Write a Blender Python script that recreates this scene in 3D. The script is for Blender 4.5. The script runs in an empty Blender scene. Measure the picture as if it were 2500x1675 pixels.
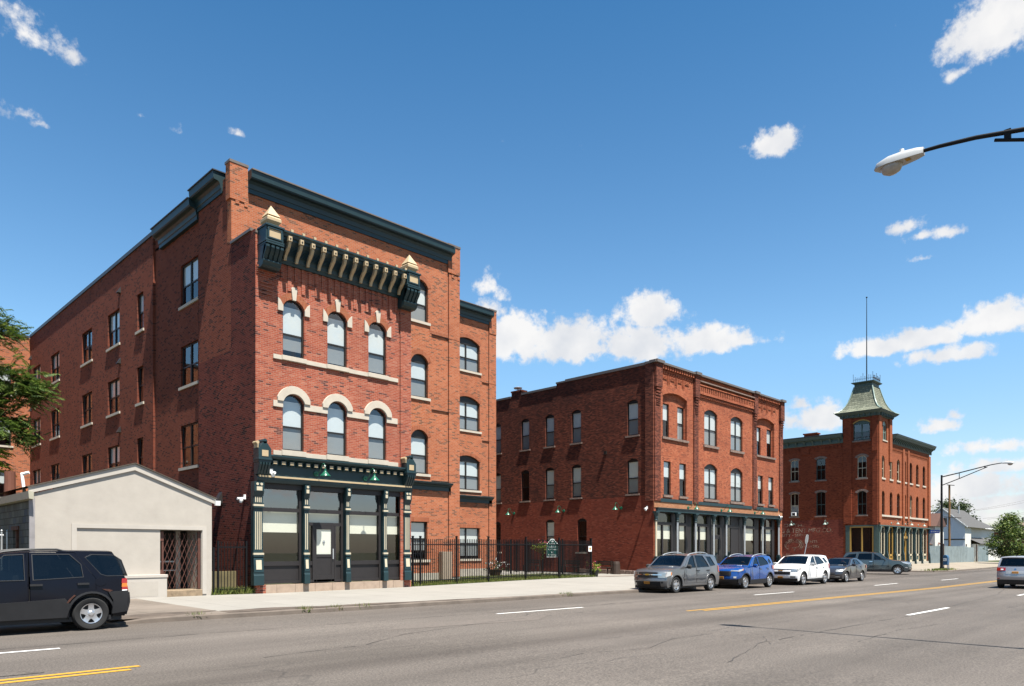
import bpy, bmesh, math, random
from mathutils import Vector, Matrix
from mathutils.geometry import delaunay_2d_cdt
random.seed(7)
SC = bpy.context.scene
COL = SC.collection
R = math.radians
PI = math.pi

# ------------------------------------------------------------------ frames
def front(Y):                       # wall facing the street (-Y); u = X, w = outwards
    return lambda u, w, z: (u, Y - w, z)
def west(X):                        # wall facing -X; u = Y, w = outwards
    return lambda u, w, z: (X - w, u, z)
def east(X):
    return lambda u, w, z: (X + w, u, z)
def back(Y):
    return lambda u, w, z: (u, Y + w, z)
ID = lambda x, y, z: (x, y, z)

# ------------------------------------------------------------------ mesh collector
class MB:
    def __init__(s, fr=ID):
        s.v = []; s.f = []; s.fr = fr
    def add(s, pts, faces):
        n = len(s.v)
        s.v += [s.fr(*p) for p in pts]
        s.f += [tuple(i + n for i in f) for f in faces]
        return s
    def box(s, u0, u1, w0, w1, z0, z1):
        return s.add([(u0, w0, z0), (u1, w0, z0), (u1, w1, z0), (u0, w1, z0),
                      (u0, w0, z1), (u1, w0, z1), (u1, w1, z1), (u0, w1, z1)],
                     [(0, 3, 2, 1), (4, 5, 6, 7), (0, 1, 5, 4), (1, 2, 6, 5), (2, 3, 7, 6), (3, 0, 4, 7)])
    def extr(s, prof, u0, u1):      # profile [(w,z)] swept along u
        n = len(prof)
        p = [(u0, w, z) for w, z in prof] + [(u1, w, z) for w, z in prof]
        f = [(i, (i + 1) % n, n + (i + 1) % n, n + i) for i in range(n)]
        return s.add(p, f + [tuple(range(n))[::-1], tuple(range(n, 2 * n))])
    def slab(s, poly, w0, w1):      # polygon [(u,z)] given a thickness in w
        n = len(poly)
        p = [(u, w0, z) for u, z in poly] + [(u, w1, z) for u, z in poly]
        f = [(i, (i + 1) % n, n + (i + 1) % n, n + i) for i in range(n)]
        return s.add(p, f + [tuple(range(n))[::-1], tuple(range(n, 2 * n))])
    def flat(s, poly, z0, z1):      # polygon [(x,y)] given a thickness in z
        n = len(poly)
        p = [(x, y, z0) for x, y in poly] + [(x, y, z1) for x, y in poly]
        f = [(i, (i + 1) % n, n + (i + 1) % n, n + i) for i in range(n)]
        return s.add(p, f + [tuple(range(n))[::-1], tuple(range(n, 2 * n))])
    def ring(s, inner, outer, w0, w1):  # band between two open polylines [(u,z)]
        n = len(inner)
        p = [(u, w1, z) for u, z in inner] + [(u, w1, z) for u, z in outer] + \
            [(u, w0, z) for u, z in inner] + [(u, w0, z) for u, z in outer]
        f = []
        for i in range(n - 1):
            f += [(i, i + 1, n + i + 1, n + i), (2 * n + i, 3 * n + i, 3 * n + i + 1, 2 * n + i + 1),
                  (i, 2 * n + i, 2 * n + i + 1, i + 1), (n + i, n + i + 1, 3 * n + i + 1, 3 * n + i)]
        f += [(0, n, 3 * n, 2 * n), (n - 1, 3 * n - 1, 4 * n - 1, 2 * n - 1)]
        return s.add(p, f)
    def tube(s, pts, r, n=8, r1=None, cap=True):
        P = [Vector(p) for p in pts]; m = len(P); ring = []
        up = Vector((0, 0, 1))
        for i, p in enumerate(P):
            d = (P[min(i + 1, m - 1)] - P[max(i - 1, 0)]).normalized()
            a = d.cross(up)
            if a.length < 1e-3: a = d.cross(Vector((1, 0, 0)))
            a.normalize(); b = d.cross(a)
            rr = r if r1 is None else r + (r1 - r) * i / (m - 1)
            ring.append([tuple(p + (a * math.cos(t) + b * math.sin(t)) * rr) for t in [2 * PI * k / n for k in range(n)]])
        pts2 = [q for r_ in ring for q in r_]
        f = [(i * n + k, i * n + (k + 1) % n, (i + 1) * n + (k + 1) % n, (i + 1) * n + k) for i in range(m - 1) for k in range(n)]
        if cap: f += [tuple(range(n))[::-1], tuple(range((m - 1) * n, m * n))]
        return s.add(pts2, f)
    def lathe(s, prof, c=(0, 0, 0), n=16, axis='z', cap=True):   # prof [(r,h)]
        m = len(prof); pts = []
        for r, h in prof:
            for k in range(n):
                t = 2 * PI * k / n; a, b = r * math.cos(t), r * math.sin(t)
                q = (a, b, h) if axis == 'z' else ((a, h, b) if axis == 'y' else (h, a, b))
                pts.append((c[0] + q[0], c[1] + q[1], c[2] + q[2]))
        f = [(i * n + k, i * n + (k + 1) % n, (i + 1) * n + (k + 1) % n, (i + 1) * n + k) for i in range(m - 1) for k in range(n)]
        if cap and prof[0][0] > 1e-6: f.append(tuple(range(n))[::-1])
        if cap and prof[-1][0] > 1e-6: f.append(tuple(range((m - 1) * n, m * n)))
        return s.add(pts, f)
    def wall(s, outline, holes=(), depth=.2, w=0.0, reveal=True):   # sheet with openings and their reveals
        loops = [list(outline)] + [list(h) for h in holes]
        vs = []; es = []
        for lp in loops:
            n0 = len(vs); vs += [Vector(p) for p in lp]
            es += [(n0 + i, n0 + (i + 1) % len(lp)) for i in range(len(lp))]
        ov, oe, of, *_ = delaunay_2d_cdt(vs, es, [], 1, 1e-5)
        keep = []
        for t in of:
            cx = sum(ov[i].x for i in t) / len(t); cz = sum(ov[i].y for i in t) / len(t)
            if not inside(cx, cz, loops[0]): continue
            if any(inside(cx, cz, h) for h in loops[1:]): continue
            keep.append(tuple(t))
        s.add([(p.x, w, p.y) for p in ov], keep)
        if reveal:
            for h in loops[1:]:
                n = len(h)
                s.add([(u, w, z) for u, z in h] + [(u, w - depth, z) for u, z in h],
                      [(i, (i + 1) % n, n + (i + 1) % n, n + i) for i in range(n)])
        return s
    def build(s, name, mat, parent=None, smooth=None, recalc=True, bevel=0):
        ox = Vector((0, 0, 0)); q = parent
        while q is not None: ox += Vector(q.location); q = q.parent
        me = bpy.data.meshes.new(name)
        me.from_pydata([(p[0] - ox.x, p[1] - ox.y, p[2] - ox.z) for p in s.v], [], s.f)
        if recalc:
            bm = bmesh.new(); bm.from_mesh(me); bmesh.ops.recalc_face_normals(bm, faces=bm.faces); bm.to_mesh(me); bm.free()
        if smooth is not None:
            for p in me.polygons: p.use_smooth = True
            me.set_sharp_from_angle(angle=R(smooth))
        me.materials.append(mat)
        o = bpy.data.objects.new(name, me); COL.objects.link(o)
        if parent is not None: o.parent = parent
        if bevel:
            b = o.modifiers.new('bevel', 'BEVEL'); b.width = bevel; b.segments = 2; b.limit_method = 'ANGLE'
        return o

def inside(x, y, poly):
    c = False; n = len(poly); j = n - 1
    for i in range(n):
        xi, yi = poly[i]; xj, yj = poly[j]
        if (yi > y) != (yj > y) and x < (xj - xi) * (y - yi) / (yj - yi) + xi: c = not c
        j = i
    return c

def rect(u0, u1, z0, z1): return [(u0, z0), (u1, z0), (u1, z1), (u0, z1)]
def arcpts(u0, u1, zs, zc, n=10, grow=0.0):     # segmental arc from right spring to left spring
    h = zc - zs; a = (u1 - u0) / 2; r = (a * a + h * h) / (2 * h); cz = zc - r; cu = (u0 + u1) / 2
    t = math.asin(min(1, a / r))
    if h > a: t = PI - t
    return [(cu + (r + grow) * math.sin(t - 2 * t * i / n), cz + (r + grow) * math.cos(t - 2 * t * i / n)) for i in range(n + 1)]
def arch(u0, u1, z0, zs, zc, n=10):
    return [(u0, z0), (u1, z0)] + arcpts(u0, u1, zs, zc, n)

def thing(name, label, cat, loc=(0, 0, 0), rotz=0, group=None):
    o = bpy.data.objects.new(name, None); COL.objects.link(o)
    o.location = loc; o.rotation_euler = (0, 0, rotz); o['label'] = label; o['category'] = cat
    o.empty_display_size = .3
    if group: o['group'] = group
    return o
def tag(o, label, cat, group=None, kind=None):
    o['label'] = label; o['category'] = cat
    if group: o['group'] = group
    if kind: o['kind'] = kind
    return o
def struct(o): o['kind'] = 'structure'; return o
def copy_tree(o, parent=None):
    c = o.copy(); COL.objects.link(c)
    if parent is not None: c.parent = parent
    for ch in list(o.children): copy_tree(ch, c)
    return c

# ------------------------------------------------------------------ materials
class N:
    def __init__(s, name):
        s.m = bpy.data.materials.new(name); s.m.use_nodes = True
        s.t = s.m.node_tree; s.bsdf = s.t.nodes['Principled BSDF']; s.out = s.t.nodes['Material Output']
    def n(s, typ, **kw):
        x = s.t.nodes.new(typ)
        for k, v in kw.items():
            if k.startswith('i_'):
                x.inputs[k[2:].replace('_', ' ')].default_value = v
            else: setattr(x, k, v)
        return x
    def l(s, a, b): s.t.links.new(a, b)
    def noise(s, vec, scale, detail=4, rough=.55):
        x = s.n('ShaderNodeTexNoise'); x.inputs['Scale'].default_value = scale
        x.inputs['Detail'].default_value = detail; x.inputs['Roughness'].default_value = rough
        s.l(vec, x.inputs['Vector']); return x.outputs['Fac']
    def ramp(s, fac, stops):
        x = s.n('ShaderNodeValToRGB'); e = x.color_ramp.elements
        while len(e) > 1: e.remove(e[-1])
        e[0].position = stops[0][0]; e[0].color = (*stops[0][1], 1)
        for p, c in stops[1:]:
            q = e.new(p); q.color = (*c, 1)
        s.l(fac, x.inputs[0]); return x.outputs[0]
    def mix(s, fac, a, b, mode='MIX'):
        x = s.n('ShaderNodeMix', data_type='RGBA', blend_type=mode)
        for val, sock in ((fac, x.inputs[0]), (a, x.inputs[6]), (b, x.inputs[7])):
            if hasattr(val, 'is_linked'): s.l(val, sock)
            elif isinstance(val, (int, float)): sock.default_value = val
            else: sock.default_value = (*val, 1)
        return x.outputs[2]
    def math(s, op, a, b=None, c=None):
        x = s.n('ShaderNodeMath', operation=op)
        for i, v in enumerate((a, b, c)):
            if v is None: continue
            if hasattr(v, 'is_linked'): s.l(v, x.inputs[i])
            else: x.inputs[i].default_value = v
        return x.outputs[0]
    def obj(s): return s.n('ShaderNodeTexCoord').outputs['Object']
    def geo(s): return s.n('ShaderNodeNewGeometry').outputs['Position']
    def bump(s, h, strength=.3, dist=.01):
        b = s.n('ShaderNodeBump'); b.inputs['Strength'].default_value = strength; b.inputs['Distance'].default_value = dist
        s.l(h, b.inputs['Height']); s.l(b.outputs[0], s.bsdf.inputs['Normal'])

K = .64      # overall reflectance scale that goes with the exposure
def S3(c, f): return tuple(min(1, x * f) for x in c)
def paint(name, c, rough=.5, metal=0, var=.12, scale=6, spec=.4, coat=0, bump=0):
    if not metal: c = S3(c, K)
    m = N(name); b = m.bsdf
    v = m.obj()
    nz = m.noise(v, scale, 5, .6)
    col = m.ramp(nz, [(.25, S3(c, 1 - var)), (.5, c), (.8, S3(c, 1 + var))])
    m.l(col, b.inputs['Base Color'])
    b.inputs['Roughness'].default_value = rough; b.inputs['Metallic'].default_value = metal
    b.inputs['Specular IOR Level'].default_value = spec
    if coat: b.inputs['Coat Weight'].default_value = coat; b.inputs['Coat Roughness'].default_value = .03
    if bump: m.bump(m.noise(v, scale * 12, 3), bump, .01)
    return m.m

def brick(name, pal, mortar, bw=.205, rh=.0677, ms=.0055, weather=.25, wcol=(.03, .02, .018), wscale=.35, bump=.6, tint=(1.08, .92, .86)):
    pal = [(p, tuple(v * K * t for v, t in zip(c, tint))) for p, c in pal]; mortar = tuple(v * K * t * .98 for v, t in zip(mortar, tint)); wcol = S3(wcol, K)
    m = N(name); b = m.bsdf
    v = m.obj(); sp = m.n('ShaderNodeSeparateXYZ'); m.l(v, sp.inputs[0])
    xy = m.math('ADD', sp.outputs[0], sp.outputs[1])
    cb = m.n('ShaderNodeCombineXYZ'); m.l(xy, cb.inputs[0]); m.l(sp.outputs[2], cb.inputs[1])
    t = m.n('ShaderNodeTexBrick', offset=.5)
    m.l(cb.outputs[0], t.inputs['Vector'])
    t.inputs['Color1'].default_value = (0, 0, 0, 1); t.inputs['Color2'].default_value = (1, 1, 1, 1)
    t.inputs['Mortar'].default_value = (.5, .5, .5, 1)
    t.inputs['Scale'].default_value = 1; t.inputs['Mortar Size'].default_value = ms
    t.inputs['Mortar Smooth'].default_value = .1; t.inputs['Brick Width'].default_value = bw; t.inputs['Row Height'].default_value = rh
    c = m.ramp(t.outputs['Color'], pal)
    # fine grain and broad weathering
    g = m.noise(v, 45, 4)
    c = m.mix(.35, c, m.ramp(g, [(.3, (.45, .45, .45)), (.7, (1, 1, 1))]), 'MULTIPLY')
    mo = m.mix(.5, mortar, m.ramp(m.noise(v, 9, 4), [(.3, S3(mortar, .6)), (.7, S3(mortar, 1.25))]))
    c = m.mix(t.outputs['Fac'], c, mo)
    w = m.noise(v, wscale, 6, .65)
    wf = m.math('MULTIPLY', m.ramp(w, [(.42, (0, 0, 0)), (.7, (1, 1, 1))]), weather)
    c = m.mix(wf, c, wcol)
    hue = m.ramp(m.noise(v, .9, 4), [(.3, (.86, .86, .88)), (.7, (1.0, 1.0, 1.0))])
    c = m.mix(1.0, c, hue, 'MULTIPLY')
    m.l(c, b.inputs['Base Color']); b.inputs['Roughness'].default_value = .9
    b.inputs['Specular IOR Level'].default_value = .15
    h = m.math('ADD', m.math('MULTIPLY', m.math('SUBTRACT', 1.0, t.outputs['Fac']), .7), m.math('MULTIPLY', m.noise(v, 70, 3), .5))
    h = m.math('ADD', h, m.math('MULTIPLY', t.outputs['Color'], .35))
    m.bump(h, bump, .012)
    return m.m

def glass(name, tint=(.55, .6, .6), refl=1.0, rough=.0, f0=.09):
    m = N(name); t = m.t
    t.nodes.remove(m.bsdf)
    tr = m.n('ShaderNodeBsdfTransparent'); tr.inputs[0].default_value = (*tint, 1)
    gl = m.n('ShaderNodeBsdfGlossy'); gl.inputs['Roughness'].default_value = rough; gl.inputs[0].default_value = (refl, refl, refl, 1)
    ge = m.n('ShaderNodeNewGeometry'); dt = m.n('ShaderNodeVectorMath', operation='DOT_PRODUCT'); m.l(ge.outputs['Normal'], dt.inputs[0]); m.l(ge.outputs['Incoming'], dt.inputs[1])
    cs = m.math('ABSOLUTE', dt.outputs['Value'])
    wv = m.noise(m.obj(), 1.2, 2)
    bp = m.n('ShaderNodeBump'); bp.inputs['Strength'].default_value = .015; m.l(wv, bp.inputs['Height']); m.l(bp.outputs[0], gl.inputs['Normal'])
    f2 = m.math('ADD', f0, m.math('MULTIPLY', .95 - f0, m.math('POWER', m.math('SUBTRACT', 1.0, cs), 4.5)))
    mx = m.n('ShaderNodeMixShader'); m.l(f2, mx.inputs[0]); m.l(tr.outputs[0], mx.inputs[1]); m.l(gl.outputs[0], mx.inputs[2])
    m.l(mx.outputs[0], m.out.inputs[0])
    return m.m

M = {}
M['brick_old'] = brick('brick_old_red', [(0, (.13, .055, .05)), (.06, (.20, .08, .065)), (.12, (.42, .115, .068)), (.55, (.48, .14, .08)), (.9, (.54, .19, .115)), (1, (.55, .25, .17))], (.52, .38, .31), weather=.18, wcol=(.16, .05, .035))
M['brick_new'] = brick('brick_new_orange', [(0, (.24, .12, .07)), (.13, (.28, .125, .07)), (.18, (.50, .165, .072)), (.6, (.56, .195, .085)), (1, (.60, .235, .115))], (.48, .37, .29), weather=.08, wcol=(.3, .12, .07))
M['brick_new_side'] = brick('brick_new_shaded', [(0, (.09, .035, .026)), (.12, (.13, .045, .032)), (.2, (.25, .072, .042)), (1, (.31, .095, .055))], (.28, .17, .13), weather=.1, bump=1.3)  # newer brick in darker tones; the side's dim light is put into its colour
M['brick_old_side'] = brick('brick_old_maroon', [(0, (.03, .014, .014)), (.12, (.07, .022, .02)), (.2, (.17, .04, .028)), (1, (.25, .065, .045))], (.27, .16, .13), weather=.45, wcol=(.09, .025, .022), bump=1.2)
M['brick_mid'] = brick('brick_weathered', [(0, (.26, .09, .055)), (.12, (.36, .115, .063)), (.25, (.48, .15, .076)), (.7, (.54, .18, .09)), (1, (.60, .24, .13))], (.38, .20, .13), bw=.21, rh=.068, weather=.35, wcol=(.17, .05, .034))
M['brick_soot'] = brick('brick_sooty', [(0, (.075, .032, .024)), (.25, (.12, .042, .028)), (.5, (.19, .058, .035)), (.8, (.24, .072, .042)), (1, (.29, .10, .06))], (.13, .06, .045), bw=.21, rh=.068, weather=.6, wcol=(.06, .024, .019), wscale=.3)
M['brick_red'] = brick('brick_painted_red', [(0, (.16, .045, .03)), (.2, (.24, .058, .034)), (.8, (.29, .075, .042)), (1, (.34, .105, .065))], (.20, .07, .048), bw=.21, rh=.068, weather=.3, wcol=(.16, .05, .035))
M['brick_pier'] = brick('brick_pier_dark', [(0, (.10, .042, .032)), (.3, (.15, .055, .038)), (.5, (.24, .08, .05)), (1, (.34, .13, .085))], (.2, .10, .075), weather=.4, wcol=(.04, .02, .018), wscale=.6)
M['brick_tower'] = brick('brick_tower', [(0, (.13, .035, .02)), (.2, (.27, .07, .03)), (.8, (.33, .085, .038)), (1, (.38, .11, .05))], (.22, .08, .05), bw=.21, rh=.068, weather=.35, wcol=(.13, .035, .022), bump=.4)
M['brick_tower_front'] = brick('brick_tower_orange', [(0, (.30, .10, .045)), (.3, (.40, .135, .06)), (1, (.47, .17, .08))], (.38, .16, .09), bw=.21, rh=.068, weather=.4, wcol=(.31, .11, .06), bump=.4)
M['brick_arch'] = brick('brick_arch_orange', [(0, (.38, .12, .06)), (1, (.52, .20, .10))], (.46, .3, .2), bw=.0677, rh=.30)
M['brick_tan'] = brick('brick_tan_band', [(0, (.50, .24, .12)), (1, (.62, .34, .18))], (.5, .36, .25), weather=.1)
M['stone'] = paint('cast_stone', (.64, .565, .46), .85, var=.10, scale=4, bump=.1)
M['stone_grey'] = paint('rough_sandstone', (.26, .18, .145), .95, var=.45, scale=7, bump=.8)
M['limestone'] = paint('foundation_limestone', (.5, .46, .38), .9, var=.25, scale=5, bump=.4)
M['green'] = paint('dark_green_paint', (.015, .043, .050), .42, var=.15, scale=3)
M['green_mid'] = paint('green_paint', (.07, .115, .105), .55, var=.18, scale=4)
M['beige'] = paint('beige_trim', (.58, .44, .26), .6, var=.08)
M['cream'] = paint('cream_trim', (.66, .58, .42), .6, var=.06)
M['yellowtrim'] = paint('ochre_trim', (.50, .30, .07), .6, var=.12)
M['bronze'] = paint('bronze_frame', (.022, .019, .017), .45, var=.15)
M['charcoal'] = paint('charcoal_panel', (.028, .024, .024), .5, var=.12)
M['coping'] = paint('metal_coping', (.14, .115, .10), .5, var=.1, metal=.3)
M['copingblue'] = paint('dark_coping', (.05, .05, .055), .45, var=.1, metal=.3)
M['blind'] = paint('white_blind', (.86, .90, .90), .8, var=.03)
M['roller'] = paint('cream_roller_blind', (1.08, 1.07, .94), .8, var=.03)
M['dark'] = paint('dark_interior', (.02, .02, .018), .9, var=.2)
M['olive'] = paint('room_interior', (.15, .155, .085), .9, var=.15, scale=1.5)
M['roof'] = paint('flat_roof', (.10, .10, .10), .9, var=.2)
M['glass'] = glass('window_glass', (.92, .94, .93), f0=.11)
M['glass_dark'] = glass('screened_glass', (.58, .59, .59), f0=.07)
M['glass_shop'] = glass('shop_glass', (.89, .9, .87), f0=.10)
M['glass_sky'] = glass('transom_glass', (.22, .26, .27), .9, f0=.24)
M['black'] = paint('black_metal', (.007, .007, .008), .5, var=.2, spec=.2)
M['lampgreen'] = paint('enamel_green', (.012, .13, .075), .3, var=.05)
M['verdigris'] = paint('pale_green_enamel', (.26, .36, .31), .4, var=.1)
M['white'] = paint('white_plastic', (1.15, 1.15, 1.12), .4, var=.03)
M['zinc'] = paint('galvanised_steel', (.42, .43, .43), .45, metal=.6, var=.1)

# window built in a wall frame: frame mesh > panes, blind, sill
def window(par, fr, u0, u1, z0, zs, zc=None, d=.13, mull=(), rail=.5, head=False, blind=.55, sill=(.06, .12, .07), sillmat='stone',
           frame='bronze', fw=.055, upper='glass', lower='glass_dark', label=None, bmat='blind', muntin=0, name='window', screen=True, back=None):
    m = MB(fr); w0, w1 = -d - .05, -d
    top = zs
    m.box(u0, u0 + fw, w0, w1, z0, zs); m.box(u1 - fw, u1, w0, w1, z0, zs)
    m.box(u0 + fw, u1 - fw, w0, w1, z0, z0 + fw * 1.3)
    if zc is None:
        m.box(u0 + fw, u1 - fw, w0, w1, zs - fw, zs)
    elif head:
        m.slab([(u0, zs - fw), (u1, zs - fw)] + arcpts(u0, u1, zs, zc), w0, w1 + .01); top = zs
    else:
        o = arcpts(u0, u1, zs, zc); i = arcpts(u0 + fw, u1 - fw, zs, zc - fw); m.ring(i, o, w0, w1)
    for q in mull: m.box(q - fw * .8, q + fw * .8, w0, w1 + .015, z0 + fw, zs - (0 if zc is None or head else 0))
    zr = z0 + (zs - z0) * rail
    if rail: m.box(u0 + fw, u1 - fw, w0 + .004, w1 - .006, zr - .03, zr + .03)
    for k in range(muntin):
        q = u0 + (u1 - u0) * (k + 1) / (muntin + 1)
        m.box(q - .018, q + .018, w0 + .008, w1 - .01, z0 + fw, zs if zc is None else zc - fw)
    o = m.build(name, M[frame], par)
    if label: o['label'] = label
    g = MB(fr); wg = -d - .03
    def pane(za, zb, arc=False):
        if arc: return [(u0 + .01, za), (u1 - .01, za)] + arcpts(u0 + .01, u1 - .01, zs, zc - .01)
        return rect(u0 + .01, u1 - .01, za, zb)
    up = pane(zr, zs, zc is not None and not head)
    g.add([(u, wg, z) for u, z in up], [tuple(range(len(up)))])
    g.build('pane', M[upper], o, recalc=False)
    if rail:
        g = MB(fr); lo = pane(z0 + .01, zr); g.add([(u, wg - .004, z) for u, z in lo], [tuple(range(4))])
        g.build('pane', M[lower], o, recalc=False)
    if blind:
        b = MB(fr); zt = zs if zc is None or head else (zs + zc) / 2 - .1
        zb = zs - (zs - z0) * blind
        b.box(u0 + .02, u1 - .02, wg - .045, wg - .03, zb, zt)
        b.build('blind', M[bmat], o)
    if back:
        b = MB(fr); b.box(u0 - .01, u1 + .01, wg - .5, wg - .45, z0, zs if zc is None else zc); b.build('interior', M[back], o)
    if sill:
        s = MB(fr); s.box(u0 - sill[1], u1 + sill[1], -d, sill[0], z0 - sill[2] - .05, z0)
        s.build('sill', M[sillmat], o)
    return o
def text_mesh(body, size, fr, u, z, w, mat, parent, name, thick=.004, align='CENTER', sx=1.0, flip=False):
    c = bpy.data.curves.new('t', 'FONT'); c.body = body; c.size = size; c.align_x = align; c.extrude = 0
    o = bpy.data.objects.new('t', c); COL.objects.link(o)
    bpy.context.view_layer.update()
    me = bpy.data.meshes.new_from_object(o.evaluated_get(bpy.context.evaluated_depsgraph_get()))
    bpy.data.objects.remove(o); m = MB(fr)
    k = -1 if flip else 1
    m.add([(u + k * v.co.x * sx, w, z + v.co.y) for v in me.vertices], [tuple(p.vertices) for p in me.polygons])
    bpy.data.meshes.remove(me)
    return m.build(name, mat, parent, recalc=False)
# ================================================================== A1: old brick storefront building
XA, YA = 12.18, 25.2
fA = front(YA); wA = west(XA)
A1 = thing('brick_storefront_building', 'old red brick three storey building with dark green storefront, arched windows and cream finials', 'building', (15.6, 27.2, 0))
holes = [rect(12.40, 18.80, .43, 4.16)]
W3 = [(c - .44, c + .44) for c in (13.68, 15.55, 17.44)]
W2 = [(c - .435, c + .435) for c in (13.67, 15.54, 17.44)]
for a, b in W3: holes.append(arch(a, b, 8.9, 10.72, 11.06))
for a, b in W2: holes.append(arch(a, b, 5.4, 7.2, 7.52))
m = MB(fA); m.wall(rect(XA, 19.11, 0, 13.1), holes, .3)
m.build('wall', M['brick_old'], A1)
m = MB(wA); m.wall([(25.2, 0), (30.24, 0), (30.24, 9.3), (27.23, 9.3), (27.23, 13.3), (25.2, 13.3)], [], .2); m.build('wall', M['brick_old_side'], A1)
m = MB(east(19.11)); m.wall(rect(25.2, 27.22, 0, 13.3), [], .2); m.build('wall', M['brick_old'], A1)
m = MB(); m.box(XA + .25, 18.9, YA + .35, 27.2, 13.0, 13.1); m.build('roof', M['roof'], A1)
for a, b in ((XA - .05, XA + .28), (18.85, 19.16)): m = MB(); m.box(a, b, YA + .3, 27.2, 13.3, 13.4); m.build('coping', M['coping'], A1)
# right corner pier, corbel table and corbelled pier feet
m = MB(fA); m.box(18.56, 19.11, .002, .06, .43, 12.0)
for k in range(4): m.box(12.2, 12.98, .002, .03 + .025 * k, 11.98 - .07 * (3 - k) - .07, 11.98 - .07 * (3 - k))
for (a, b) in ((12.35, 12.82), (18.62, 19.05)):
    for k in range(4): m.box(a, b, .002, .035, 11.0 + .13 * k, 11.06 + .13 * k)
for k in range(19):
    u = 13.14 + k * .285
    z = 11.36 if k % 2 else 11.72
    m.box(u, u + .15, .002, .035, z, 12.3)
m.build('corbel_table', M['brick_old'], A1)
# stone trim
m = MB(fA)
edges = [12.85] + [x for ab in W3 for x in ab] + [18.45]
m.box(12.85, 18.45, .0, .05, 8.74, 8.9)
for a, b in W3: m.box(a - .06, b + .06, -.1, .085, 8.75, 8.92)
m.box(12.85, 18.45, .0, .05, 5.2, 5.37)
for a, b in W2: m.box(a - .06, b + .06, -.1, .085, 5.21, 5.41)
pts = [12.85] + [x for ab in W2 for x in ab] + [18.42]
for i in range(0, 8, 2): m.box(pts[i], pts[i + 1], .0, .05, 6.98, 7.21)
for a, b in W2:
    inn = [(b, 7.21)] + arcpts(a, b, 7.22, 7.53, 12) + [(a, 7.21)]
    out = [(b + .23, 7.21)] + [(max(a - .23, min(b + .23, u)), z) for u, z in arcpts(a - .23, b + .23, 7.36, 7.82, 12)] + [(a - .23, 7.21)]
    m.ring(inn, out, .0, .09)
for a, b in W3:
    for s, e in ((a, -1), (b, 1)):
        m.slab([(s, 10.55), (s, 10.76), (s + e * .10, 10.93), (s + e * .21, 11.02), (s + e * .21, 10.55)], .0, .06)
    c = (a + b) / 2
    m.slab([(c - .07, 11.03), (c + .07, 11.03), (c + .12, 11.45), (c + .08, 11.52), (c - .08, 11.52), (c - .12, 11.45)], .0, .07)
m.build('stone_trim', M['stone'], A1, bevel=.006)
for a, b in W3:
    m = MB(fA); m.ring(arcpts(a, b, 10.74, 11.07, 14), arcpts(a, b, 10.74, 11.07, 14, .24), .0, .03); m.build('brick_arch', M['brick_arch'], A1)
bl3 = (.47, .5, .47)
for i, (a, b) in enumerate(W3): window(A1, fA, a, b, 8.9, 10.72, 11.06, .09, blind=.93 if i else .85, sill=None, rail=.47)
for i, (a, b) in enumerate(W2): window(A1, fA, a, b, 5.4, 7.2, 7.52, .09, blind=.99, sill=None, rail=.5)
# ---- upper cornice
m = MB(fA); m.extr([(0, 12.28), (.1, 12.28), (.13, 12.4), (.16, 12.42), (.18, 12.55), (.24, 12.72), (.36, 12.9), (.5, 13.02), (.5, 13.10), (.56, 13.12), (.58, 13.2), (.64, 13.24), (.64, 13.3), (0, 13.42)], 12.9, 18.5)
for k in range(8): m.box(12.9, 18.5, .15, .235 + .02 * k, 12.60 + .045 * k, 12.625 + .045 * k)
m.build('cornice', M['green'], A1)
for k in range(12):
    u = 13.2 + k * .468
    m = MB(fA); m.box(u - .07, u + .07, .5, .67, 12.94, 13.12)
    m.extr([(.62, 12.94), (.62, 12.86), (.56, 12.74), (.44, 12.62), (.33, 12.52), (.28, 12.42), (.27, 12.36), (.19, 12.36), (.2, 12.5), (.3, 12.66), (.42, 12.78), (.5, 12.94)], u - .055, u + .055)
    b_ = m.build('bracket', M['beige'], A1, bevel=.008)
    m = MB(fA); m.lathe([(0, 0), (.03, 0), (.03, .02), (0, .02)], (u, .665, 13.03), 8, 'y'); m.build('rosette', M['bronze'], b_)
for k in range(12): m = MB(fA); m.box(13.32 + k * .468 - .05, 13.32 + k * .468 + .05, .5, .58, 13.3, 13.42); m.build('crest_block', M['beige'], A1, bevel=.01)
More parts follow.
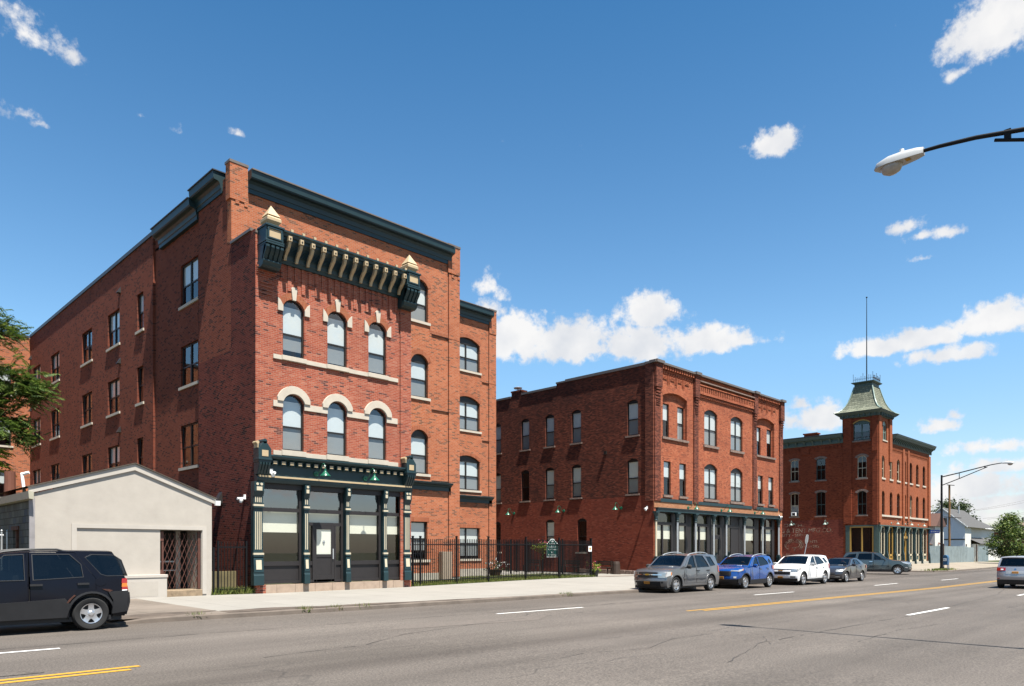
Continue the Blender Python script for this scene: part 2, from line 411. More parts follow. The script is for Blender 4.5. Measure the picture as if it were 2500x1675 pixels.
for u0 in (12.26, 18.46):
    u1 = u0 + .66
    m = MB(fA); m.box(u0, u1, 0, .66, 12.74, 13.28); m.box(u0 - .03, u1 + .03, 0, .72, 13.24, 13.31)
    m.box(u0 - .02, u1 + .02, 0, .69, 12.70, 12.76); m.box(u0 - .01, u1 + .01, 0, .71, 12.62, 12.68)
    m.extr([(0, 12.62), (.62, 12.62), (.63, 12.52), (.58, 12.40), (.47, 12.27), (.40, 12.12), (.38, 12.08), (0, 12.08)], u0, u1)
    for du in (0, .19, .37, .54): m.extr([(.5, 12.6), (.69, 12.58), (.69, 12.5), (.62, 12.38), (.52, 12.26), (.46, 12.12), (.3, 12.1)], u0 + du, u0 + du + .12)
    m.extr([(0, 12.1), (.5, 12.1), (.5, 12.05), (.45, 12.0), (.42, 11.92), (.3, 11.86), (0, 11.86)], u0 - .02, u1 + .02)
    for r in ((u0 + .05, u1 - .05, 13.16, 13.22), (u0 + .05, u1 - .05, 12.80, 12.86), (u0 + .05, u0 + .11, 12.86, 13.16), (u1 - .11, u1 - .05, 12.86, 13.16)):
        m.box(r[0], r[1], .66, .70, r[2], r[3])
    cb = m.build('corner_bracket', M['green'], A1, bevel=.008)
    m = MB(fA); m.box(u0 + .11, u1 - .11, .64, .668, 12.86, 13.16); m.build('panel', M['beige'], cb)
    m = MB(fA); c = (u0 + u1) / 2; q = lambda r, z: [(c - r, .36 - r, z), (c + r, .36 - r, z), (c + r, .36 + r, z), (c - r, .36 + r, z)]
    L = [(.22, 13.31), (.2, 13.4), (.27, 13.5), (.27, 13.6), (.2, 13.68), (.24, 13.7), (.005, 14.12)]
    P = [p for r, z in L for p in q(r, z)]
    m.add(P, [(4 * i + k, 4 * i + (k + 1) % 4, 4 * i + 4 + (k + 1) % 4, 4 * i + 4 + k) for i in range(len(L) - 1) for k in range(4)] + [(3, 2, 1, 0)])
    m.build('finial', M['beige'], A1)
# ---- storefront
m = MB(fA)
m.extr([(0, 4.15), (.16, 4.15), (.2, 4.2), (.23, 4.28), (.23, 4.33), (.09, 4.42), (.08, 4.95), (.14, 4.97), (.2, 5.0), (.3, 5.03), (.34, 5.1), (.34, 5.15), (0, 5.2)], 12.14, 19.06)
m.build('storefront_cornice', M['green'], A1)
m = MB(fA); m.box(12.2, 19.0, .1, .25, 4.335, 4.40); m.build('trim_strip', M['beige'], A1)
for k in range(18):
    u = 12.72 + k * .333
    m = MB(fA); m.box(u, u + .2, .08, .24, 4.82, 4.965)
    d_ = m.build('dentil', M['green'], A1)
    m = MB(fA); m.box(u + .03, u + .17, .238, .248, 4.84, 4.945); m.build('panel', M['beige'], d_)
for u0 in (12.1, 18.62):
    u1 = u0 + .48; c = (u0 + u1) / 2
    m = MB(fA)
    m.slab([(u0, 4.98), (u1, 4.98), (u1, 5.33), (c + .08, 5.55), (c + .08, 5.6), (c - .08, 5.6), (c - .08, 5.55), (u0, 5.33)], .0, .42)
    m.box(u0 - .02, u1 + .02, 0, .46, 4.93, 4.99); m.box(u0, u1, 0, .43, 4.85, 4.93)
    m.extr([(0, 4.85), (.4, 4.85), (.4, 4.78), (.3, 4.55), (.22, 4.42), (0, 4.42)], u0 + .02, u1 - .02)
    for k in range(4): m.extr([(.3, 4.84), (.46, 4.84), (.45, 4.76), (.33, 4.55), (.26, 4.44), (.15, 4.44)], u0 + .03 + k * .11, u0 + .1 + k * .11)
    m.lathe([(0, 0), (.09, 0), (.09, .42), (0, .42)], (c, 0, 5.6), 10, 'y')
    eb = m.build('end_bracket', M['green'], A1, bevel=.006)
    m = MB(fA); m.box(c - .12, c + .12, .42, .432, 5.06, 5.28); m.build('panel', M['beige'], eb)
    m = MB(fA); m.slab([(c - .2, 5.37), (c - .2, 5.4), (c - .06, 5.58), (c + .06, 5.58), (c + .2, 5.4), (c + .2, 5.37)], .05, .40)
    m.fr = west(u0 - .0); m.v = []; m.f = []
    m = MB(fA); m.box(u0 - .012, u0 + .02, .06, .36, 5.36, 5.5); m.lathe([(0, 0), (.06, 0), (.06, .3), (0, .3)], (u0, .05, 5.55), 8, 'y'); m.build('scroll', M['beige'], eb)
def pilaster(u0, u1, nfl):
    c = (u0 + u1) / 2; h = u1 - u0
    m = MB(fA)
    m.box(u0, u1, -.1, .12, .43, 4.16)
    m.extr([(.1, .43), (.2, .43), (.2, .78), (.17, .84), (.1, .84)], u0 - .02, u1 + .02)
    m.extr([(.1, .90), (.19, .90), (.15, 1.42), (.1, 1.46)], u0 - .01, u1 + .01)
    m.box(u0 - .02, u1 + .02, .1, .17, 1.46, 1.52); m.box(u0 - .02, u1 + .02, .1, .18, .84, .90)
    m.box(u0 - .02, u1 + .02, .1, .17, 3.22, 3.27); m.box(u0 - .02, u1 + .02, .1, .17, 3.36, 3.40)
    m.extr([(.1, 3.65), (.15, 3.65), (.2, 3.8), (.22, 3.82), (.22, 4.15), (.1, 4.15)], u0 - .01, u1 + .01)
    p = m.build('pilaster', M['green'], A1, bevel=.005)
    m = MB(fA)
    n = nfl; s = h * .78 / n
    for k in range(n):
        x = c - h * .39 + s * (k + .5)
        m.box(x - s * .24, x + s * .24, .118, .13, 1.72, 3.08); m.box(x - s * .24, x + s * .24, .118, .13, 3.42, 3.62)
    m.box(u0 - .022, u1 + .022, .1, .175, 1.53, 1.6); m.box(u0 - .022, u1 + .022, .1, .175, 3.28, 3.35)
    m.box(c - h * .3, c + h * .3, .215, .23, 3.84, 3.98)
    for q in ((c - h * .22, c + h * .22) if nfl > 2 else (c,)): m.lathe([(0, 0), (.05, 0), (.05, .02), (0, .02)], (q, .22, 4.07), 8, 'y')
    m.extr([(.178, 1.0), (.195, 1.0), (.165, 1.34), (.15, 1.34)], c - h * .3, c + h * .3)
    m.build('flute', M['cream'], p)
for u0, u1, n in ((12.05, 12.40, 4), (14.05, 14.24, 2), (15.86, 16.04, 2), (17.65, 17.83, 2), (18.70, 19.02, 4)): pilaster(u0, u1, n)
def bay(u0, u1, door=False):
    m = MB(fA); w0, w1 = -.16, -.06
    for q in ((u0, u0 + .06), (u1 - .09, u1)): m.box(q[0], q[1], w0, w1, .46, 4.0)
    m.box(u0, u1, w0 - .1, w1 + .08, 3.95, 4.16); m.box(u0 + .06, u1 - .09, w0, w1, 3.12, 3.26); m.box(u0 + .06, u1 - .09, w0, w1, .46, .56)
    if not door:
        m.box(u0 + .06, u1 - .09, w0, w1, 1.12, 1.28)
        m.box(u0 + .06, u1 - .09, w0, w1 - .05, .56, 1.12)
    o = m.build('shop_window', M['charcoal'], A1)
    g = MB(fA); g.add([(u0, -.12, 3.2), (u1, -.12, 3.2), (u1, -.12, 3.98), (u0, -.12, 3.98)], [(0, 1, 2, 3)]); g.build('pane', M['glass_sky'], o, recalc=False)
    if not door:
        g = MB(fA); g.add([(u0, -.12, 1.2), (u1, -.12, 1.2), (u1, -.12, 3.2), (u0, -.12, 3.2)], [(0, 1, 2, 3)]); g.build('pane', M['glass_shop'], o, recalc=False)
        g = MB(fA); g.box(u0 + .07, u1 - .1, -.24, -.23, 2.36, 3.16); g.build('blind', M['roller'], o)
    return o
bay(12.42, 14.03); bay(16.05, 17.64); bay(17.84, 18.69)
o = bay(14.25, 15.85, True)
m = MB(fA)
m.box(14.31, 15.76, -.15, -.07, 2.64, 2.76); m.box(14.50, 14.56, -.15, -.05, .46, 2.64); m.box(15.46, 15.52, -.15, -.05, .46, 2.64)
for a, b in ((14.31, 14.5), (15.52, 15.76)): m.box(a, b, -.15, -.07, 1.12, 1.28); m.box(a, b, -.15, -.11, .56, 1.12)
m.build('door_frame', M['charcoal'], o)
g = MB(fA)
for a, b in ((14.31, 14.5), (15.52, 15.76)): g.add([(a, -.12, 1.28), (b, -.12, 1.28), (b, -.12, 2.64), (a, -.12, 2.64)], [(0, 1, 2, 3)])
g.add([(14.31, -.12, 2.76), (15.76, -.12, 2.76), (15.76, -.12, 3.12), (14.31, -.12, 3.12)], [(0, 1, 2, 3)])
g.build('pane', M['glass_shop'], o, recalc=False)
g = MB(fA); g.box(14.32, 15.75, -.24, -.23, 2.72, 3.14); g.build('blind', M['roller'], o)
d_ = MB(fA); d_.box(14.56, 14.68, -.12, -.06, .47, 2.63); d_.box(15.32, 15.46, -.12, -.06, .47, 2.63); d_.box(14.68, 15.32, -.12, -.06, .47, .74); d_.box(14.68, 15.32, -.12, -.06, 1.42, 1.54); d_.box(14.68, 15.32, -.12, -.06, 2.5, 2.63); d_.box(14.68, 15.32, -.12, -.08, .74, 1.42)
d_ = d_.build('door', M['charcoal'], A1, bevel=.006)
g = MB(fA); g.box(14.68, 15.32, -.105, -.095, 1.54, 2.5); g.build('door_blind', M['roller'], d_)
g = MB(fA); g.add([(14.68, -.085, 1.54), (15.32, -.085, 1.54), (15.32, -.085, 2.5), (14.68, -.085, 2.5)], [(0, 1, 2, 3)]); g.build('pane', M['glass'], d_, recalc=False)
g = MB(fA); g.lathe([(0, 0), (.055, 0), (.055, .012), (0, .012)], (15.0, -.083, 2.02), 14, 'y'); g.box(14.97, 15.03, -.083, -.071, 1.93, 2.0); g.build('sticker', M['zinc'], d_)
g = MB(fA); g.box(15.36, 15.40, -.05, -.01, 1.35, 1.75); g.build('handle', M['zinc'], d_)
# base course of stone slabs and brick feet
m = MB(fA)
xs = [12.55, 12.98, 13.72, 14.55, 15.3, 16.05, 16.75, 17.5, 18.2, 18.75]
for a, b in zip(xs, xs[1:]): m.box(a + .004, b - .004, -.2, .055, .0, .43)
m.box(12.16, 12.55, -.1, .03, .0, .2)
m.build('base_course', paint('pink_sandstone', (.48, .36, .27), .85, var=.16, scale=5, bump=.1), A1, bevel=.006)
for a, b in ((12.16, 12.56), (18.76, 19.12)): m = MB(fA); m.box(a, b, -.1, .05, .1, .44); m.build('brick_foot', M['brick_old'], A1)
# shop interior (olive room seen through the glass)
m = MB(); m.box(12.45, 18.8, 25.6, 25.62, .0, .42)
m = MB(fA); m.box(12.4, 18.8, -2.0, -1.95, .4, 4.2); m.box(12.4, 18.8, -1.95, -.2, .36, .42); m.box(12.4, 18.8, -1.95, -.25, 4.16, 4.2); m.box(12.4, 12.44, -1.95, -.25, .42, 4.16); m.box(18.76, 18.8, -1.95, -.25, .42, 4.16)
m.build('shop_interior', M['olive'], A1)
m = MB(fA); m.box(12.3, 19.0, -.9, -.86, 4.5, 12.9); m.build('interior', M['dark'], A1)

# ================================================================== A2/A3: newer apartment building behind it
A2 = thing('apartment_building', 'tall four storey orange brick apartment building with dark green cornices behind the old storefront', 'building', (22, 40, 0))
f2 = front(27.23); f3 = front(32.8)
WA2 = [(12.4, 14.02, 14.36), (8.84, 10.52, 10.86), (5.27, 7.0, 7.33)]
h2 = [arch(20.7, 21.7, a, b, c) for a, b, c in WA2] + [rect(20.68, 21.66, 1.25, 3.03)]
m = MB(f2); m.wall(rect(XA, 23.63, 0, 16.0), h2, .22); m.build('wall', M['brick_new'], A2)
h3 = [arch(28.1, 30.12, a + .02, b + .02, c + .02) for a, b, c in WA2] + [rect(28.1, 30.12, 1.17, 3.03)]
m = MB(f3); m.wall(rect(23.63, 31.45, 0, 16.0), h3, .22); m.build('wall', M['brick_new'], A2)
m = MB(east(23.63)); m.wall(rect(27.23, 32.8, 0, 16.0)); m.build('wall', M['brick_new'], A2)
m = MB(east(31.45)); m.wall(rect(32.8, 60, 0, 16.2)); m.build('wall', M['brick_new'], A2)
m = MB(front(58.5)); m.wall(rect(-14, XA, 0, 16.15), [rect(9.2, 11.1, a, b) for a, b in ((12.13, 13.95), (8.67, 10.45), (5.22, 7.03))] + [rect(2.2, 4.1, a, b) for a, b in ((12.13, 13.95), (8.67, 10.45), (5.22, 7.03))], .2); m.build('wall', M['brick_new'], A2)
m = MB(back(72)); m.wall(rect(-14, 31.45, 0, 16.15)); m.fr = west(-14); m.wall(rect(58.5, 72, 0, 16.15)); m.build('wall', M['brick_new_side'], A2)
# west side: three stretches, the middle one set back slightly
rows = [(12.13, 13.9), (8.68, 10.42), (5.22, 7.03)]
hs = lambda a, b: [rect(a, b, z0, z1) for z0, z1 in rows]
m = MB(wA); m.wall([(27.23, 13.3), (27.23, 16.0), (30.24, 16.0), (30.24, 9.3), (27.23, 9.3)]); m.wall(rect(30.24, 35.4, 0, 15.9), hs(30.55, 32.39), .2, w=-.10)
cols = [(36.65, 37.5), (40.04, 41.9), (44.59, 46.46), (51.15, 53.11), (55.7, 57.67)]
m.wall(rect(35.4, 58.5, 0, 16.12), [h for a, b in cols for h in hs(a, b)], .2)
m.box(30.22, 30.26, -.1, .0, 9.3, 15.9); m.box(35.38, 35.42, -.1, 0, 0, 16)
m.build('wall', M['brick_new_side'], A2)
m = MB(); m.box(XA + .1, 23.5, 27.5, 60, 15.4, 15.5); m.box(23.4, 31.3, 33, 71.8, 15.4, 15.52); m.box(-13.8, 23.4, 58.8, 71.8, 15.4, 15.51); m.build('roof', M['roof'], A2)
# piers on the front, with brick crenels
for a, b in ((XA, 12.82), (22.95, 23.63)):
    m = MB(f2); m.box(a - .07, b + .0, -.3, .08, 15.05 if a < 15 else 15.1, 16.42); m.box(a - .004, b, -.3, .05, 13.405 if a < 15 else .4, 15.05)
    m.box(a + .15, a + .3, .05, .075, 14.92, 15.05); m.box(b - .14, b, .05, .075, 14.9, 15.05); m.build('pier', M['brick_new'], A2)
m = MB(f3); m.box(30.86, 31.45, -.3, .08, 15.0, 16.42); m.box(30.86, 31.45, -.3, .05, .3, 15.0)
m.build('pier', M['brick_new'], A2)
for fr_, a, b, w0, w1, z0, z1 in ((f2, XA - .09, 12.84, -.35, .1, 16.42, 16.52), (f2, 22.86, 23.65, -.35, .1, 16.42, 16.52), (f3, 30.84, 31.47, -.35, .1, 16.42, 16.52), (f3, 23.65, 30.9, -.3, .42, 16.3, 16.34), (f2, 12.84, 23.0, -.3, .42, 16.27, 16.32)):
    m = MB(fr_); m.box(a, b, w0, w1, z0, z1); m.build('coping', M['coping'], A2)
cor = [(-.2, 15.5), (.05, 15.5), (.05, 15.66), (.08, 15.68), (.1, 15.84), (.17, 15.93), (.33, 15.96), (.33, 15.98), (.36, 16.0), (.38, 16.27), (-.2, 16.27)]
m = MB(f2); m.extr(cor, 12.83, 23.08); m.build('cornice', M['green'], A2)
m = MB(f3); m.extr([(w, z + .02) for w, z in cor], 23.66, 31.0); m.build('cornice', M['green'], A2)
m = MB(wA); m.extr(cor, 27.95, 30.3); m.build('cornice', M['green'], A2)
m = MB(wA); m.extr([(w, z - .27) for w, z in cor], 30.3, 34.5); m.build('cornice', M['green'], A2)
for fr_, a, b, w0, w1, z0, z1 in ((wA, 27.9, 30.35, -.2, .42, 16.27, 16.31), (wA, 30.35, 34.55, -.2, .42, 16.0, 16.04), (wA, 34.55, 58.4, -.35, .06, 16.12, 16.3), (front(58.5), -14, XA - .06, -.3, .06, 16.12, 16.27)):
    m = MB(fr_); m.box(a, b, w0, w1, z0, z1); m.build('coping', M['copingblue'], A2)
bc = [(0, 4.52), (.05, 4.52), (.05, 4.7), (.1, 4.72), (.14, 4.78), (.24, 4.82), (.27, 4.9), (0, 4.95)]
m = MB(f2); m.extr(bc, 19.12, 23.05); m.build('belt_cornice', M['green'], A2)
m = MB(f3); m.extr([(w, z + .03) for w, z in bc], 23.64, 31.1); m.build('belt_cornice', M['green'], A2)
for fr_, a, b, z in ((f2, 19.12, 23.64, .62), (f3, 23.64, 31.46, .58)): m = MB(fr_); m.box(a, b, -.1, .03, -.2, z); m.build('foundation', M['limestone'], A2)
# control joints
m = MB(f2); m.box(22.92, 22.94, .0, .004, .6, 15.4); m.fr = f3; m.box(30.83, 30.85, 0, .004, .6, 15.4)
for z in (11.9, 8.35, 4.98): m.fr = f2; m.box(21.9, 23.6, .0, .053, z, z + .015); m.fr = f3; m.box(30.3, 31.4, 0, .053, z, z + .015)
m.build('control_joint', M['bronze'], A2)
for k, (a, b, c) in enumerate(WA2):
    window(A2, f2, 20.7, 21.7, a, b, c, .12, head=True, blind=1, rail=.5, sill=(.06, .12, .07))
    window(A2, f3, 28.1, 30.12, a + .02, b + .02, c + .02, .12, head=True, blind=.97, rail=.48, mull=(29.1,))
    m = MB(f2); m.ring(arcpts(20.7, 21.7, b, c, 12), arcpts(20.7, 21.7, b, c, 12, .2), 0, .015); m.build('brick_arch', M['brick_arch'], A2)
    m = MB(f3); m.ring(arcpts(28.1, 30.12, b + .02, c + .02, 12), arcpts(28.1, 30.12, b + .02, c + .02, 12, .2), 0, .015); m.build('brick_arch', M['brick_arch'], A2)
window(A2, f2, 20.68, 21.66, 1.25, 3.03, None, .12, blind=.75, rail=.55)
window(A2, f3, 28.1, 30.12, 1.17, 3.03, None, .12, blind=.9, rail=.5, mull=(29.1,))
for a, b, c, d in ((20.58, 21.76, 3.03, 3.24), (21.8, 22.92, 11.95, 12.1)): m = MB(f2); m.box(a, b, .001, .012, c, d); m.build('soldier_course', M['brick_arch'], A2)
m = MB(f3); m.box(28.0, 30.22, .001, .012, 3.03, 3.24); m.build('soldier_course', M['brick_arch'], A2)
wm = west(XA + .10)
for z0, z1 in rows:
    window(A2, wm, 30.55, 32.39, z0, z1, None, .08, blind=.5 if z0 > 12 else 0, rail=.48, mull=(31.45,))
for i, (a, b) in enumerate(cols):
    for z0, z1 in rows: window(A2, wA, a, b, z0, z1, None, .1, blind=.45 if (i + z0) % 3 < 1.2 else 0, rail=.5, mull=() if i == 0 else ((a + b) / 2,))
for z0, z1 in rows:
    for a, b in ((9.2, 11.1), (2.2, 4.1)): window(A2, front(58.5), a, b, z0, z1, None, .1, blind=.5, rail=.5, mull=((a + b) / 2,))
m = MB(f2); m.box(12.6, 23.4, -.95, -.9, .5, 15.3); m.fr = f3; m.box(23.8, 31.2, -.95, -.9, .5, 15.3); m.fr = wA; m.box(27.5, 58, -1.0, -.95, .5, 15.3); m.fr = front(58.5); m.box(-13, 11.5, -1, -.95, .5, 15.3); m.build('interior', M['dark'], A2)
# wall vents on the west side
vs = [(39.95, 14.75), (39.95, 11.2), (39.95, 7.75), (58.2, 14.75), (58.2, 11.25)]
for y, z in vs:
    m = MB(wA); m.add([(y - .13, 0, z - .15), (y + .13, 0, z - .15), (y + .13, .17, z - .15), (y - .13, .17, z - .15), (y - .1, 0, z + .15), (y + .1, 0, z + .15)], [(0, 3, 2, 1), (2, 3, 4, 5), (1, 2, 5), (0, 4, 3), (0, 1, 5, 4)]); m.build('vent_hood', M['bronze'], A2)
m = MB(f2)
for k in range(1): m.box(22.3, 22.9, .03, .32, .3, 1.62)
m.build('utility_cabinet', paint('tan_cabinet', (.45, .36, .27), .5, var=.06), A2, bevel=.01)
# ================================================================== ground, road, pavements
def zr(x): return -.006 * (min(max(x, 6), 41) - 6)
KP = [(-90, 18.1), (5.6, 18.1), (12, 18.06), (25, 18.34), (38, 18.5), (50, 18.5)]
def lerp(P, x, k=1):
    if x <= P[0][0]: return P[0][k]
    for a, b in zip(P, P[1:]):
        if x <= b[0]: return a[k] + (b[k] - a[k]) * (x - a[0]) / (b[0] - a[0])
    return P[-1][k]
IN = [(-90, 25.15, .14), (10.6, 25.22, .15), (12.2, 25.2, .12), (19.1, 25.2, .13), (22, 25.3, .16), (27, 25.6, .19), (32.4, 25.95, .19), (34, 26.4, .14), (40, 27.0, .08), (66, 27.0, .05)]
def asphalt():
    m = N('asphalt'); b = m.bsdf; v = m.obj()
    mp = m.n('ShaderNodeMapping'); mp.inputs['Scale'].default_value = (.05, 1.0, 1); m.l(v, mp.inputs[0])
    streak = m.noise(mp.outputs[0], .55, 5, .6)
    c = m.ramp(streak, [(.28, (.060, .052, .046)), (.5, (.088, .077, .069)), (.72, (.108, .095, .085))])
    spz = m.n('ShaderNodeSeparateXYZ'); m.l(v, spz.inputs[0])
    yy = m.math('ADD', spz.outputs[1], m.math('MULTIPLY', m.math('SUBTRACT', m.noise(mp.outputs[0], .35, 3), .5), 1.6))
    lane = m.ramp(m.math('DIVIDE', yy, 20.0), [(.20, (1, 1, 1)), (.235, (.84, .84, .84)), (.27, (1, 1, 1)), (.435, (1.02, 1.02, 1.02)), (.468, (.74, .73, .72)), (.505, (1.03, 1.03, 1.02)), (.61, (1, 1, 1)), (.635, (.9, .9, .9)), (.66, (1.02, 1.02, 1.02)), (.79, (1, 1, 1)), (.83, (.85, .84, .83)), (.9, (.92, .9, .88))])
    c = m.mix(1.0, c, lane, 'MULTIPLY')
    blot = m.noise(v, .16, 6, .6)
    c = m.mix(.65, c, m.ramp(blot, [(.3, (.66, .65, .63)), (.62, (1.06, 1.05, 1.03))]), 'MULTIPLY')
    sp = m.noise(v, 30, 3, .75)
    c = m.mix(.8, c, m.ramp(sp, [(.34, (.42, .40, .38)), (.5, (.98, .97, .95)), (.7, (1.75, 1.7, 1.62))]), 'MULTIPLY')
    # hairline cracks
    mp2 = m.n('ShaderNodeMapping'); mp2.inputs['Scale'].default_value = (.16, .45, 1); m.l(v, mp2.inputs[0])
    wob = m.n('ShaderNodeVectorMath', operation='ADD'); m.l(mp2.outputs[0], wob.inputs[0])
    nzv = m.n('ShaderNodeTexNoise'); nzv.inputs['Scale'].default_value = .9; nzv.inputs['Detail'].default_value = 6; m.l(v, nzv.inputs['Vector'])
    sc = m.n('ShaderNodeVectorMath', operation='SCALE'); sc.inputs[3].default_value = .55; m.l(nzv.outputs['Color'], sc.inputs[0]); m.l(sc.outputs[0], wob.inputs[1])
    vo = m.n('ShaderNodeTexVoronoi', feature='DISTANCE_TO_EDGE'); vo.inputs['Scale'].default_value = .8; m.l(wob.outputs[0], vo.inputs['Vector'])
    ck = m.ramp(vo.outputs['Distance'], [(0, (1, 1, 1)), (.012, (0, 0, 0))])
    gate = m.ramp(m.noise(v, .12, 3), [(.5, (0, 0, 0)), (.6, (1, 1, 1))])
    f = m.math('MULTIPLY', m.math('MULTIPLY', ck, gate), .7)
    c = m.mix(f, c, (.022, .02, .018))
    m.l(c, b.inputs['Base Color']); b.inputs['Roughness'].default_value = .85; b.inputs['Specular IOR Level'].default_value = .3
    m.bump(m.math('ADD', sp, m.math('MULTIPLY', f, -.6)), .5, .012)
    return m.m
M['asphalt'] = asphalt()
def concrete(name, c, jx=1.5, jy=1.5, jdark=.62, stain=.25):
    c = S3(c, K)
    m = N(name); b = m.bsdf; v = m.obj()
    t = m.n('ShaderNodeTexBrick', offset=0.0); m.l(v, t.inputs['Vector'])
    for k, q in (('Color1', (.93, .93, .93, 1)), ('Color2', (1, 1, 1, 1)), ('Mortar', (jdark, jdark, jdark, 1))): t.inputs[k].default_value = q
    t.inputs['Scale'].default_value = 1; t.inputs['Mortar Size'].default_value = .012; t.inputs['Brick Width'].default_value = jx; t.inputs['Row Height'].default_value = jy
    a = m.ramp(m.noise(v, .5, 6, .65), [(.3, S3(c, 1 - stain)), (.6, c), (.8, S3(c, 1.06))])
    a = m.mix(1.0, a, t.outputs['Color'], 'MULTIPLY')
    g = m.noise(v, 40, 3)
    a = m.mix(.25, a, m.ramp(g, [(.35, (.72, .71, .7)), (.65, (1.05, 1.05, 1.05))]), 'MULTIPLY')
    m.l(a, b.inputs['Base Color']); b.inputs['Roughness'].default_value = .9; b.inputs['Specular IOR Level'].default_value = .2
    m.bump(g, .2, .005)
    return m.m
M['walk'] = concrete('pale_concrete', (.345, .325, .29), 1.5, 2.4, stain=.10)
M['walk_old'] = concrete('old_concrete', (.24, .20, .165), 2.2, 2.2, stain=.35)
M['walk_far'] = concrete('far_concrete', (.36, .31, .245), 1.5, 1.5, stain=.2)
M['kerb'] = paint('kerb_concrete', (.15, .12, .097), .9, var=.35, scale=1.5, bump=.3)
M['dirt'] = paint('dirty_asphalt', (.105, .08, .062), .95, var=.5, scale=2.5, bump=.4)
M['ground'] = paint('dry_ground', (.12, .11, .06), .95, var=.4, scale=.6)
M['turf'] = paint('turf', (.045, .075, .014), .95, var=.5, scale=1.2)
M['wpaint'] = paint('white_road_paint', (.85, .84, .80), .7, var=.14, scale=10)
M['ypaint'] = paint('yellow_road_paint', (.56, .30, .025), .7, var=.12, scale=10)

m = MB(); m.box(-400, 1500, -400, 1500, -1.2, -.45); struct(m.build('ground', M['ground']))
xs = [-90, -60, -30, -15] + list(range(-8, 46, 2)) + [50, 56, 62, 70, 78, 90, 110, 140, 200, 320]
m = MB()
P = []; Fc = []
for i, x in enumerate(xs):
    P += [(x, 1.2, zr(x)), (x, 7, zr(x)), (x, 11, zr(x)), (x, 15, zr(x)), (x, 18.9, zr(x))]
    if i: Fc += [(5 * (i - 1) + k, 5 * i + k, 5 * i + k + 1, 5 * (i - 1) + k + 1) for k in range(4)]
m.add(P, Fc); struct(m.build('road', M['asphalt'], recalc=False))
m = MB(); m.add([(50, 18.9, -.206), (72, 18.9, -.206), (69, 22, -.206), (68, 120, -.2), (59.5, 120, -.2), (59.2, 26, -.206), (56, 21, -.206)], [(0, 1, 2, 3, 4, 5, 6)])
struct(m.build('side_street', M['asphalt'], recalc=False))
# pavement in front of the buildings
def strip(x0, x1, fo, fi, step=1.5, dz=0):
    n = max(1, int((x1 - x0) / step)); P = []; Fc = []
    for i in range(n + 1):
        x = x0 + (x1 - x0) * i / n
        P += [fo(x), fi(x)]
        if i: Fc.append((2 * i - 2, 2 * i, 2 * i + 1, 2 * i - 1))
    return MB().add(P, Fc)
ktop = lambda x: zr(x) + .125
o_ = lambda x: (x, lerp(KP, x) + .17, ktop(x)); i_ = lambda x: (x, lerp(IN, x), lerp(IN, x, 2))
m = strip(8.1, 50, o_, i_); m.add([(50, 18.67, -.08), (55.5, 21, -.08), (58.7, 26, -.06), (58.9, 27.05, .05), (50, 27, .07)], [(0, 1, 2, 3, 4)])
m.add([(58.9, 27.05, .05), (58.7, 26, -.06), (59.3, 50, 0), (58.6, 50, .05)], [(0, 1, 2, 3)])
struct(m.build('pavement', M['walk'], recalc=False))
m = strip(-90, 5.0, lambda x: (x, 18.12, .005), i_, 4); m.add([(5.0, 18.12, .005), (6.6, 18.27, .1), (8.1, 18.25, .115), (8.1, 25.2, .147), (5.0, lerp(IN, 5), .146)], [(0, 1, 2, 3, 4)])
struct(m.build('driveway', M['walk_old'], recalc=False))
m = MB(); m.add([(60, 27, .0)] * 3, [])
m = MB(); m.add([(72.4, 18.3, -.08), (110, 18.75, -.08), (160, 19.3, -.08), (160, 25.5, .0), (126, 25.9, .05), (99, 27.05, .12), (81, 27.05, .12), (69.6, 27.2, .0), (69.4, 22.2, -.06), (70.3, 19.6, -.08)], [tuple(range(10))])
m.add([(69.6, 27.2, .0), (81.2, 27.0, .12), (81.2, 60, .1), (68.6, 60, 0)], [(0, 1, 2, 3)])
struct(m.build('pavement', M['walk_far'], recalc=False))
# kerbs with a rounded top edge, slightly irregular
def kerb(pts, name='kerb', h=.125, wdt=.17):
    P = []; Fc = []; n = len(pts)
    for i, pt in enumerate(pts):
        x, y, z = pt[:3]
        a = Vector(pts[max(i - 1, 0)][:2]); b = Vector(pts[min(i + 1, n - 1)][:2]); d = (b - a).normalized(); q = Vector((-d.y, d.x))
        jz = random.uniform(-.012, .008); hh = h
        if len(pt) > 3: hh = pt[3]
        for w, zz in ((-.02, -.03), (0, hh * .78), (.04, hh + jz), (wdt, hh + .004 + jz), (wdt + .01, -.05)):
            P.append((x + q.x * w, y + q.y * w, z + zz))
        if i: Fc += [(5 * (i - 1) + k, 5 * i + k, 5 * i + k + 1, 5 * (i - 1) + k + 1) for k in range(4)]
    m = MB().add(P, Fc); return struct(m.build(name, M['kerb'], smooth=40, recalc=False))
XY = lambda p: Vector(p)
def kpt(x, y, z, h): 
    return (x, y, z, h)
kerb([(5.0, 18.12, zr(5), .01), (5.5, 18.1, 0, .05), (6.1, 18.08, 0, .11)] + [(x, lerp(KP, x), zr(x), .125) for x in [6.6 + .8 * i for i in range(55)]] + [(51.5, 18.9, -.206, .12), (54, 20.0, -.206, .12), (56, 21.4, -.206, .12), (58, 24, -.206, .12), (59.2, 27, -.206, .12), (59.5, 60, -.2, .12)])
kerb([(68.7, 60, -.206, .12), (69.3, 22.4, -.206, .12), (70.0, 19.9, -.206, .12), (71.2, 18.6, -.206, .12), (73, 18.2, -.206, .12), (90, 18.5, -.206, .12), (110, 18.65, -.206, .12), (160, 19.2, -.206, .12)])
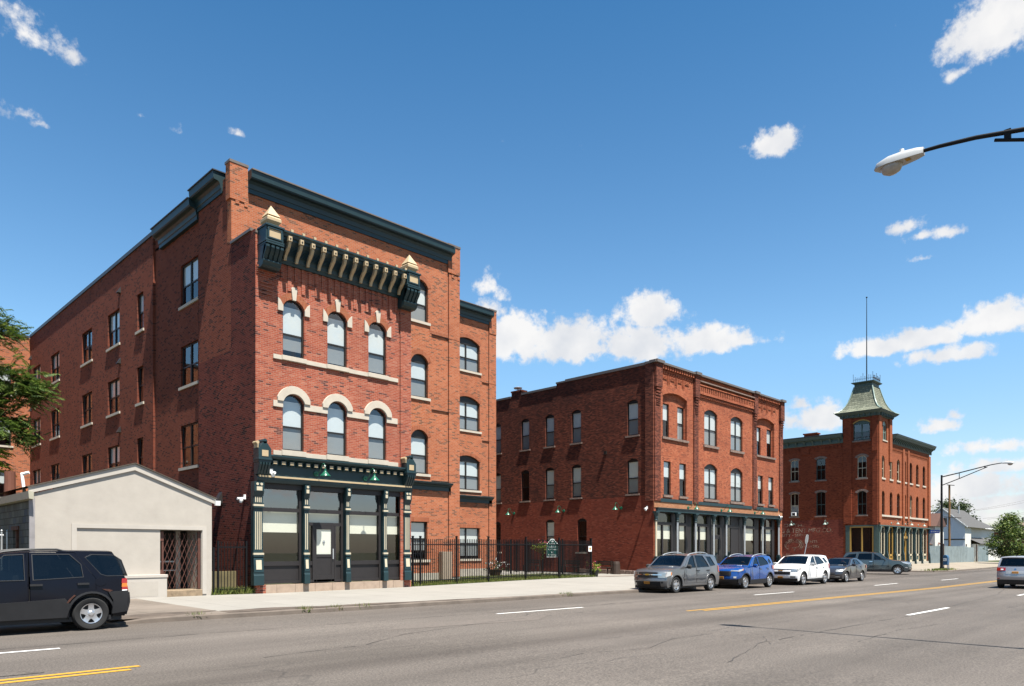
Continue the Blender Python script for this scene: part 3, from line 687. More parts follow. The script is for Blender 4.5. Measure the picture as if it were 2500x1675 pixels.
m = strip(8.1, 17.5, lambda x: (x, lerp(KP, x) + .16, ktop(x) + .005), lambda x: (x, lerp(KP, x) + .17 + .95 * (1 - (x - 8.1) / 9.4) * (.8 + .2 * math.sin(x * 2.1)), ktop(x) + .011), .4)
struct(m.build('kerb_strip', M['dirt'], recalc=False))
m = strip(5.4, 8.1, lambda x: (x, 18.3, .1), lambda x: (x, 19.2 + .15 * math.sin(x * 3), .124), .4); struct(m.build('kerb_strip', M['dirt'], recalc=False))
m = MB(); m.add([(8.1 + .0, 24.9, .151), (8.1, 20, .128), (9.4, 22.5, .141), (9.0, 24.6, .150)], [(0, 1, 2, 3)])
# near kerb and pavement on the photographer's side
kerb([(160, 1.2, -.206)] + [(x, 1.2, zr(x)) for x in range(60, -92, -4)])
m = strip(-90, 160, lambda x: (x, -4.5, ktop(x)), lambda x: (x, 1.03, ktop(x)), 6); struct(m.build('pavement', M['walk_old'], recalc=False))
# markings
def mark(x0, x1, y0, y1, w, mat, name='lane_marking', h=.006):
    n = max(1, int((x1 - x0) / 1.2)); P = []; Fc = []
    for i in range(n + 1):
        t = i / n; x = x0 + (x1 - x0) * t; y = y0 + (y1 - y0) * t; j = random.uniform(-.012, .012)
        P += [(x, y - w / 2 + j, zr(x) + h), (x, y + w / 2 + j, zr(x) + h)]
        if i: Fc.append((2 * i - 2, 2 * i, 2 * i + 1, 2 * i - 1))
    return struct(MB().add(P, Fc).build(name, M[mat], recalc=False))
for k in (-1.5, ): pass
for x0, y in ((-25.2, 14.6), (-11.6, 14.5), (-.2, 14.5), (13.9, 14.44), (28.1, 14.1), (41.7, 14.05), (52.0, 13.5), (66, 13.3), (80, 13.2)): mark(x0, x0 + 3.65, y, y - .02, .12, 'wpaint')
for x0, y in ((22, 6.55), (36.25, 6.6), (50, 6.7), (64, 6.8)  ): mark(x0, x0 + 4.1, y, y + .03, .13, 'wpaint')
mark(-60, 3.55, 11.3, 11.2, .13, 'ypaint', 'centre_line'); mark(-60, 3.75, 11.6, 11.45, .13, 'ypaint', 'centre_line')
mark(19.2, 60, 11.2, 10.5, .11, 'ypaint', 'centre_line'); mark(18.7, 60, 11.45, 10.76, .11, 'ypaint', 'centre_line')
mark(60, 160, 10.5, 10.3, .11, 'ypaint', 'centre_line'); mark(60, 160, 10.76, 10.56, .11, 'ypaint', 'centre_line')
M['tar'] = paint('tar', (.035, .032, .03), .7, var=.3)
def crack(pts, w):
    P = []; Fc = []
    for a, b in zip(pts, pts[1:]):
        n = max(1, int(math.hypot(b[0] - a[0], b[1] - a[1]) / .25))
        for i in range(n):
            t = i / n; P.append((a[0] + (b[0] - a[0]) * t, a[1] + (b[1] - a[1]) * t + random.gauss(0, .016)))
    V = []
    for i, (x, y) in enumerate(P):
        ww = w * random.uniform(.25, 1); V += [(x, y - ww / 2, zr(x) + .005), (x, y + ww / 2, zr(x) + .005)]
        if i and random.random() > .12: Fc.append((2 * i - 2, 2 * i, 2 * i + 1, 2 * i - 1))
    struct(MB().add(V, Fc).build('road_crack', M['tar'], recalc=False))
crack([(-12, 15.1), (2.7, 15.03), (8, 14.9), (14, 14.85), (30, 14.7)], .03)
crack([(-2, 11.75), (1.2, 11.85), (2.9, 11.75)], .05)
crack([(4.9, 10.9), (7.5, 11.2), (9.0, 12.1), (12.3, 12.9), (17, 13.3)], .025)
crack([(8.3, 7.6), (9.5, 7.75), (10.8, 7.4), (12.4, 7.9), (15, 7.8)], .02)
crack([(10.3, 5.6), (13, 6.4), (18, 6.45), (22, 6.42), (36, 7.3), (46, 8.8)], .022)
crack([(14.5, 5.2), (17.5, 5.4), (21, 5.0)], .02); crack([(11, 8.9), (13.5, 8.7), (14.2, 8.1), (16.3, 8.4)], .018); crack([(13, 6.2), (14.3, 7.0), (14.8, 7.7)], .018)
m = MB(); m.add([(x, y, zr(x) + .0035) for x, y in ((9.2, 13.0), (13.4, 12.45), (14.6, 13.2), (10.3, 13.8))], [(0, 1, 2, 3)]); struct(m.build('road_patch', paint('tan_patch', (.145, .122, .104), .9, var=.3, scale=14, bump=.3), recalc=False))
# lawn and courtyard between the two brick buildings
m = strip(19.12, 33.0, lambda x: (x, lerp(IN, x) + .01, lerp(IN, x, 2) + .01), lambda x: (x, 27.3 if x < 23.6 else 30.2, .2), .7); struct(m.build('lawn', M['turf'], recalc=False))
m = MB(); m.add([(23.6, 30.2, .22), (33, 30.2, .2), (33, 26.2, .17), (34, 26.4, .15), (40.2, 27.0, .09), (40.2, 52, .1), (23.6, 52, .1), (23.6, 32.9, .2)], [(0, 1, 2, 3, 4, 5, 6, 7)]); struct(m.build('courtyard', M['walk'], recalc=False))
m = MB(); m.add([(34.0, 26.35, .156), (40.1, 26.85, .094), (40.1, 27.2, .096), (34, 27.6, .158)], [(0, 1, 2, 3)]); struct(m.build('gravel_strip', paint('gravel', (.26, .21, .17), .95, var=.5, scale=30), recalc=False))
def grass(n, fn, hmin, hmax, mat, name='grass', wd=.008):
    V = []; Fc = []
    for _ in range(n):
        x, y, z = fn(); a = random.uniform(0, PI); h = random.uniform(hmin, hmax); w = wd * random.uniform(.7, 1.6); lx, ly = random.gauss(0, h * .35), random.gauss(0, h * .35)
        k = len(V); V += [(x - math.cos(a) * w, y - math.sin(a) * w, z), (x + math.cos(a) * w, y + math.sin(a) * w, z), (x + lx, y + ly, z + h)]; Fc.append((k, k + 1, k + 2))
    o = MB().add(V, Fc).build(name, mat, recalc=False); return o
def leafmat(name, cols, trans=.35):
    m = N(name); b = m.bsdf
    oi = m.n('ShaderNodeNewGeometry').outputs['Random Per Island']
    c = m.ramp(oi, [(p, S3(q, K * 1.1)) for p, q in cols]); m.l(c, b.inputs['Base Color']); b.inputs['Roughness'].default_value = .55; b.inputs['Specular IOR Level'].default_value = .35
    tl = m.n('ShaderNodeBsdfTranslucent'); m.l(c, tl.inputs[0]); mx = m.n('ShaderNodeMixShader'); mx.inputs[0].default_value = trans
    m.l(b.outputs[0], mx.inputs[1]); m.l(tl.outputs[0], mx.inputs[2]); m.l(mx.outputs[0], m.out.inputs[0]); return m.m
M['grassblade'] = leafmat('grass_blades', [(0, (.09, .14, .025)), (.5, (.17, .23, .045)), (.8, (.26, .27, .07)), (1, (.40, .33, .13))])
def lawnpt():
    while True:
        x = random.uniform(19.15, 33.0); y0 = lerp(IN, x); y1 = 27.2 if x < 23.6 else 30.2
        y = y0 + (y1 - y0) * random.random() ** 1.3
        if y < 30.2: return x, y, .2 + (lerp(IN, x, 2) - .19) * max(0, 1 - (y - y0) / 1.5)
tag(grass(26000, lawnpt, .05, .16, M['grassblade']), 'short sunlit lawn grass growing behind the black fence', 'grass', kind='stuff')
def gatept():
    x = random.uniform(10.55, 12.2); return x, random.uniform(25.15, 25.9), .14
tag(grass(1500, gatept, .08, .3, M['grassblade'], 'weeds', .014), 'green weeds growing around the narrow gate beside the beige building', 'weeds', kind='stuff')
def kerbpt():
    x = random.choice([10.1, 10.3, 7.3, 11.2, 12.1, 21.2, 21.5]) + random.gauss(0, .12); return x, lerp(KP, x) + random.uniform(-.02, .25), zr(x) + .03
tag(grass(420, kerbpt, .06, .2, M['grassblade'], 'weeds', .014), 'small tufts of weeds sprouting from the kerb cracks', 'weeds', kind='stuff')
def lamppt():
    r = abs(random.gauss(0, 1.0)); a = random.uniform(0, 2 * PI); return 73.4 + r * 1.6 * math.cos(a), 19.0 + r * .35 * math.sin(a), -.08
tag(grass(900, lamppt, .08, .22, M['grassblade'], 'weeds', .03), 'dry weeds around the foot of the far street lamp', 'weeds', kind='stuff')

# ================================================================== B: three storey corner building with cast iron storefront
YB, XB = 27.0, 40.06
fB = front(YB); wB = west(XB)
B = thing('corner_building', 'weathered three storey brick corner building with a long glazed storefront and dark green columns', 'building', (49, 33, 0))
D3 = [(46.35, 48.15), (50.12, 51.95)]; N2 = [(41.22, 42.06), (43.12, 43.96), (54.43, 55.27), (56.25, 57.12)]
hB = [rect(40.35, 58.35, .15, 4.26)] + [arch(a, b, 9.16, 11.44, 11.72) for a, b in D3] + [arch(a, b, 5.32, 7.54, 7.86) for a, b in D3]
hB += [rect(a, b, 5.34, 7.58) for a, b in N2] + [arch(a, b, 9.18, 11.9, 12.18) for a, b in ((41.1, 44.07), (54.22, 57.28))]
m = MB(fB); m.wall(rect(XB, 58.7, 0, 13.85), hB, .2); m.build('wall', M['brick_mid'], B)
R3 = [(41.35, 42.15), (43.18, 44.0), (54.48, 55.3), (56.36, 57.2)]
for a, b, q in ((41.1, 44.07, R3[:2]), (54.22, 57.28, R3[2:])): m = MB(fB); m.wall([(a, 9.18), (b, 9.18)] + arcpts(a, b, 11.9, 12.18), [rect(c, d, 9.2, 11.44) for c, d in q], .15, w=-.2); m.build('recessed_wall', M['brick_mid'], B)
ys = [(41.18, 42.0), (38.12, 38.96), (35.62, 36.48), (33.08, 33.94), (28.22, 29.1)]
lo = [(41.2, 42.0), (35.61, 36.44), (32.57, 33.41)]
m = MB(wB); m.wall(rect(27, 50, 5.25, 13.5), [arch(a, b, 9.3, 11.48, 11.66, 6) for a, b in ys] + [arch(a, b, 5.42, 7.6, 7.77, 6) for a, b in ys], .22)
m.slab([(27, 13.5), (35.38, 13.5), (35.38, 13.78), (27, 13.78)], -.3, 0); m.build('wall', M['brick_soot'], B)
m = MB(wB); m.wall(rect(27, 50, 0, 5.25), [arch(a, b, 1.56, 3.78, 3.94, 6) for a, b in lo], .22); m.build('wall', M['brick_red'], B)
m = MB(east(58.7)); m.wall(rect(27, 50, 0, 13.6)); m.fr = back(50); m.wall(rect(XB, 58.7, 0, 13.5)); m.build('wall', M['brick_mid'], B)
m = MB(); m.box(XB + .1, 58.6, 27.2, 49.9, 12.9, 13.0); m.build('roof', M['roof'], B)
m = MB(wB)
m.box(27.0, 27.62, 0.0, .06, 4.9, 13.8); m.build('pier', M['brick_pier'], B)
m = MB(wB); m.box(27.62, 34.5, -.35, .07, 13.78, 13.96); m.box(34.5, 35.4, -.35, .06, 13.78, 13.89); m.box(35.4, 38.9, -.35, .06, 13.5, 13.65); m.box(40.05, 50, -.35, .06, 13.42, 13.56); m.box(26.75, 27.1, -.4, .16, 13.84, 14.0); m.box(27.1, 27.62, -.4, .12, 13.82, 13.97)
m.fr = fB; m.box(40.1, 58.7, -.3, .24, 13.84, 13.97)
for a, b in ((39.98, 40.85), (44.8, 45.5), (53.5, 54.2), (58.05, 58.8)): m.box(a, b, -.3, .34, 13.845, 14.03)
m.build('coping', M['coping'], B)
m = MB(wB); m.box(38.95, 40.0, -.6, .0, 13.5, 13.82); m.box(38.9, 40.05, -.62, .04, 13.82, 13.93); m.build('chimney', M['brick_soot'], B)
m = MB(); m.lathe([(.05, 13.93), (.05, 14.12)], (XB + .3, 39.6, 0), 8); m.lathe([(.0, 14.3), (.2, 14.25), (.34, 14.2), (.3, 14.13), (0, 14.13)], (XB + .3, 39.6, 0), 14); m.build('roof_vent', M['zinc'], B, smooth=40)
for a, b in ((40.08, 40.74), (44.86, 45.42), (53.52, 54.08), (58.1, 58.7)):
    m = MB(fB); m.box(a, b, 0.0, .09, 4.92, 12.3); m.box(a - .02, b + .02, .0, .22, 12.3, 13.845)
    for k in range(4): m.box(a + .04, b - .04, .09, .12 + .03 * k, 11.55 + .19 * k, 11.66 + .19 * k)
    for k in range(3): m.box(a + .12, b - .12, .09, .13, 11.15 + .13 * k, 11.21 + .13 * k)
    m.build('pier', M['brick_pier'], B)
for a, b in ((40.8, 44.8), (54.15, 58.0)):
    n = 14; s = (b - a) / n
    m = MB(fB); m.box(a, b, 0, .04, 13.48, 13.53)
    for k in range(n): m.box(a + s * (k + .25), a + s * (k + .75), .0, .17, 13.58, 13.835); m.box(a + s * (k + .25), a + s * (k + .75), .0, .05, 13.30, 13.48)
    m.build('dentil_course', M['brick_mid'], B)
    m = MB(fB)
    q = (b - a - .4) / 4
    for k in range(4):
        c = a + .2 + q * k
        for j in range(3): m.box(c + .02, c + q - .32, 0, .05, 12.98 + .09 * j, 13.03 + .09 * j)
        if k < 3:
            for e in (.0, .17): m.box(c + q - .26 + e, c + q - .19 + e, .0, .07, 12.72, 13.24)
    m.build('corbel_table', M['brick_mid'], B)
m = MB(fB); n = 31; s = (53.5 - 45.5) / n
for k in range(n): m.box(45.5 + s * (k + .2), 45.5 + s * (k + .72), .0, .16, 12.78, 13.2)
m.box(45.45, 53.5, .0, .2, 13.2, 13.27); m.box(45.45, 53.5, .0, .16, 12.62, 12.78); m.box(45.45, 53.5, 0, .1, 12.5, 12.56)
for k in range(n): m.box(45.5 + s * (k + .2), 45.5 + s * (k + .7), .0, .1, 12.42, 12.5)
m.build('corbel_table', M['brick_mid'], B)
m = MB(fB); m.box(45.45, 53.5, 0, .24, 13.45, 13.53); m.build('ledge', M['stone_grey'], B)
for a, b, zs, zc in [(a, b, 11.44, 11.72) for a, b in D3] + [(a, b, 7.54, 7.86) for a, b in D3] + [(41.1, 44.07, 11.9, 12.18), (54.22, 57.28, 11.9, 12.18)]:
    m = MB(fB); m.ring(arcpts(a, b, zs, zc, 12), arcpts(a, b, zs, zc, 12, .34), 0, .012); m.build('brick_arch', M['brick_mid'], B)
fR = front(YB + .2)
for i, (a, b) in enumerate(R3): window(B, fR, a, b, 9.2, 11.44, None, .08, blind=.48 if i != 1 else 1, rail=.5, sill=None)
for i, (a, b) in enumerate(N2): window(B, fB, a, b, 5.34, 7.58, None, .10, blind=.46, rail=.5, sill=(.10, .12, .1), sillmat='stone_grey')
for a, b in D3:
    window(B, fB, a, b, 9.16, 11.44, 11.72, .10, head=True, mull=((a + b) / 2,), blind=1, rail=.5, sill=(.1, .15, .12), sillmat='stone_grey')
    window(B, fB, a, b, 5.32, 7.54, 7.86, .10, head=True, mull=((a + b) / 2,), blind=.95, rail=.5, sill=(.1, .15, .12), sillmat='stone_grey')
for a, b in ((41.0, 44.2), (54.1, 57.4)): m = MB(fB); m.box(a, b, -.1, .1, 9.02, 9.17); m.build('sill', M['stone_grey'], B)
for i, (a, b) in enumerate(ys):
    window(B, wB, a, b, 9.3, 11.48, 11.66, .1, head=True, blind=1, rail=.49, sill=(.07, .12, .06), sillmat='stone_grey')
    window(B, wB, a, b, 5.42, 7.6, 7.77, .1, head=True, blind=.95 if i != 1 else .0, rail=.48, sill=(.07, .12, .06), sillmat='stone_grey', bmat='roller')
for i, (a, b) in enumerate(lo): window(B, wB, a, b, 1.56, 3.78, 3.94, .1, head=True, blind=.62 if i == 1 else 0, rail=.5, sill=(.07, .12, .06), sillmat='stone', bmat='roller')
m = MB(fB); m.box(40.5, 58.2, -1.0, -.95, 4.9, 13); m.fr = wB; m.box(27.4, 49.5, -1.0, -.95, .3, 13); m.build('interior', M['dark'], B)
# storefront
m = MB(fB); m.box(40.08, 58.68, .0, .03, 4.47, 4.86); m.build('tan_brick_band', M['brick_tan'], B)
for a, b in ((40.72, 44.66), (45.26, 53.36), (54.02, 57.88)): m = MB(fB); m.slab([(a, 4.865), (b, 4.865), (b, 5.09), (a + .05, 5.09)], .0, .07); m.build('green_panel', M['green'], B)
m = MB(fB); m.extr([(-.2, 4.22), (.14, 4.22), (.14, 4.4), (.2, 4.44), (.2, 4.48), (-.2, 4.48)], 40.3, 58.45); m.build('storefront_beam', M['green'], B)
cx = [40.2, 42.74, 45.05, 47.5, 49.32, 52.1, 55.07, 57.9]
for c in cx:
    y = YB - .08
    m = MB(); m.box(c - .14, c + .14, y - .13, y + .13, 0.05, 1.08); m.box(c - .17, c + .17, y - .16, y + .16, 1.08, 1.16); m.box(c - .12, c + .12, y - .12, y + .12, 1.16, 1.3)
    k = m.build('column', M['green'], B, bevel=.006); m = MB()
    m.lathe([(.1, 3.6), (.12, 3.66), (.1, 3.7), (.12, 3.8), (.11, 3.86), (.15, 4.0), (.19, 4.12)], (c, y, 0), 12); m.box(c - .2, c + .2, y - .16, y + .14, 4.12, 4.22)
    m.build('capital', M['green'], k, bevel=.006)
    m = MB(); m.lathe([(.075, 1.3), (.07, 3.6)], (c, y, 0), 12); m.build('shaft', M['cream'] if c < 41 else M['zinc'], k, smooth=50)
def bayB(u0, u1, mull=(), blind=True, kick=.95, black=None, panes=True):
    m = MB(fB); w0, w1 = -.30, -.2
    m.box(u0, u0 + .07, w0, w1, .2, 4.22); m.box(u1 - .07, u1, w0, w1, .2, 4.22); m.box(u0, u1, w0, w1 + .02, 3.36, 3.56); m.box(u0, u1, w0, w1, 4.14, 4.24); m.box(u0, u1, w0, w1, kick - .1, kick); m.box(u0 + .07, u1 - .07, w0, w1 - .05, .15, kick - .1)
    for q in mull: m.box(q - .06, q + .06, w0, w1 + .01, kick, 3.36)
    if black: m.box(black[0], black[1], w0 + .03, w1 - .02, kick, 3.36); m.box(black[0], black[1], w0 + .03, w1 - .02, 3.56, 4.14)
    o = m.build('shop_window', M['charcoal'], B)
    g = MB(fB); g.add([(u0, -.26, kick), (u1, -.26, kick), (u1, -.26, 4.2), (u0, -.26, 4.2)], [(0, 1, 2, 3)]); g.build('pane', M['glass_shop'], o, recalc=False)
    if blind:
        g = MB(fB); g.box(u0 + .08, u1 - .08, -.34, -.33, 2.44, 3.38); g.build('blind', M['roller'], o)
    return o
bayB(40.36, 42.5, (41.4,)); bayB(42.98, 44.3, (43.35,)); bayB(45.3, 47.15, (46.05,)); bayB(49.6, 51.85, (), False, black=(50.55, 51.78)); bayB(52.4, 54.3, (), True); bayB(55.35, 57.35, (56.15,))
m = MB(fB)
for a, b in ((42.5, 42.98), (44.3, 44.98), (47.15, 47.6), (54.3, 54.98), (57.35, 57.75), (51.85, 52.4), (49.0, 49.6)): m.box(a, b, -.36, -.22, .15, 4.2)
m.build('storefront_pier', M['charcoal'], B)
m = MB(fB); m.box(47.6, 47.72, -.3, -.2, .15, 4.2); m.box(48.9, 49.0, -.3, -.2, .15, 4.2); m.box(47.72, 48.9, -.3, -.2, 2.68, 2.8); m.box(47.72, 48.9, -.3, -.2, 3.36, 3.54); o = m.build('door_frame', M['charcoal'], B)
g = MB(fB); g.add([(47.7, -.26, 2.8), (48.9, -.26, 2.8), (48.9, -.26, 4.2), (47.7, -.26, 4.2)], [(0, 1, 2, 3)]); g.build('pane', M['glass_shop'], o, recalc=False)
m = MB(fB); m.box(47.73, 47.88, -.27, -.2, .15, 2.67); m.box(48.74, 48.89, -.27, -.2, .15, 2.67); m.box(47.88, 48.74, -.27, -.2, 2.5, 2.67); m.box(47.88, 48.74, -.27, -.2, .15, .9); m.box(47.88, 48.74, -.26, -.22, .9, 1.35); d_ = m.build('door', M['charcoal'], B)
g = MB(fB); g.add([(47.88, -.24, 1.35), (48.74, -.24, 1.35), (48.74, -.24, 2.5), (47.88, -.24, 2.5)], [(0, 1, 2, 3)]); g.build('pane', M['glass_shop'], d_, recalc=False)
g = MB(fB); g.box(47.76, 47.84, -.2, -.12, 1.15, 1.55); g.build('handle', M['zinc'], d_)
m = MB(fB); m.box(40.36, 58.3, -1.9, -1.85, .1, 4.2); m.box(40.36, 58.3, -1.85, -.35, .1, .14); m.box(40.36, 58.3, -1.85, -.35, 4.22, 4.25); m.build('shop_interior', M['olive'], B)
# rough limestone footing on the west side
random.seed(3); m = MB(wB); y = 27.3
while y < 33:
    l = random.uniform(.5, 1.0); m.box(y, y + l - .03, 0, random.uniform(.05, .11), .0, random.uniform(.34, .40)); y += l
m.build('footing', M['stone_grey'], B, bevel=.02)
m = MB(wB); m.box(30.78, 30.98, 0, .12, 8.25, 8.46); m.build('vent_hood', M['bronze'], B)
# damaged brick specks near the corner: small pale spalls
# ================================================================== C: tower building across the side street
XC, YC = 81.14, 27.0
fC = front(YC); wC = west(XC)
C_ = thing('tower_building', 'red brick corner building with a mansard topped tower, green bracketed cornice and flagpole', 'building', (90, 34, 0))
fw = [(82.27, 83.22), (84.79, 85.68), (87.11, 88.1), (89.55, 90.2), (91.4, 92.4), (93.78, 94.71), (96.27, 97.25)]
hC = [arch(a, b, 9.35, 11.35, 11.72, 8) for a, b in fw] + [arch(a, b, 5.45, 7.6, 7.98, 8) for a, b in fw] + [rect(81.6, 98.2, .2, 4.26)]
m = MB(fC); m.wall(rect(XC, 98.9, 0, 13.3), hC, .3); m.wall(rect(XC, 85.2, 13.3, 16.1), [arch(82.66, 83.9, 13.38, 15.1, 15.43, 8)], .3); m.build('wall', M['brick_tower_front'], C_)
sw = [(28.12, 29.05, 9.33, 11.45, 11.72), (28.12, 29.05, 5.43, 7.72, 7.97), (35.4, 36.34, 9.45, 11.68, 11.85), (32.41, 33.42, 9.41, 11.65, 11.82), (35.4, 36.34, 5.48, 7.93, 8.1), (32.41, 33.42, 5.47, 7.95, 8.12), (38.25, 39.2, 9.45, 11.68, 11.85), (38.25, 39.2, 5.48, 7.93, 8.1)]
tw = (27.78, 29.47, 13.33, 15.12, 15.43)
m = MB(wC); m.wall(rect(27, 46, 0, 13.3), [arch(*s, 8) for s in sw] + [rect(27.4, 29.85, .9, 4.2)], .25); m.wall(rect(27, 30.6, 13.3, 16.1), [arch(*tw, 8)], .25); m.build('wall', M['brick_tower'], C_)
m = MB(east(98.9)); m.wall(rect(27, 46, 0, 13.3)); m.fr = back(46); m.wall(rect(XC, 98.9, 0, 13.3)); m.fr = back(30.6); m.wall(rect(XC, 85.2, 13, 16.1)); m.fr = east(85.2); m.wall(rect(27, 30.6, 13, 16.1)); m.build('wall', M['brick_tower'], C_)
m = MB(); m.box(XC + .1, 98.8, 27.2, 45.9, 13.6, 13.7); m.build('roof', M['roof'], C_)
for a, b, z0, z1 in ((29.62, 30.45, 4.5, 16.0), (27.0, 27.5, 4.4, 16.0)): m = MB(wC); m.box(a, b, 0, .1, z0, z1); m.box(a - .02, b + .02, .1, .16, 12.1, 16.0); m.build('pier', M['brick_tower'], C_)
for a, b, z0, z1 in ((XC, 81.9, 4.6, 16.0), (84.4, 85.15, 11.2, 16.0), (88.73, 89.3, 4.9, 13.0), (90.42, 90.95, 4.9, 13.0), (98.1, 98.9, 4.6, 13.0)): m = MB(fC); m.box(a, b, 0, .16, z0, z1); m.build('pier', M['brick_tower_front'], C_)
m = MB(fC)
for k in range(44):
    u = 85.3 + k * .29
    if not any(a - .1 < u < b + .05 for a, b in ((88.7, 89.3), (90.4, 91.0), (98.0, 99))): m.box(u, u + .14, 0, .1, 12.6, 13.1)
m.build('corbel_table', M['brick_tower_front'], C_); m = MB(wC)
for k in range(26): m.box(30.7 + k * .42, 30.7 + k * .42 + .2, 0, .07, 12.75, 13.05)
m.box(34.2, 35.0, 0, .12, 12.3, 13.1); m.build('corbel_table', M['brick_tower'], C_); m = MB(wC)
for k in range(9): m.box(27.55 + k * .22, 27.55 + k * .22 + .1, 0, .06, 12.75, 13.05)
m.build('corbel_table', M['brick_tower'], C_)
cC = [(0, 13.25), (.06, 13.25), (.1, 13.32), (.1, 13.7), (.3, 13.78), (.48, 13.86), (.52, 14.0), (.62, 14.12), (.62, 14.17), (0, 14.22)]
m = MB(wC); m.extr(cC, 30.5, 46); m.build('cornice', M['green_mid'], C_)
m = MB(fC); m.extr(cC, 85.25, 99.5); m.build('cornice', M['green_mid'], C_)
m = MB(wC)
for k in range(16): m.extr([(.08, 13.34), (.16, 13.36), (.22, 13.55), (.42, 13.78), (.08, 13.78)], 30.8 + k * .95, 30.96 + k * .95)
m.fr = fC
for k in range(24): m.extr([(.08, 13.34), (.16, 13.36), (.22, 13.55), (.46, 13.8), (.08, 13.8)], 85.5 + k * .58, 85.7 + k * .58)
m.build('modillion', M['green_mid'], C_)
m = MB(wC); m.box(30.45, 46, -.2, .64, 14.2, 14.26); m.fr = fC; m.box(85.3, 99.52, -.2, .64, 14.21, 14.27); m.build('coping', M['copingblue'], C_)
m = MB(); m.box(XC + .5, XC + 1.3, 33.6, 35.0, 13.7, 14.65); m.box(XC + .42, XC + 1.38, 33.5, 35.1, 14.65, 14.78); m.build('chimney', M['brick_tower'], C_)
# tower roof
cx_, cy_ = 83.15, 28.8
def sq(r, z, hx=2.05, hy=1.82): return [(cx_ - hx * r, cy_ - hy * r, z), (cx_ + hx * r, cy_ - hy * r, z), (cx_ + hx * r, cy_ + hy * r, z), (cx_ - hx * r, cy_ + hy * r, z)]
def pyr(L): 
    P = [p for r, z in L for p in sq(r, z)]; n = len(L)
    return MB().add(P, [(4 * i + k, 4 * i + (k + 1) % 4, 4 * i + 4 + (k + 1) % 4, 4 * i + 4 + k) for i in range(n - 1) for k in range(4)] + [(3, 2, 1, 0), tuple(range(4 * n - 4, 4 * n))])
pyr([(1.02, 15.75), (1.08, 15.8), (1.1, 16.0), (1.22, 16.15), (1.3, 16.28), (1.3, 16.36)]).build('tower_cornice', M['green_mid'], C_)
m = MB(wC)
for k in range(7): m.box(27.1 + k * .55, 27.2 + k * .55, .1, .4, 15.8, 16.12)
m.fr = fC
for k in range(8): m.box(81.3 + k * .5, 81.42 + k * .5, .1, .4, 15.8, 16.12)
m.build('modillion', M['green_mid'], C_)
sh = brick('tower_shingles', [(0, (.20, .21, .165)), (.5, (.27, .27, .21)), (1, (.33, .33, .26))], (.10, .105, .085), bw=.3, rh=.21, ms=.02, weather=.2, wcol=(.16, .17, .14), bump=.5, tint=(1, 1.05, .98))
pyr([(1.34, 16.36), (1.15, 16.52), (.98, 16.78), (.85, 17.15), (.74, 17.6), (.66, 18.1), (.58, 18.65), (.5, 19.25)]).build('mansard_roof', sh, C_)
for sx, sy in ((-1, -1), (1, -1), (-1, 1)):
    m = MB(); m.tube([(cx_ + sx * 2.05 * r, cy_ + sy * 1.82 * r, z) for r, z in ((1.33, 16.4), (1.16, 16.53), (.99, 16.79), (.86, 17.16), (.75, 17.6), (.67, 18.1), (.59, 18.65), (.51, 19.25))], .07, 6); m.build('hip_trim', M['verdigris'], C_)
pyr([(.5, 19.2), (.5, 19.5), (.56, 19.56), (.64, 19.66), (.64, 19.72), (.3, 19.76)]).build('roof_cap', M['green_mid'], C_)
m = MB(); random.seed(5)
for k in range(11):
    for s in (0, 1):
        t = -1 + 2 * k / 10
        x, y = (cx_ + 1.1 * t, cy_ - 1.0) if s == 0 else (cx_ - 1.1, cy_ + 1.0 * t)
        h = .85 if k in (0, 10, 5) else random.uniform(.4, .62)
        m.tube([(x, y, 19.7), (x, y, 19.7 + h)], .02, 4)
        m.lathe([(0, 0), (.05, .05), (0, .1)], (x, y, 19.7 + h), 4)
        x2, y2 = (x + .22, y) if s == 0 else (x, y + .2)
        if k < 10: m.tube([(x, y, 19.9), ((x + x2) / 2, (y + y2) / 2, 20.1), (x2, y2, 19.9)], .016, 4)
m.build('iron_cresting', M['black'], C_)
m = MB(); m.tube([(cx_, cy_, 19.7), (cx_, cy_, 28.9)], .065, 8, .03); m.lathe([(0, 28.9), (.09, 28.96), (.09, 29.02), (0, 29.1)], (cx_, cy_, 0), 8); m.build('flagpole', M['black'], C_)
# windows
for i, (a, b) in enumerate(fw):
    for z0, zs, zc in ((9.35, 11.35, 11.72), (5.45, 7.6, 7.98)):
        pale = (i in (0, 1, 2) and z0 > 9) or (i == 4 and z0 < 9)
        window(C_, fC, a, b, z0, zs, zc, .12, frame='cream' if pale else 'bronze', blind=0, rail=.5, sill=(.08, .12, .12) if z0 > 9 else None, upper='glass_dark', fw=.08)
for a, b in ((82.0, 88.5), (89.35, 90.4), (91.1, 98.0)): m = MB(fC); m.box(a, b, -.1, .12, 5.25, 5.44); m.build('sill', M['stone'], C_)
window(C_, fC, 82.66, 83.9, 13.38, 15.1, 15.43, .12, frame='verdigris', blind=0, mull=(83.28,), head=True, fw=.09)
for i, s in enumerate(sw):
    pale = i in (0, 2, 4)
    window(C_, wC, *s, .1, frame='cream' if pale else 'green_mid', blind=.0 if i != 4 else 0, rail=.5, muntin=1, sill=(.08, .14, .1), sillmat='stone_grey', upper='glass_dark', fw=.07)
    m = MB(wC); m.ring(arcpts(s[0], s[1], s[3], s[4], 8), arcpts(s[0] - .12, s[1] + .12, s[3], s[4], 8, .2), 0, .02); m.build('window_arch', M['stone_grey'], C_)
window(C_, wC, *tw, .1, frame='green_mid', blind=0, rail=.5, mull=(28.62,), head=True, sill=(.08, .1, .1), sillmat='stone_grey', fw=.09)
m = MB(wC); m.ring(arcpts(27.78, 29.47, 15.12, 15.43, 8), arcpts(27.78, 29.47, 15.12, 15.43, 8, .1), 0, .03); m.build('window_arch', M['yellowtrim'], C_)
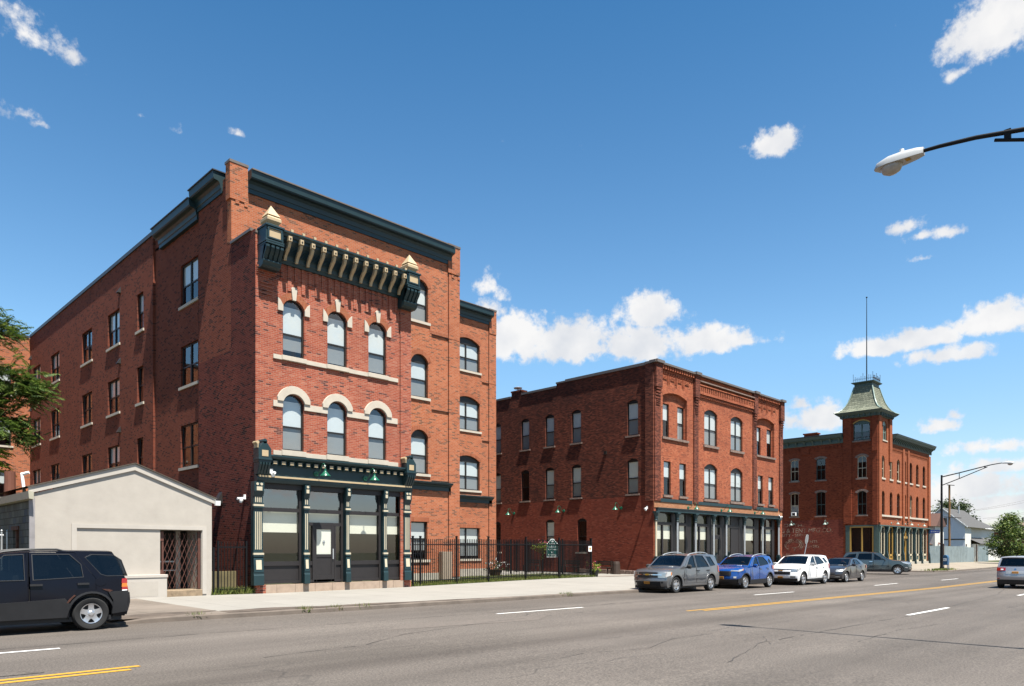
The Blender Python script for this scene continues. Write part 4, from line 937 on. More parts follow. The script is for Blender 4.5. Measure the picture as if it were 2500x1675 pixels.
# air conditioner in the second floor window
m = MB(wC); m.box(35.62, 36.12, -.2, .3, 5.55, 5.93); a_ = m.build('air_conditioner', M['white'], C_, bevel=.02)
m = MB(wC); m.box(35.67, 36.0, .3, .305, 5.6, 5.88); m.build('grille', M['bronze'], a_)
m = MB(wC); m.box(35.48, 36.28, -.22, -.2, 5.9, 6.75); m.build('blind', M['white'], C_)
m = MB(fC); m.box(81.6, 98.6, -1.0, -.95, .3, 13); m.fr = wC; m.box(27.4, 45.5, -1.0, -.95, .3, 13); m.build('interior', M['dark'], C_)
# storefront
m = MB(fC); m.box(81.2, 98.85, -.1, .18, 4.24, 4.36); m.fr = wC; m.box(27.0, 30.3, -.05, .05, 4.2, 4.34); m.build('storefront_beam', M['green_mid'], C_)
for c in (81.35, 83.75, 86.35, 88.98, 90.6, 93.05, 95.5, 98.45):
    m = MB(fC); m.box(c - .18, c + .18, -.25, .03, .1, 4.24)
    m.extr([(0, 4.24), (.3, 4.24), (.26, 3.9), (.12, 3.5), (.1, 1.6), (.2, 1.2), (.24, .6), (.28, .1), (0, .1)], c - .12, c + .12); m.build('storefront_column', M['green_mid'] if c < 82 else M['green'], C_)
    m = MB(fC); m.extr([(.31, 4.2), (.27, 3.9), (.13, 3.5), (.11, 3.5), (.25, 3.9), (.29, 4.2)], c - .1, c + .1); m.build('column_trim', M['verdigris'], C_)
bays = [(81.55, 83.55), (83.95, 86.15), (86.55, 88.78), (90.8, 92.85), (93.25, 95.3), (95.7, 98.25)]
for i, (a, b) in enumerate(bays):
    m = MB(fC); fr_ = 'cream' if i != 1 else 'yellowtrim'; q = (a + b) / 2
    for x in (a, q - .08, b - .16): m.box(x, x + .16, -.2, -.1, .4, 4.22)
    m.box(a, b, -.2, -.1, 1.05, 1.25); m.box(a, b, -.2, -.1, .3, .55); m.box(a, b, -.2, -.1, 4.1, 4.24); m.box(a, b, -.22, -.18, .5, 1.1)
    o = m.build('shop_window', M[fr_], C_)
    g = MB(fC); g.add([(a, -.16, 1.2), (b, -.16, 1.2), (b, -.16, 4.2), (a, -.16, 4.2)], [(0, 1, 2, 3)]); g.build('pane', M['glass_sky'], o, recalc=False)
    if i != 1:
        g = MB(fC); g.box(a + .2, q - .12, -.18, -.17, .6, 1.0); g.box(q + .12, b - .2, -.18, -.17, .6, 1.0); g.build('lower_panel', M['green_mid'], o)
m = MB(fC); m.box(89.2, 89.4, -.2, -.05, .3, 4.2); m.box(90.2, 90.4, -.2, -.05, .3, 4.2); m.box(89.1, 90.5, -.2, .05, 3.0, 3.25); m.box(89.4, 90.2, -.15, -.1, .3, 1.3); m.box(89.4, 90.2, -.15, -.1, 2.7, 3.0); m.box(89.4, 89.5, -.15, -.1, 1.3, 2.7); m.box(90.1, 90.2, -.15, -.1, 1.3, 2.7); m.build('door', M['yellowtrim'], C_)
m = MB(fC); m.box(81.5, 98.3, -.3, .1, -.1, .38); m.build('stoop', M['limestone'], C_)
m = MB(wC)
for y in (27.42, 28.52, 29.7): m.box(y, y + .13, -.1, .02, .95, 4.1)
m.box(27.42, 29.83, -.1, .02, 4.08, 4.2); m.box(27.42, 29.83, -.1, .02, .85, 1.0); o = m.build('shop_window', M['yellowtrim'], C_)
g = MB(wC); g.add([(27.45, -.06, .95), (29.8, -.06, .95), (29.8, -.06, 4.1), (27.45, -.06, 4.1)], [(0, 1, 2, 3)]); g.build('pane', M['glass_shop'], o, recalc=False)
for a, b in ((27.0, 27.4), (29.84, 30.26)):
    m = MB(wC); m.box(a, b, -.1, .04, .2, 4.2); m.box(a + .06, b - .06, .04, .06, 1.0, 3.6); m.build('green_panel', M['green_mid'], C_)
# ghost sign painted on the brick
def ghost(name, c):
    m = N(name); v = m.obj(); t = m.t
    d = m.n('ShaderNodeBsdfDiffuse'); d.inputs[0].default_value = (*S3(c, K), 1); tr = m.n('ShaderNodeBsdfTransparent')
    f = m.ramp(m.math('ADD', m.math('MULTIPLY', m.noise(v, 1.2, 3), .6), m.math('MULTIPLY', m.noise(v, 9, 4, .7), .4)), [(.42, (0, 0, 0)), (.56, (.75, .75, .75))])
    mx = m.n('ShaderNodeMixShader'); m.l(f, mx.inputs[0]); m.l(tr.outputs[0], mx.inputs[1]); m.l(d.outputs[0], mx.inputs[2]); m.l(mx.outputs[0], m.out.inputs[0]); return m.m
gm = ghost('faded_paint', (.62, .48, .36))
m = MB(wC); m.box(30.5, 38.6, .0, .012, 0.2, 5.0); m.build('painted_panel', brick('brick_ghost_red', [(0, (.14, .04, .03)), (.3, (.22, .055, .04)), (1, (.29, .085, .055))], (.2, .08, .06), weather=.35, wcol=(.13, .045, .035), bw=.21, rh=.068, bump=.3), C_)
for body, size, y, z, sx in (('HOME OF THE', .50, 37.05, 4.32, 1.5), ('AWNING & TENT MFG.CO.', .68, 35.75, 3.66, 1.0), ('QUALITY - SERVICE', .42, 36.2, 3.24, 1.25), ('BAGS', .40, 37.85, 2.5, 1.1), ('TARPS', .45, 37.1, .98, 1.2), ('TIES', .40, 37.75, 1.98, 1.1), ('TENTS', .40, 33.95, 2.5, 1.15), ('COVERS', .40, 33.95, 1.98, 1.15)):
    text_mesh(body, size, wC, y, z, .016, gm, C_, 'painted_lettering', sx=sx, flip=True)
m = MB(wC); el = lambda a, b: [(35.93 + a * math.cos(t), 2.29 + b * math.sin(t)) for t in [2 * PI * k / 32 for k in range(33)]]
m.ring(el(1.02, .62), el(1.1, .68), .012, .016); m.ring(el(.62, .3), el(.7, .36), .012, .016)
for k in range(26):
    t = 2 * PI * k / 26; a, b = 35.93 + .86 * math.cos(t), 2.29 + .5 * math.sin(t); m.box(a - .05, a + .05, .012, .016, b - .09, b + .09)
m.build('painted_emblem', gm, C_)

# ================================================================== beige gabled building in front, left
YG = 25.2; fG = front(YG)
G = thing('gabled_building', 'low beige stucco building with a gabled front and folding gate across its doorway', 'building', (8, 29, 0))
stucco = paint('beige_stucco', (.54, .49, .425), .9, var=.10, scale=1.6, bump=.25)
stucco2 = paint('beige_stucco_trim', (.58, .53, .465), .85, var=.07, scale=2)
m = MB(fG); m.wall([(5.31, .0), (10.6, .0), (10.6, 3.36), (8.11, 4.28), (5.31, 3.36)], [rect(6.47, 10.26, .12, 2.37)], .1); m.build('wall', stucco, G)
m = MB(fG); m.wall(rect(6.47, 10.26, .12, 2.37), [rect(8.9, 10.25, .14, 2.36)], .12, w=-.012); m.build('recessed_wall', stucco, G)
m = MB(fG); m.ring([(6.46, .12), (6.46, 2.38), (10.27, 2.38), (10.27, .2)], [(6.32, .12), (6.32, 2.51), (10.41, 2.51), (10.41, .2)], -.02, .03); m.build('panel_frame', stucco2, G)
m = MB(fG); m.ring([(10.72, 3.28), (8.11, 4.26), (5.2, 3.36)], [(10.72, 3.47), (8.11, 4.46), (5.2, 3.55)], .0, .05); m.build('rake_board', stucco2, G)
m = MB(); m.add([(10.75, 25.11, 3.49), (8.11, 25.11, 4.50), (5.16, 25.11, 3.57), (10.75, 36, 3.49), (8.11, 36, 4.50), (5.16, 36, 3.57), (10.75, 25.11, 3.46), (8.11, 25.11, 4.47), (5.16, 25.11, 3.54)], [(0, 1, 4, 3), (1, 2, 5, 4), (0, 6, 7, 1), (1, 7, 8, 2)]); m.build('roof', paint('brown_roofing', (.11, .09, .07), .9, var=.3), G)
cmu = brick('old_block_wall', [(0, (.17, .16, .13)), (.6, (.26, .25, .21)), (.8, (.22, .21, .18)), (1, (.14, .15, .17))], (.09, .08, .06), bw=.42, rh=.21, ms=.012, weather=.55, wcol=(.09, .07, .045), wscale=.8, bump=.4, tint=(1, 1, 1))
m = MB(west(5.31)); m.wall(rect(25.2, 36, 0, 3.3), [rect(26.9, 27.75, 1.55, 2.35)], .2); m.build('wall', cmu, G)
m = MB(west(5.31)); m.box(26.9, 27.75, -.22, -.18, 1.55, 2.35); g_ = m.build('broken_window', M['dark'], G)
m = MB(west(5.31)); m.box(26.86, 27.8, -.1, .04, 2.33, 2.45); m.box(27.35, 27.48, -.1, -.02, 1.5, 2.35); m.box(26.85, 27.8, -.1, .05, 1.47, 1.56); m.build('rusty_frame', paint('rusty_wood', (.14, .06, .035), .9, var=.4), g_)
m = MB(west(5.31)); m.extr([(.02, 3.18), (.14, 3.2), (.16, 3.42), (.02, 3.40)], 24.95, 36); m.build('gutter', paint('cream_gutter', (.5, .47, .36), .5, var=.1), G)
m = MB(fG); m.extr([(.02, 3.24), (.12, 3.24), (.14, 3.4), (.02, 3.4)], 10.68, 10.85); m.build('gutter_end', M['white'], G)
m = MB(east(10.6)); m.wall(rect(25.2, 36, 0, 3.3)); m.build('wall', stucco, G)
m = MB(fG); m.box(5.22, 5.36, -.02, .05, 0, 3.25); m.build('corner_board', paint('weathered_board', (.33, .31, .31), .8, var=.25, scale=3), G)
# low knee wall under the panel
m = MB(fG); m.box(6.0, 9.06, -.05, .16, .02, .88); m.box(5.98, 9.08, -.07, .18, .80, .90); k_ = m.build('knee_wall', stucco2, G, bevel=.01)
m = MB(fG); m.box(6.4, 8.78, .16, .163, .2, .68); m.build('panel', stucco, k_)
# entry recess: dark door, side wall, step, folding gate
m = MB(fG); m.box(8.9, 10.25, -1.2, -1.1, .35, 2.36); m.build('entry_door', M['dark'], G)
m = MB(fG); m.box(8.9, 9.75, -1.06, -1.0, 1.28, 1.33); m.box(8.9, 9.75, -1.06, -1.0, .98, 1.02); m.build('door_rail', M['zinc'], G)
m = MB(fG); m.box(10.18, 10.25, -1.1, -.2, .35, 2.36); m.box(8.8, 8.9, -1.1, -.2, .35, 2.36); m.box(9.75, 9.9, -1.1, -.95, .35, 2.36); m.build('entry_wall', stucco2, G)
m = MB(fG); m.box(9.0, 10.26, -1.2, .06, .0, .36); m.build('step', paint('rusty_stone_step', (.34, .25, .16), .9, var=.4, scale=6, bump=.3), G, bevel=.015)
rust = paint('rusty_iron', (.12, .045, .03), .6, var=.25)
m = MB(fG); m.box(8.98, 9.04, -.14, -.1, .38, 2.33); m.box(10.16, 10.24, -.14, -.08, .38, 2.34); m.box(8.88, 9.04, -.13, -.09, 2.0, 2.3); m.box(8.88, 9.04, -.13, -.09, .8, 1.05)
n = 7; s = (10.16 - 9.04) / n
for k in range(n + 3):
    for sg in (1, -1):
        u = 9.04 + s * (k - 1.5 if sg > 0 else k)
        pts = []
        for j in range(5):
            pass
H2 = (.42, 2.26)
for k in range(-8, n + 1):
    for sg in (1, -1):
        run = s * 4.5
        ua, ub = (9.04 + s * k, 9.04 + s * k + run) if sg > 0 else (9.04 + s * k + run, 9.04 + s * k)
        za, zb = H2
        # clip to the opening
        t0 = 0.0; t1 = 1.0
        d = ub - ua
        for lim, sgn in ((9.04, 1), (10.18, -1)):
            for end in (0,):
                pass
        ta, tb = sorted(((9.04 - ua) / d, (10.18 - ua) / d)); t0 = max(0, ta); t1 = min(1, tb)
        if t1 - t0 < .03: continue
        a = (ua + d * t0, -.12 + .008 * sg, za + (zb - za) * t0); b = (ua + d * t1, -.12 + .008 * sg, za + (zb - za) * t1)
        m.tube([a, b], .011, 4)
m.build('folding_gate', rust, G)
for (x, y, z, c, r) in ((5.8, 28.5, 3.7, 'zinc', .07),):
    m = MB(); m.tube([(x, y, 3.4), (x - .08, y + .07, 4.2)], .05, 10); m.tube([(x - .1, y + .08, 4.2), (x + .1, y - .04, 4.27)], .05, 8); m.build('vent_pipe', M['white'], G, smooth=40)
m = MB(); m.lathe([(.2, 3.3), (.17, 3.62), (.16, 4.3)], (5.45, 28.9, 0), 12); m.build('chimney_pot', paint('terracotta', (.2, .07, .04), .8, var=.2), G)
m = MB(fA); m.add([(10.95, 0, 0)] * 3, [])
# ================================================================== vehicles
def carpaint(name, c, metallic=.35, rough=.28, dirt=.1):
    c = S3(c, K * 1.15)
    m = N(name); b = m.bsdf; v = m.obj()
    d = m.ramp(m.noise(v, 2.2, 5, .6), [(.35, S3(c, 1 - dirt)), (.65, c)])
    sp = m.n('ShaderNodeSeparateXYZ'); m.l(v, sp.inputs[0])
    low = m.math('MULTIPLY', m.ramp(m.math('ADD', sp.outputs[2], m.math('MULTIPLY', m.noise(v, 5, 4), .25)), [(.30, (1, 1, 1)), (.62, (0, 0, 0))]), .35 if max(c) > .012 else .04)
    d = m.mix(low, d, (.16, .14, .12))
    m.l(d, b.inputs['Base Color']); b.inputs['Metallic'].default_value = metallic; b.inputs['Roughness'].default_value = rough
    b.inputs['Coat Weight'].default_value = 1.0 if max(c) > .012 else .12; b.inputs['Specular IOR Level'].default_value = .5 if max(c) > .012 else .16; b.inputs['Coat Roughness'].default_value = .04
    return m.m
M['tyre'] = paint('tyre_rubber', (.018, .018, .018), .85, var=.25, scale=9)
M['rim'] = paint('alloy_rim', (.55, .55, .56), .3, metal=.85, var=.06)
M['chrome'] = paint('chrome', (.75, .75, .76), .12, metal=1, var=.02)
M['trimblack'] = paint('black_plastic', (.022, .022, .024), .55, var=.2)
M['trimgrey'] = paint('grey_plastic', (.026, .026, .028), .65, var=.2, scale=3, spec=.2)
M['carglass'] = glass('car_glass', (.26, .29, .29), f0=.05)
M['carglass_dark'] = glass('car_privacy_glass', (.05, .055, .06), f0=.04)
M['lens'] = glass('clear_lens', (.8, .8, .78))
M['lampinner'] = paint('lamp_reflector', (.6, .6, .6), .2, metal=.6, var=.1)
M['redlens'] = paint('red_lens', (.42, .012, .012), .15, var=.1, coat=1)
M['amber'] = paint('amber_lens', (.75, .22, .02), .15, var=.05, coat=1)
M['plate'] = paint('orange_plate', (.62, .27, .02), .5, var=.06)
M['seat'] = paint('car_seat', (.045, .043, .042), .8, var=.1)

def catmull(P, s):
    n = len(P) - 1; i = min(int(s), n - 1); t = s - i
    p0, p1, p2, p3 = P[max(i - 1, 0)], P[i], P[i + 1], P[min(i + 2, n)]
    out = []
    for a, b, c, d in zip(p0, p1, p2, p3):
        m1 = (c - a) / 2; m2 = (d - b) / 2
        # keep tangents moderate to avoid overshoot
        lim = 1.2 * abs(c - b); m1 = max(-lim, min(lim, m1)); m2 = max(-lim, min(lim, m2))
        out.append((2 * t ** 3 - 3 * t * t + 1) * b + (t ** 3 - 2 * t * t + t) * m1 + (-2 * t ** 3 + 3 * t * t) * c + (t ** 3 - t * t) * m2)
    return out

def make_car(c, label, cat, loc, rot):
    W = c['W'] / 2; wb = c['wb']; xf = wb / 2 + c['foh']; xr = -wb / 2 - c['roh']; H = c['H']; r = c['r']
    P = c['prof'](xf, xr, H)          # 13 control points from front bottom over the roof to rear bottom
    zb = c['belt']; roofw = c.get('roofw', .76)
    def hw(x, z):
        xm = (xf + xr) / 2; t = abs(x - xm) / ((xf - xr) / 2)
        k = 1 - c.get('taper', .13) * max(0, t - .45) ** 2 / .30
        if z < .55: k *= .955 + .045 * (z - .15) / .4
        elif z < zb: k *= 1 - .03 * ((z - .55) / (zb - .55)) ** 2
        else: k *= .97 - (.97 - roofw) * min(1.05, (z - zb) / (H - zb)) ** 1.15
        return W * k
    def bulge(s, x, z):
        f = max(0, (x - (xf - .75)) / .75); b = max(0, ((xr + .6) - x) / .6)
        return -c.get('fb', .26) * f ** 1.5 + c.get('rb', .14) * b ** 1.5
    def ctr(s): return catmull(P, s)
    def edge(s):
        x, z = ctr(s); x2 = x + bulge(s, x, z)
        return x2, z - (c.get('crown', .045) if 4 <= s <= 9 else .045 * max(0, 1 - abs(s - (4 if s < 4 else 9)) / .7))
    def surf(s, t, off=0.0):
        x, z = ctr(s); xe, ze = edge(s); y = hw(xe, ze)
        k = abs(t) ** 2.6
        p = Vector((x + (xe - x) * k, t * y, z + (ze - z) * k))
        if off:
            e = .02
            def q(s_, t_):
                x, z = ctr(s_); xe, ze = edge(s_); y = hw(xe, ze); k = abs(t_) ** 2.6
                return Vector((x + (xe - x) * k, t_ * y, z + (ze - z) * k))
            s0, s1 = max(0, s - e), min(len(P) - 1, s + e)
            n = (q(s1, t) - q(s0, t)).cross(q(s, t + e) - q(s, t - e))
            if n.length > 1e-9:
                n.normalize()
                if n.dot(p - Vector(((xf + xr) / 2, 0, .7))) < 0: n = -n
                p = p + n * off
        return tuple(p)
    root = thing(c['name'], label, cat, loc, rot, c.get('group'))
    L = lambda m, name, mat, par=root, **k: m_build(m, name, mat, par, **k)
    def m_build(m, name, mat, par, **k):
        o = m.build(name, mat, None, **k); o.parent = par; return o
    body = c['paint']
    # lengthwise loft: skip glass ranges so that the panes sit in real openings
    glz = c['glass']                    # [(s0,s1,tmax,name,mat)]
    T = [-1, -.97, -.9, -.8, -.6, -.35, 0, .35, .6, .8, .9, .97, 1]
    def loft(s0, s1, t0, t1, off=0.0, ns=None, nt=None, ts=None):
        ns = ns or max(2, int((s1 - s0) * 8)); ts = ts or [t0 + (t1 - t0) * k / (nt or 8) for k in range((nt or 8) + 1)]
        V = []; F = []
        for i in range(ns + 1):
            s = s0 + (s1 - s0) * i / ns
            V += [surf(s, t, off) for t in ts]
        n = len(ts)
        for i in range(ns):
            for k in range(n - 1): F.append((i * n + k, i * n + k + 1, (i + 1) * n + k + 1, (i + 1) * n + k))
        return V, F
    m = MB(); last = 0
    for s0, s1, tm, nm, mt in glz:
        m.add(*loft(last, s0, -1, 1, ts=T)); 
        for a, b in ((-1, -tm), (tm, 1)): m.add(*loft(s0, s1, a, b, nt=3))
        last = s1
    m.add(*loft(last, len(P) - 1, -1, 1, ts=T))
    # side skins
    N_ = 72; top = [edge(s_) for s_ in [(len(P) - 1) * i / N_ for i in range(N_ + 1)]]
    xw = (wb / 2, -wb / 2); ra = r + c.get('gap', .065); sill = c.get('sill', .27)
    bot = []
    bot.append((top[-1][0] + .02, top[-1][1] - .005))
    for x0 in (xw[1], xw[0]):
        n = 14
        a0 = math.asin(max(-1, min(1, (sill - r) / ra)))
        bot += [(x0 + ra * math.cos(t), r + ra * math.sin(t)) for t in [PI - a0 + (2 * a0 - PI) * k / n for k in range(n + 1)]]
    outline = top + bot
    wins = c['windows']
    sides = []
    for sg in (1, -1):
        fr = lambda u, w, z, sg=sg: (u, sg * (hw(u, z) + w), z)
        m2 = MB(fr); m2.wall(outline, wins + c['doors'], .05, reveal=False)
        m.v += m2.v; k = len(m.v) - len(m2.v); m.f += [tuple(i + k for i in f) for f in m2.f]
    # wheel wells and floor
    for x0 in xw:
        n = 12; V = []; F = []
        for i in range(n + 1):
            t = -.25 + (PI + .5) * i / n
            for y in (-W * .93, W * .93): V.append((x0 + ra * math.cos(t), y, r + ra * math.sin(t)))
            if i: F.append((2 * i - 2, 2 * i - 1, 2 * i + 1, 2 * i))
        mm = MB().add(V, F); L(mm, 'wheel_well', M['trimblack'], recalc=False)
    ob = L(m, 'body', body, smooth=38)
    mm = MB(); mm.box(xr + .25, xf - .25, -W * .86, W * .86, .2, .3); mm.box(xr + .5, xf - .6, -W * .8, W * .8, .3, zb - .18); L(mm, 'underbody', M['trimblack'])
    # doors, side glass
    for di, D in enumerate(c['doors']):
        for sg in (1, -1):
            fr = lambda u, w, z, sg=sg: (u, sg * (hw(u, z) + w), z)
            cx = sum(p[0] for p in D) / len(D); cz = sum(p[1] for p in D) / len(D)
            D2 = []
            for a, b in zip(D, D[1:] + D[:1]):
                for k in range(4): D2.append((a[0] + (b[0] - a[0]) * k / 4, a[1] + (b[1] - a[1]) * k / 4))
            D2 = [(cx + (x - cx) * .985, cz + (z - cz) * .985) for x, z in D2]
            hol = [w for w in wins if inside(sum(p[0] for p in w) / len(w), sum(p[1] for p in w) / len(w), D)]
            hol = [w for w in hol]
            # interior points keep the panel curved
            grid = MB(fr); grid.wall(D2, hol + [], .04, reveal=True)
            do = L(grid, 'door', body, smooth=38)
            hx = c['handles'][di] if di < len(c['handles']) else None
            if hx:
                h = MB(fr); h.box(hx - .11, hx + .11, .0, .035, c.get('hz', zb - .13) - .02, c.get('hz', zb - .13) + .02); L(h, 'handle', c.get('handlemat', M['trimblack']), do)
    for wi, w in enumerate(wins):
        for sg in (1, -1):
            fr = lambda u, ww, z, sg=sg: (u, sg * (hw(u, z) + ww), z)
            g = MB(fr); g.add([(u, -.012, z) for u, z in w], [tuple(range(len(w)))])
            L(g, 'side_window', M['carglass_dark'] if wi in c.get('privacy', ()) else M['carglass'], recalc=False)
            fm = MB(fr); cx = sum(p[0] for p in w) / len(w); cz = sum(p[1] for p in w) / len(w)
            o_ = [(cx + (x - cx) * 1.035, cz + (z - cz) * 1.06) for x, z in w]
            fm.ring(w + w[:1], o_ + o_[:1], -.015, .006); L(fm, 'window_seal', M['trimblack'])
    for s0, s1, tm, nm, mt in glz:
        g = MB().add(*loft(s0, s1, -tm, tm, -.008, nt=12)); L(g, nm, M[mt], smooth=60, recalc=False)
        # dark band round the pane
        for a, b, ta, tb in ((s0, s0 + .05, -tm, tm), (s1 - .05, s1, -tm, tm), (s0, s1, -tm, -tm + .03), (s0, s1, tm - .03, tm)):
            g = MB().add(*loft(a, b, ta, tb, .004, nt=8)); L(g, 'glass_edge', M['trimblack'], recalc=False)
    # cabin
    m = MB()
    xs_ = c['cabin']
    for x in xs_:
        for y in ((-.36, .36) if x == xs_[0] else (-.4, 0, .4)):
            m.extr([(y - .23, .5), (y + .23, .5), (y + .23, zb + .12), (y + .16, zb + .2), (y - .16, zb + .2), (y - .23, zb + .12)], x - .12, x)
            m.box(x - .1, x - .02, y - .12, y + .12, zb + .24, zb + .42)
    L(m, 'seats', M['seat'], bevel=.03)
    m = MB(); m.box(xs_[0] + .55, xs_[0] + .95, -W * .8, W * .8, zb - .25, zb + .02); m.tube([(xs_[0] + .48 + .06 * math.sin(t), .36 + .19 * math.cos(t), zb + .06 + .17 * math.sin(t)) for t in [2 * PI * k / 14 for k in range(15)]], .015, 5, cap=False); L(m, 'dashboard', M['seat'])
    # wheels
    for x0 in xw:
        for sg in (1, -1):
            y0 = sg * (W - .035); d = -sg; tw = c.get('tw', .225)
            m = MB(); rr = r * c.get('rimr', .64)
            m.lathe([(rr, .015), (rr + .02, .0), (r * .9, -.006), (r * .975, .02), (r, .05), (r, tw - .05), (r * .975, tw - .02), (r * .9, tw), (rr, tw)], (x0, 0, r), 36, 'y', False)
            m.v = [(x, y0 + d * y, z) for x, y, z in m.v]
            wl = MB(); wl.lathe([(r * .5, .08), (r * .5, tw - .04)], (x0, 0, r), 10, 'y'); wl.v = [(x, y0 + d * y, z) for x, y, z in wl.v]
            wo = L(wl, 'wheel', M['trimblack']); L(m, 'tyre', M['tyre'], wo, smooth=35)
            m = MB(); m.lathe([(rr * 1.01, .012), (rr * .99, .0), (rr * .93, .004), (rr * .90, .05), (rr * .90, .1)], (x0, 0, r), 32, 'y', False)
            ns = c['spokes']
            for k in range(ns):
                a = PI / 2 + 2 * PI * k / ns; ca, sa = math.cos(a), math.sin(a); w1, w2 = c.get('spw', (.05, .042)); w1 *= r / .35; w2 *= r / .35
                pts = []
                for rad, w_, h0 in ((rr * .2, w1, .012), (rr * .6, w2, .02), (rr * .93, w2 * 1.1, .006)):
                    for sgn in (-1, 1):
                        for h in (h0, .07): pts.append((x0 + ca * rad - sa * w_ * sgn, h, r + sa * rad + ca * w_ * sgn))
                F = []
                for j in (0, 4): F += [(j, j + 2, j + 6, j + 4), (j, j + 4, j + 5, j + 1), (j + 2, j + 3, j + 7, j + 6)]
                m.add(pts, F)
            m.lathe([(0, -.004), (rr * .2, -.002), (rr * .3, .012), (rr * .3, .07)], (x0, 0, r), 20, 'y')
            m.v = [(x, y0 + d * y, z) for x, y, z in m.v]; L(m, 'rim', c.get('rimmat', M['rim']), wo, smooth=30)
            m = MB(); m.lathe([(0, .075), (rr * .92, .08)], (x0, 0, r), 20, 'y'); m.v = [(x, y0 + d * y, z) for x, y, z in m.v]; L(m, 'brake_disc', M['trimblack'], wo)
    # patches on the loft and the side skin
    def patch(name, mat, s0, s1, t0, t1, off=.012, ns=4, nt=6, par=root):
        V, F = loft(s0, s1, t0, t1, off, ns, nt); V2, _ = loft(s0, s1, t0, t1, -.03, ns, nt); k = len(V); n = nt + 1
        F2 = list(F); ring = [i for i in range(n)] + [n * i + n - 1 for i in range(1, ns + 1)] + [n * ns + j for j in range(n - 2, -1, -1)] + [n * i for i in range(ns - 1, 0, -1)]
        F2 += [(a, b, b + k, a + k) for a, b in zip(ring, ring[1:] + ring[:1])]
        return L(MB().add(V + V2, F2), name, mat, par, smooth=40)
    def sidepatch(name, mat, poly, off=.012, sgs=(1, -1), par=root):
        for sg in sgs:
            fr = lambda u, w, z, sg=sg: (u, sg * (hw(u, z) + w), z)
            D2 = []
            for a, b in zip(poly, poly[1:] + poly[:1]):
                n = max(1, int(math.hypot(b[0] - a[0], b[1] - a[1]) / .12))
                for k in range(n): D2.append((a[0] + (b[0] - a[0]) * k / n, a[1] + (b[1] - a[1]) * k / n))
            g = MB(fr); g.wall(D2, [], 0, w=off, reveal=False)
            n = len(D2); g.add([(u, off, z) for u, z in D2] + [(u, -.03, z) for u, z in D2], [(i, (i + 1) % n, n + (i + 1) % n, n + i) for i in range(n)])
            L(g, name, mat, par, smooth=40)
    c['extras'](dict(patch=patch, side=sidepatch, L=L, surf=surf, hw=hw, xf=xf, xr=xr, W=W, H=H, r=r, wb=wb, zb=zb, body=body, root=root, sill=sill, ra=ra, ctr=ctr))
    # mirrors
    for sg in (1, -1):
        mx, mz = c['mirror']; y = hw(mx, mz)
        m = MB(); m.lathe([(0, -.13), (.06, -.12), (.095, -.06), (.1, .02), (.09, .09), (0, .11)], (0, 0, 0), 12, 'y')
        m.v = [(mx + x * .55, sg * (y + .17) + yy * sg, mz + .05 + z * .9) for x, yy, z in m.v]
        m.box(mx - .03, mx + .04, min(sg * (y - .02), sg * (y + .1)), max(sg * (y - .02), sg * (y + .1)), mz - .02, mz + .03); L(m, 'mirror', c.get('mirrormat', body), smooth=50)
    # antenna / roof rails
    if c.get('rails'):
        a, b = c['rails']; mat = c.get('railmat', M['zinc'])
        for sg in (1, -1):
            pts = []
            for k in range(9):
                x = a + (b - a) * k / 8; h = .07 * math.sin(PI * k / 8) ** .35
                zz = min((ctr(s)[1] for s in [5.6 + .05 * j for j in range(60)] if abs(ctr(s)[0] - x) < .06), default=H)
                pts.append((x, sg * W * (roofw - .08), zz - .035 + h))
            m = MB(); m.tube(pts, .022, 6); L(m, 'roof_rail', mat, smooth=50)
    return root

def suv_prof(hood=1.02, cowl=.98, cowlx=.85, wtop=.15, rr=.2, rbelt=1.0, nose=.74, rtop=.30, lip=.1, rdrop=.05):
    # cowlx / wtop: distance behind the front axle; rr roof drop at the rear; rtop: roof end ahead of the rear face
    def f(xf, xr, H):
        return [(xf - .16, .24), (xf - .05, .36), (xf, .52), (xf - .03, nose), (xf - lip, hood - .10), (xf - lip - .35, hood), (xf - cowlx, hood + .10), (xf - wtop, H - .07),
                ((xf - wtop + xr + rtop) / 2, H), (xr + rtop, H - rdrop), (xr + .07 + .02, rbelt), (xr + .015, .78), (xr, .55), (xr + .10, .27)]
    return f
GL = lambda tm=.90, tr=.86: [(6.06, 6.95, tm, 'windshield', 'carglass'), (9.12, 9.92, tr, 'rear_window', 'carglass_dark')]

def rearlamps(k, s0, s1, t0, t1, z0, z1, dx, mat='redlens'):
    for sg in (1, -1):
        a, b = (t0, t1) if sg > 0 else (-t1, -t0)
        o = k['patch']('taillight', M[mat], s0, s1, a, b, .014, 4, 4)
    k['side']('taillight', M[mat], [(k['xr'] + .02 + .14, z0), (k['xr'] + .16 + dx, z0 + .02), (k['xr'] + .17 + dx, z1), (k['xr'] + .02 + .16, z1)], .012)
def platepatch(k, s0, s1, w=.155):
    t = w / k['W']
    o = k['patch']('license_plate', M['plate'], s0, s1, -t, t, .022, 2, 4)
    V = []
    for j in range(5):
        a = -t * .75 + j * t * .36
        o2 = k['patch']('plate_mark', M['seat'], s0 + (s1 - s0) * .3, s0 + (s1 - s0) * .68, a, a + t * .2, .0245, 1, 1, o)

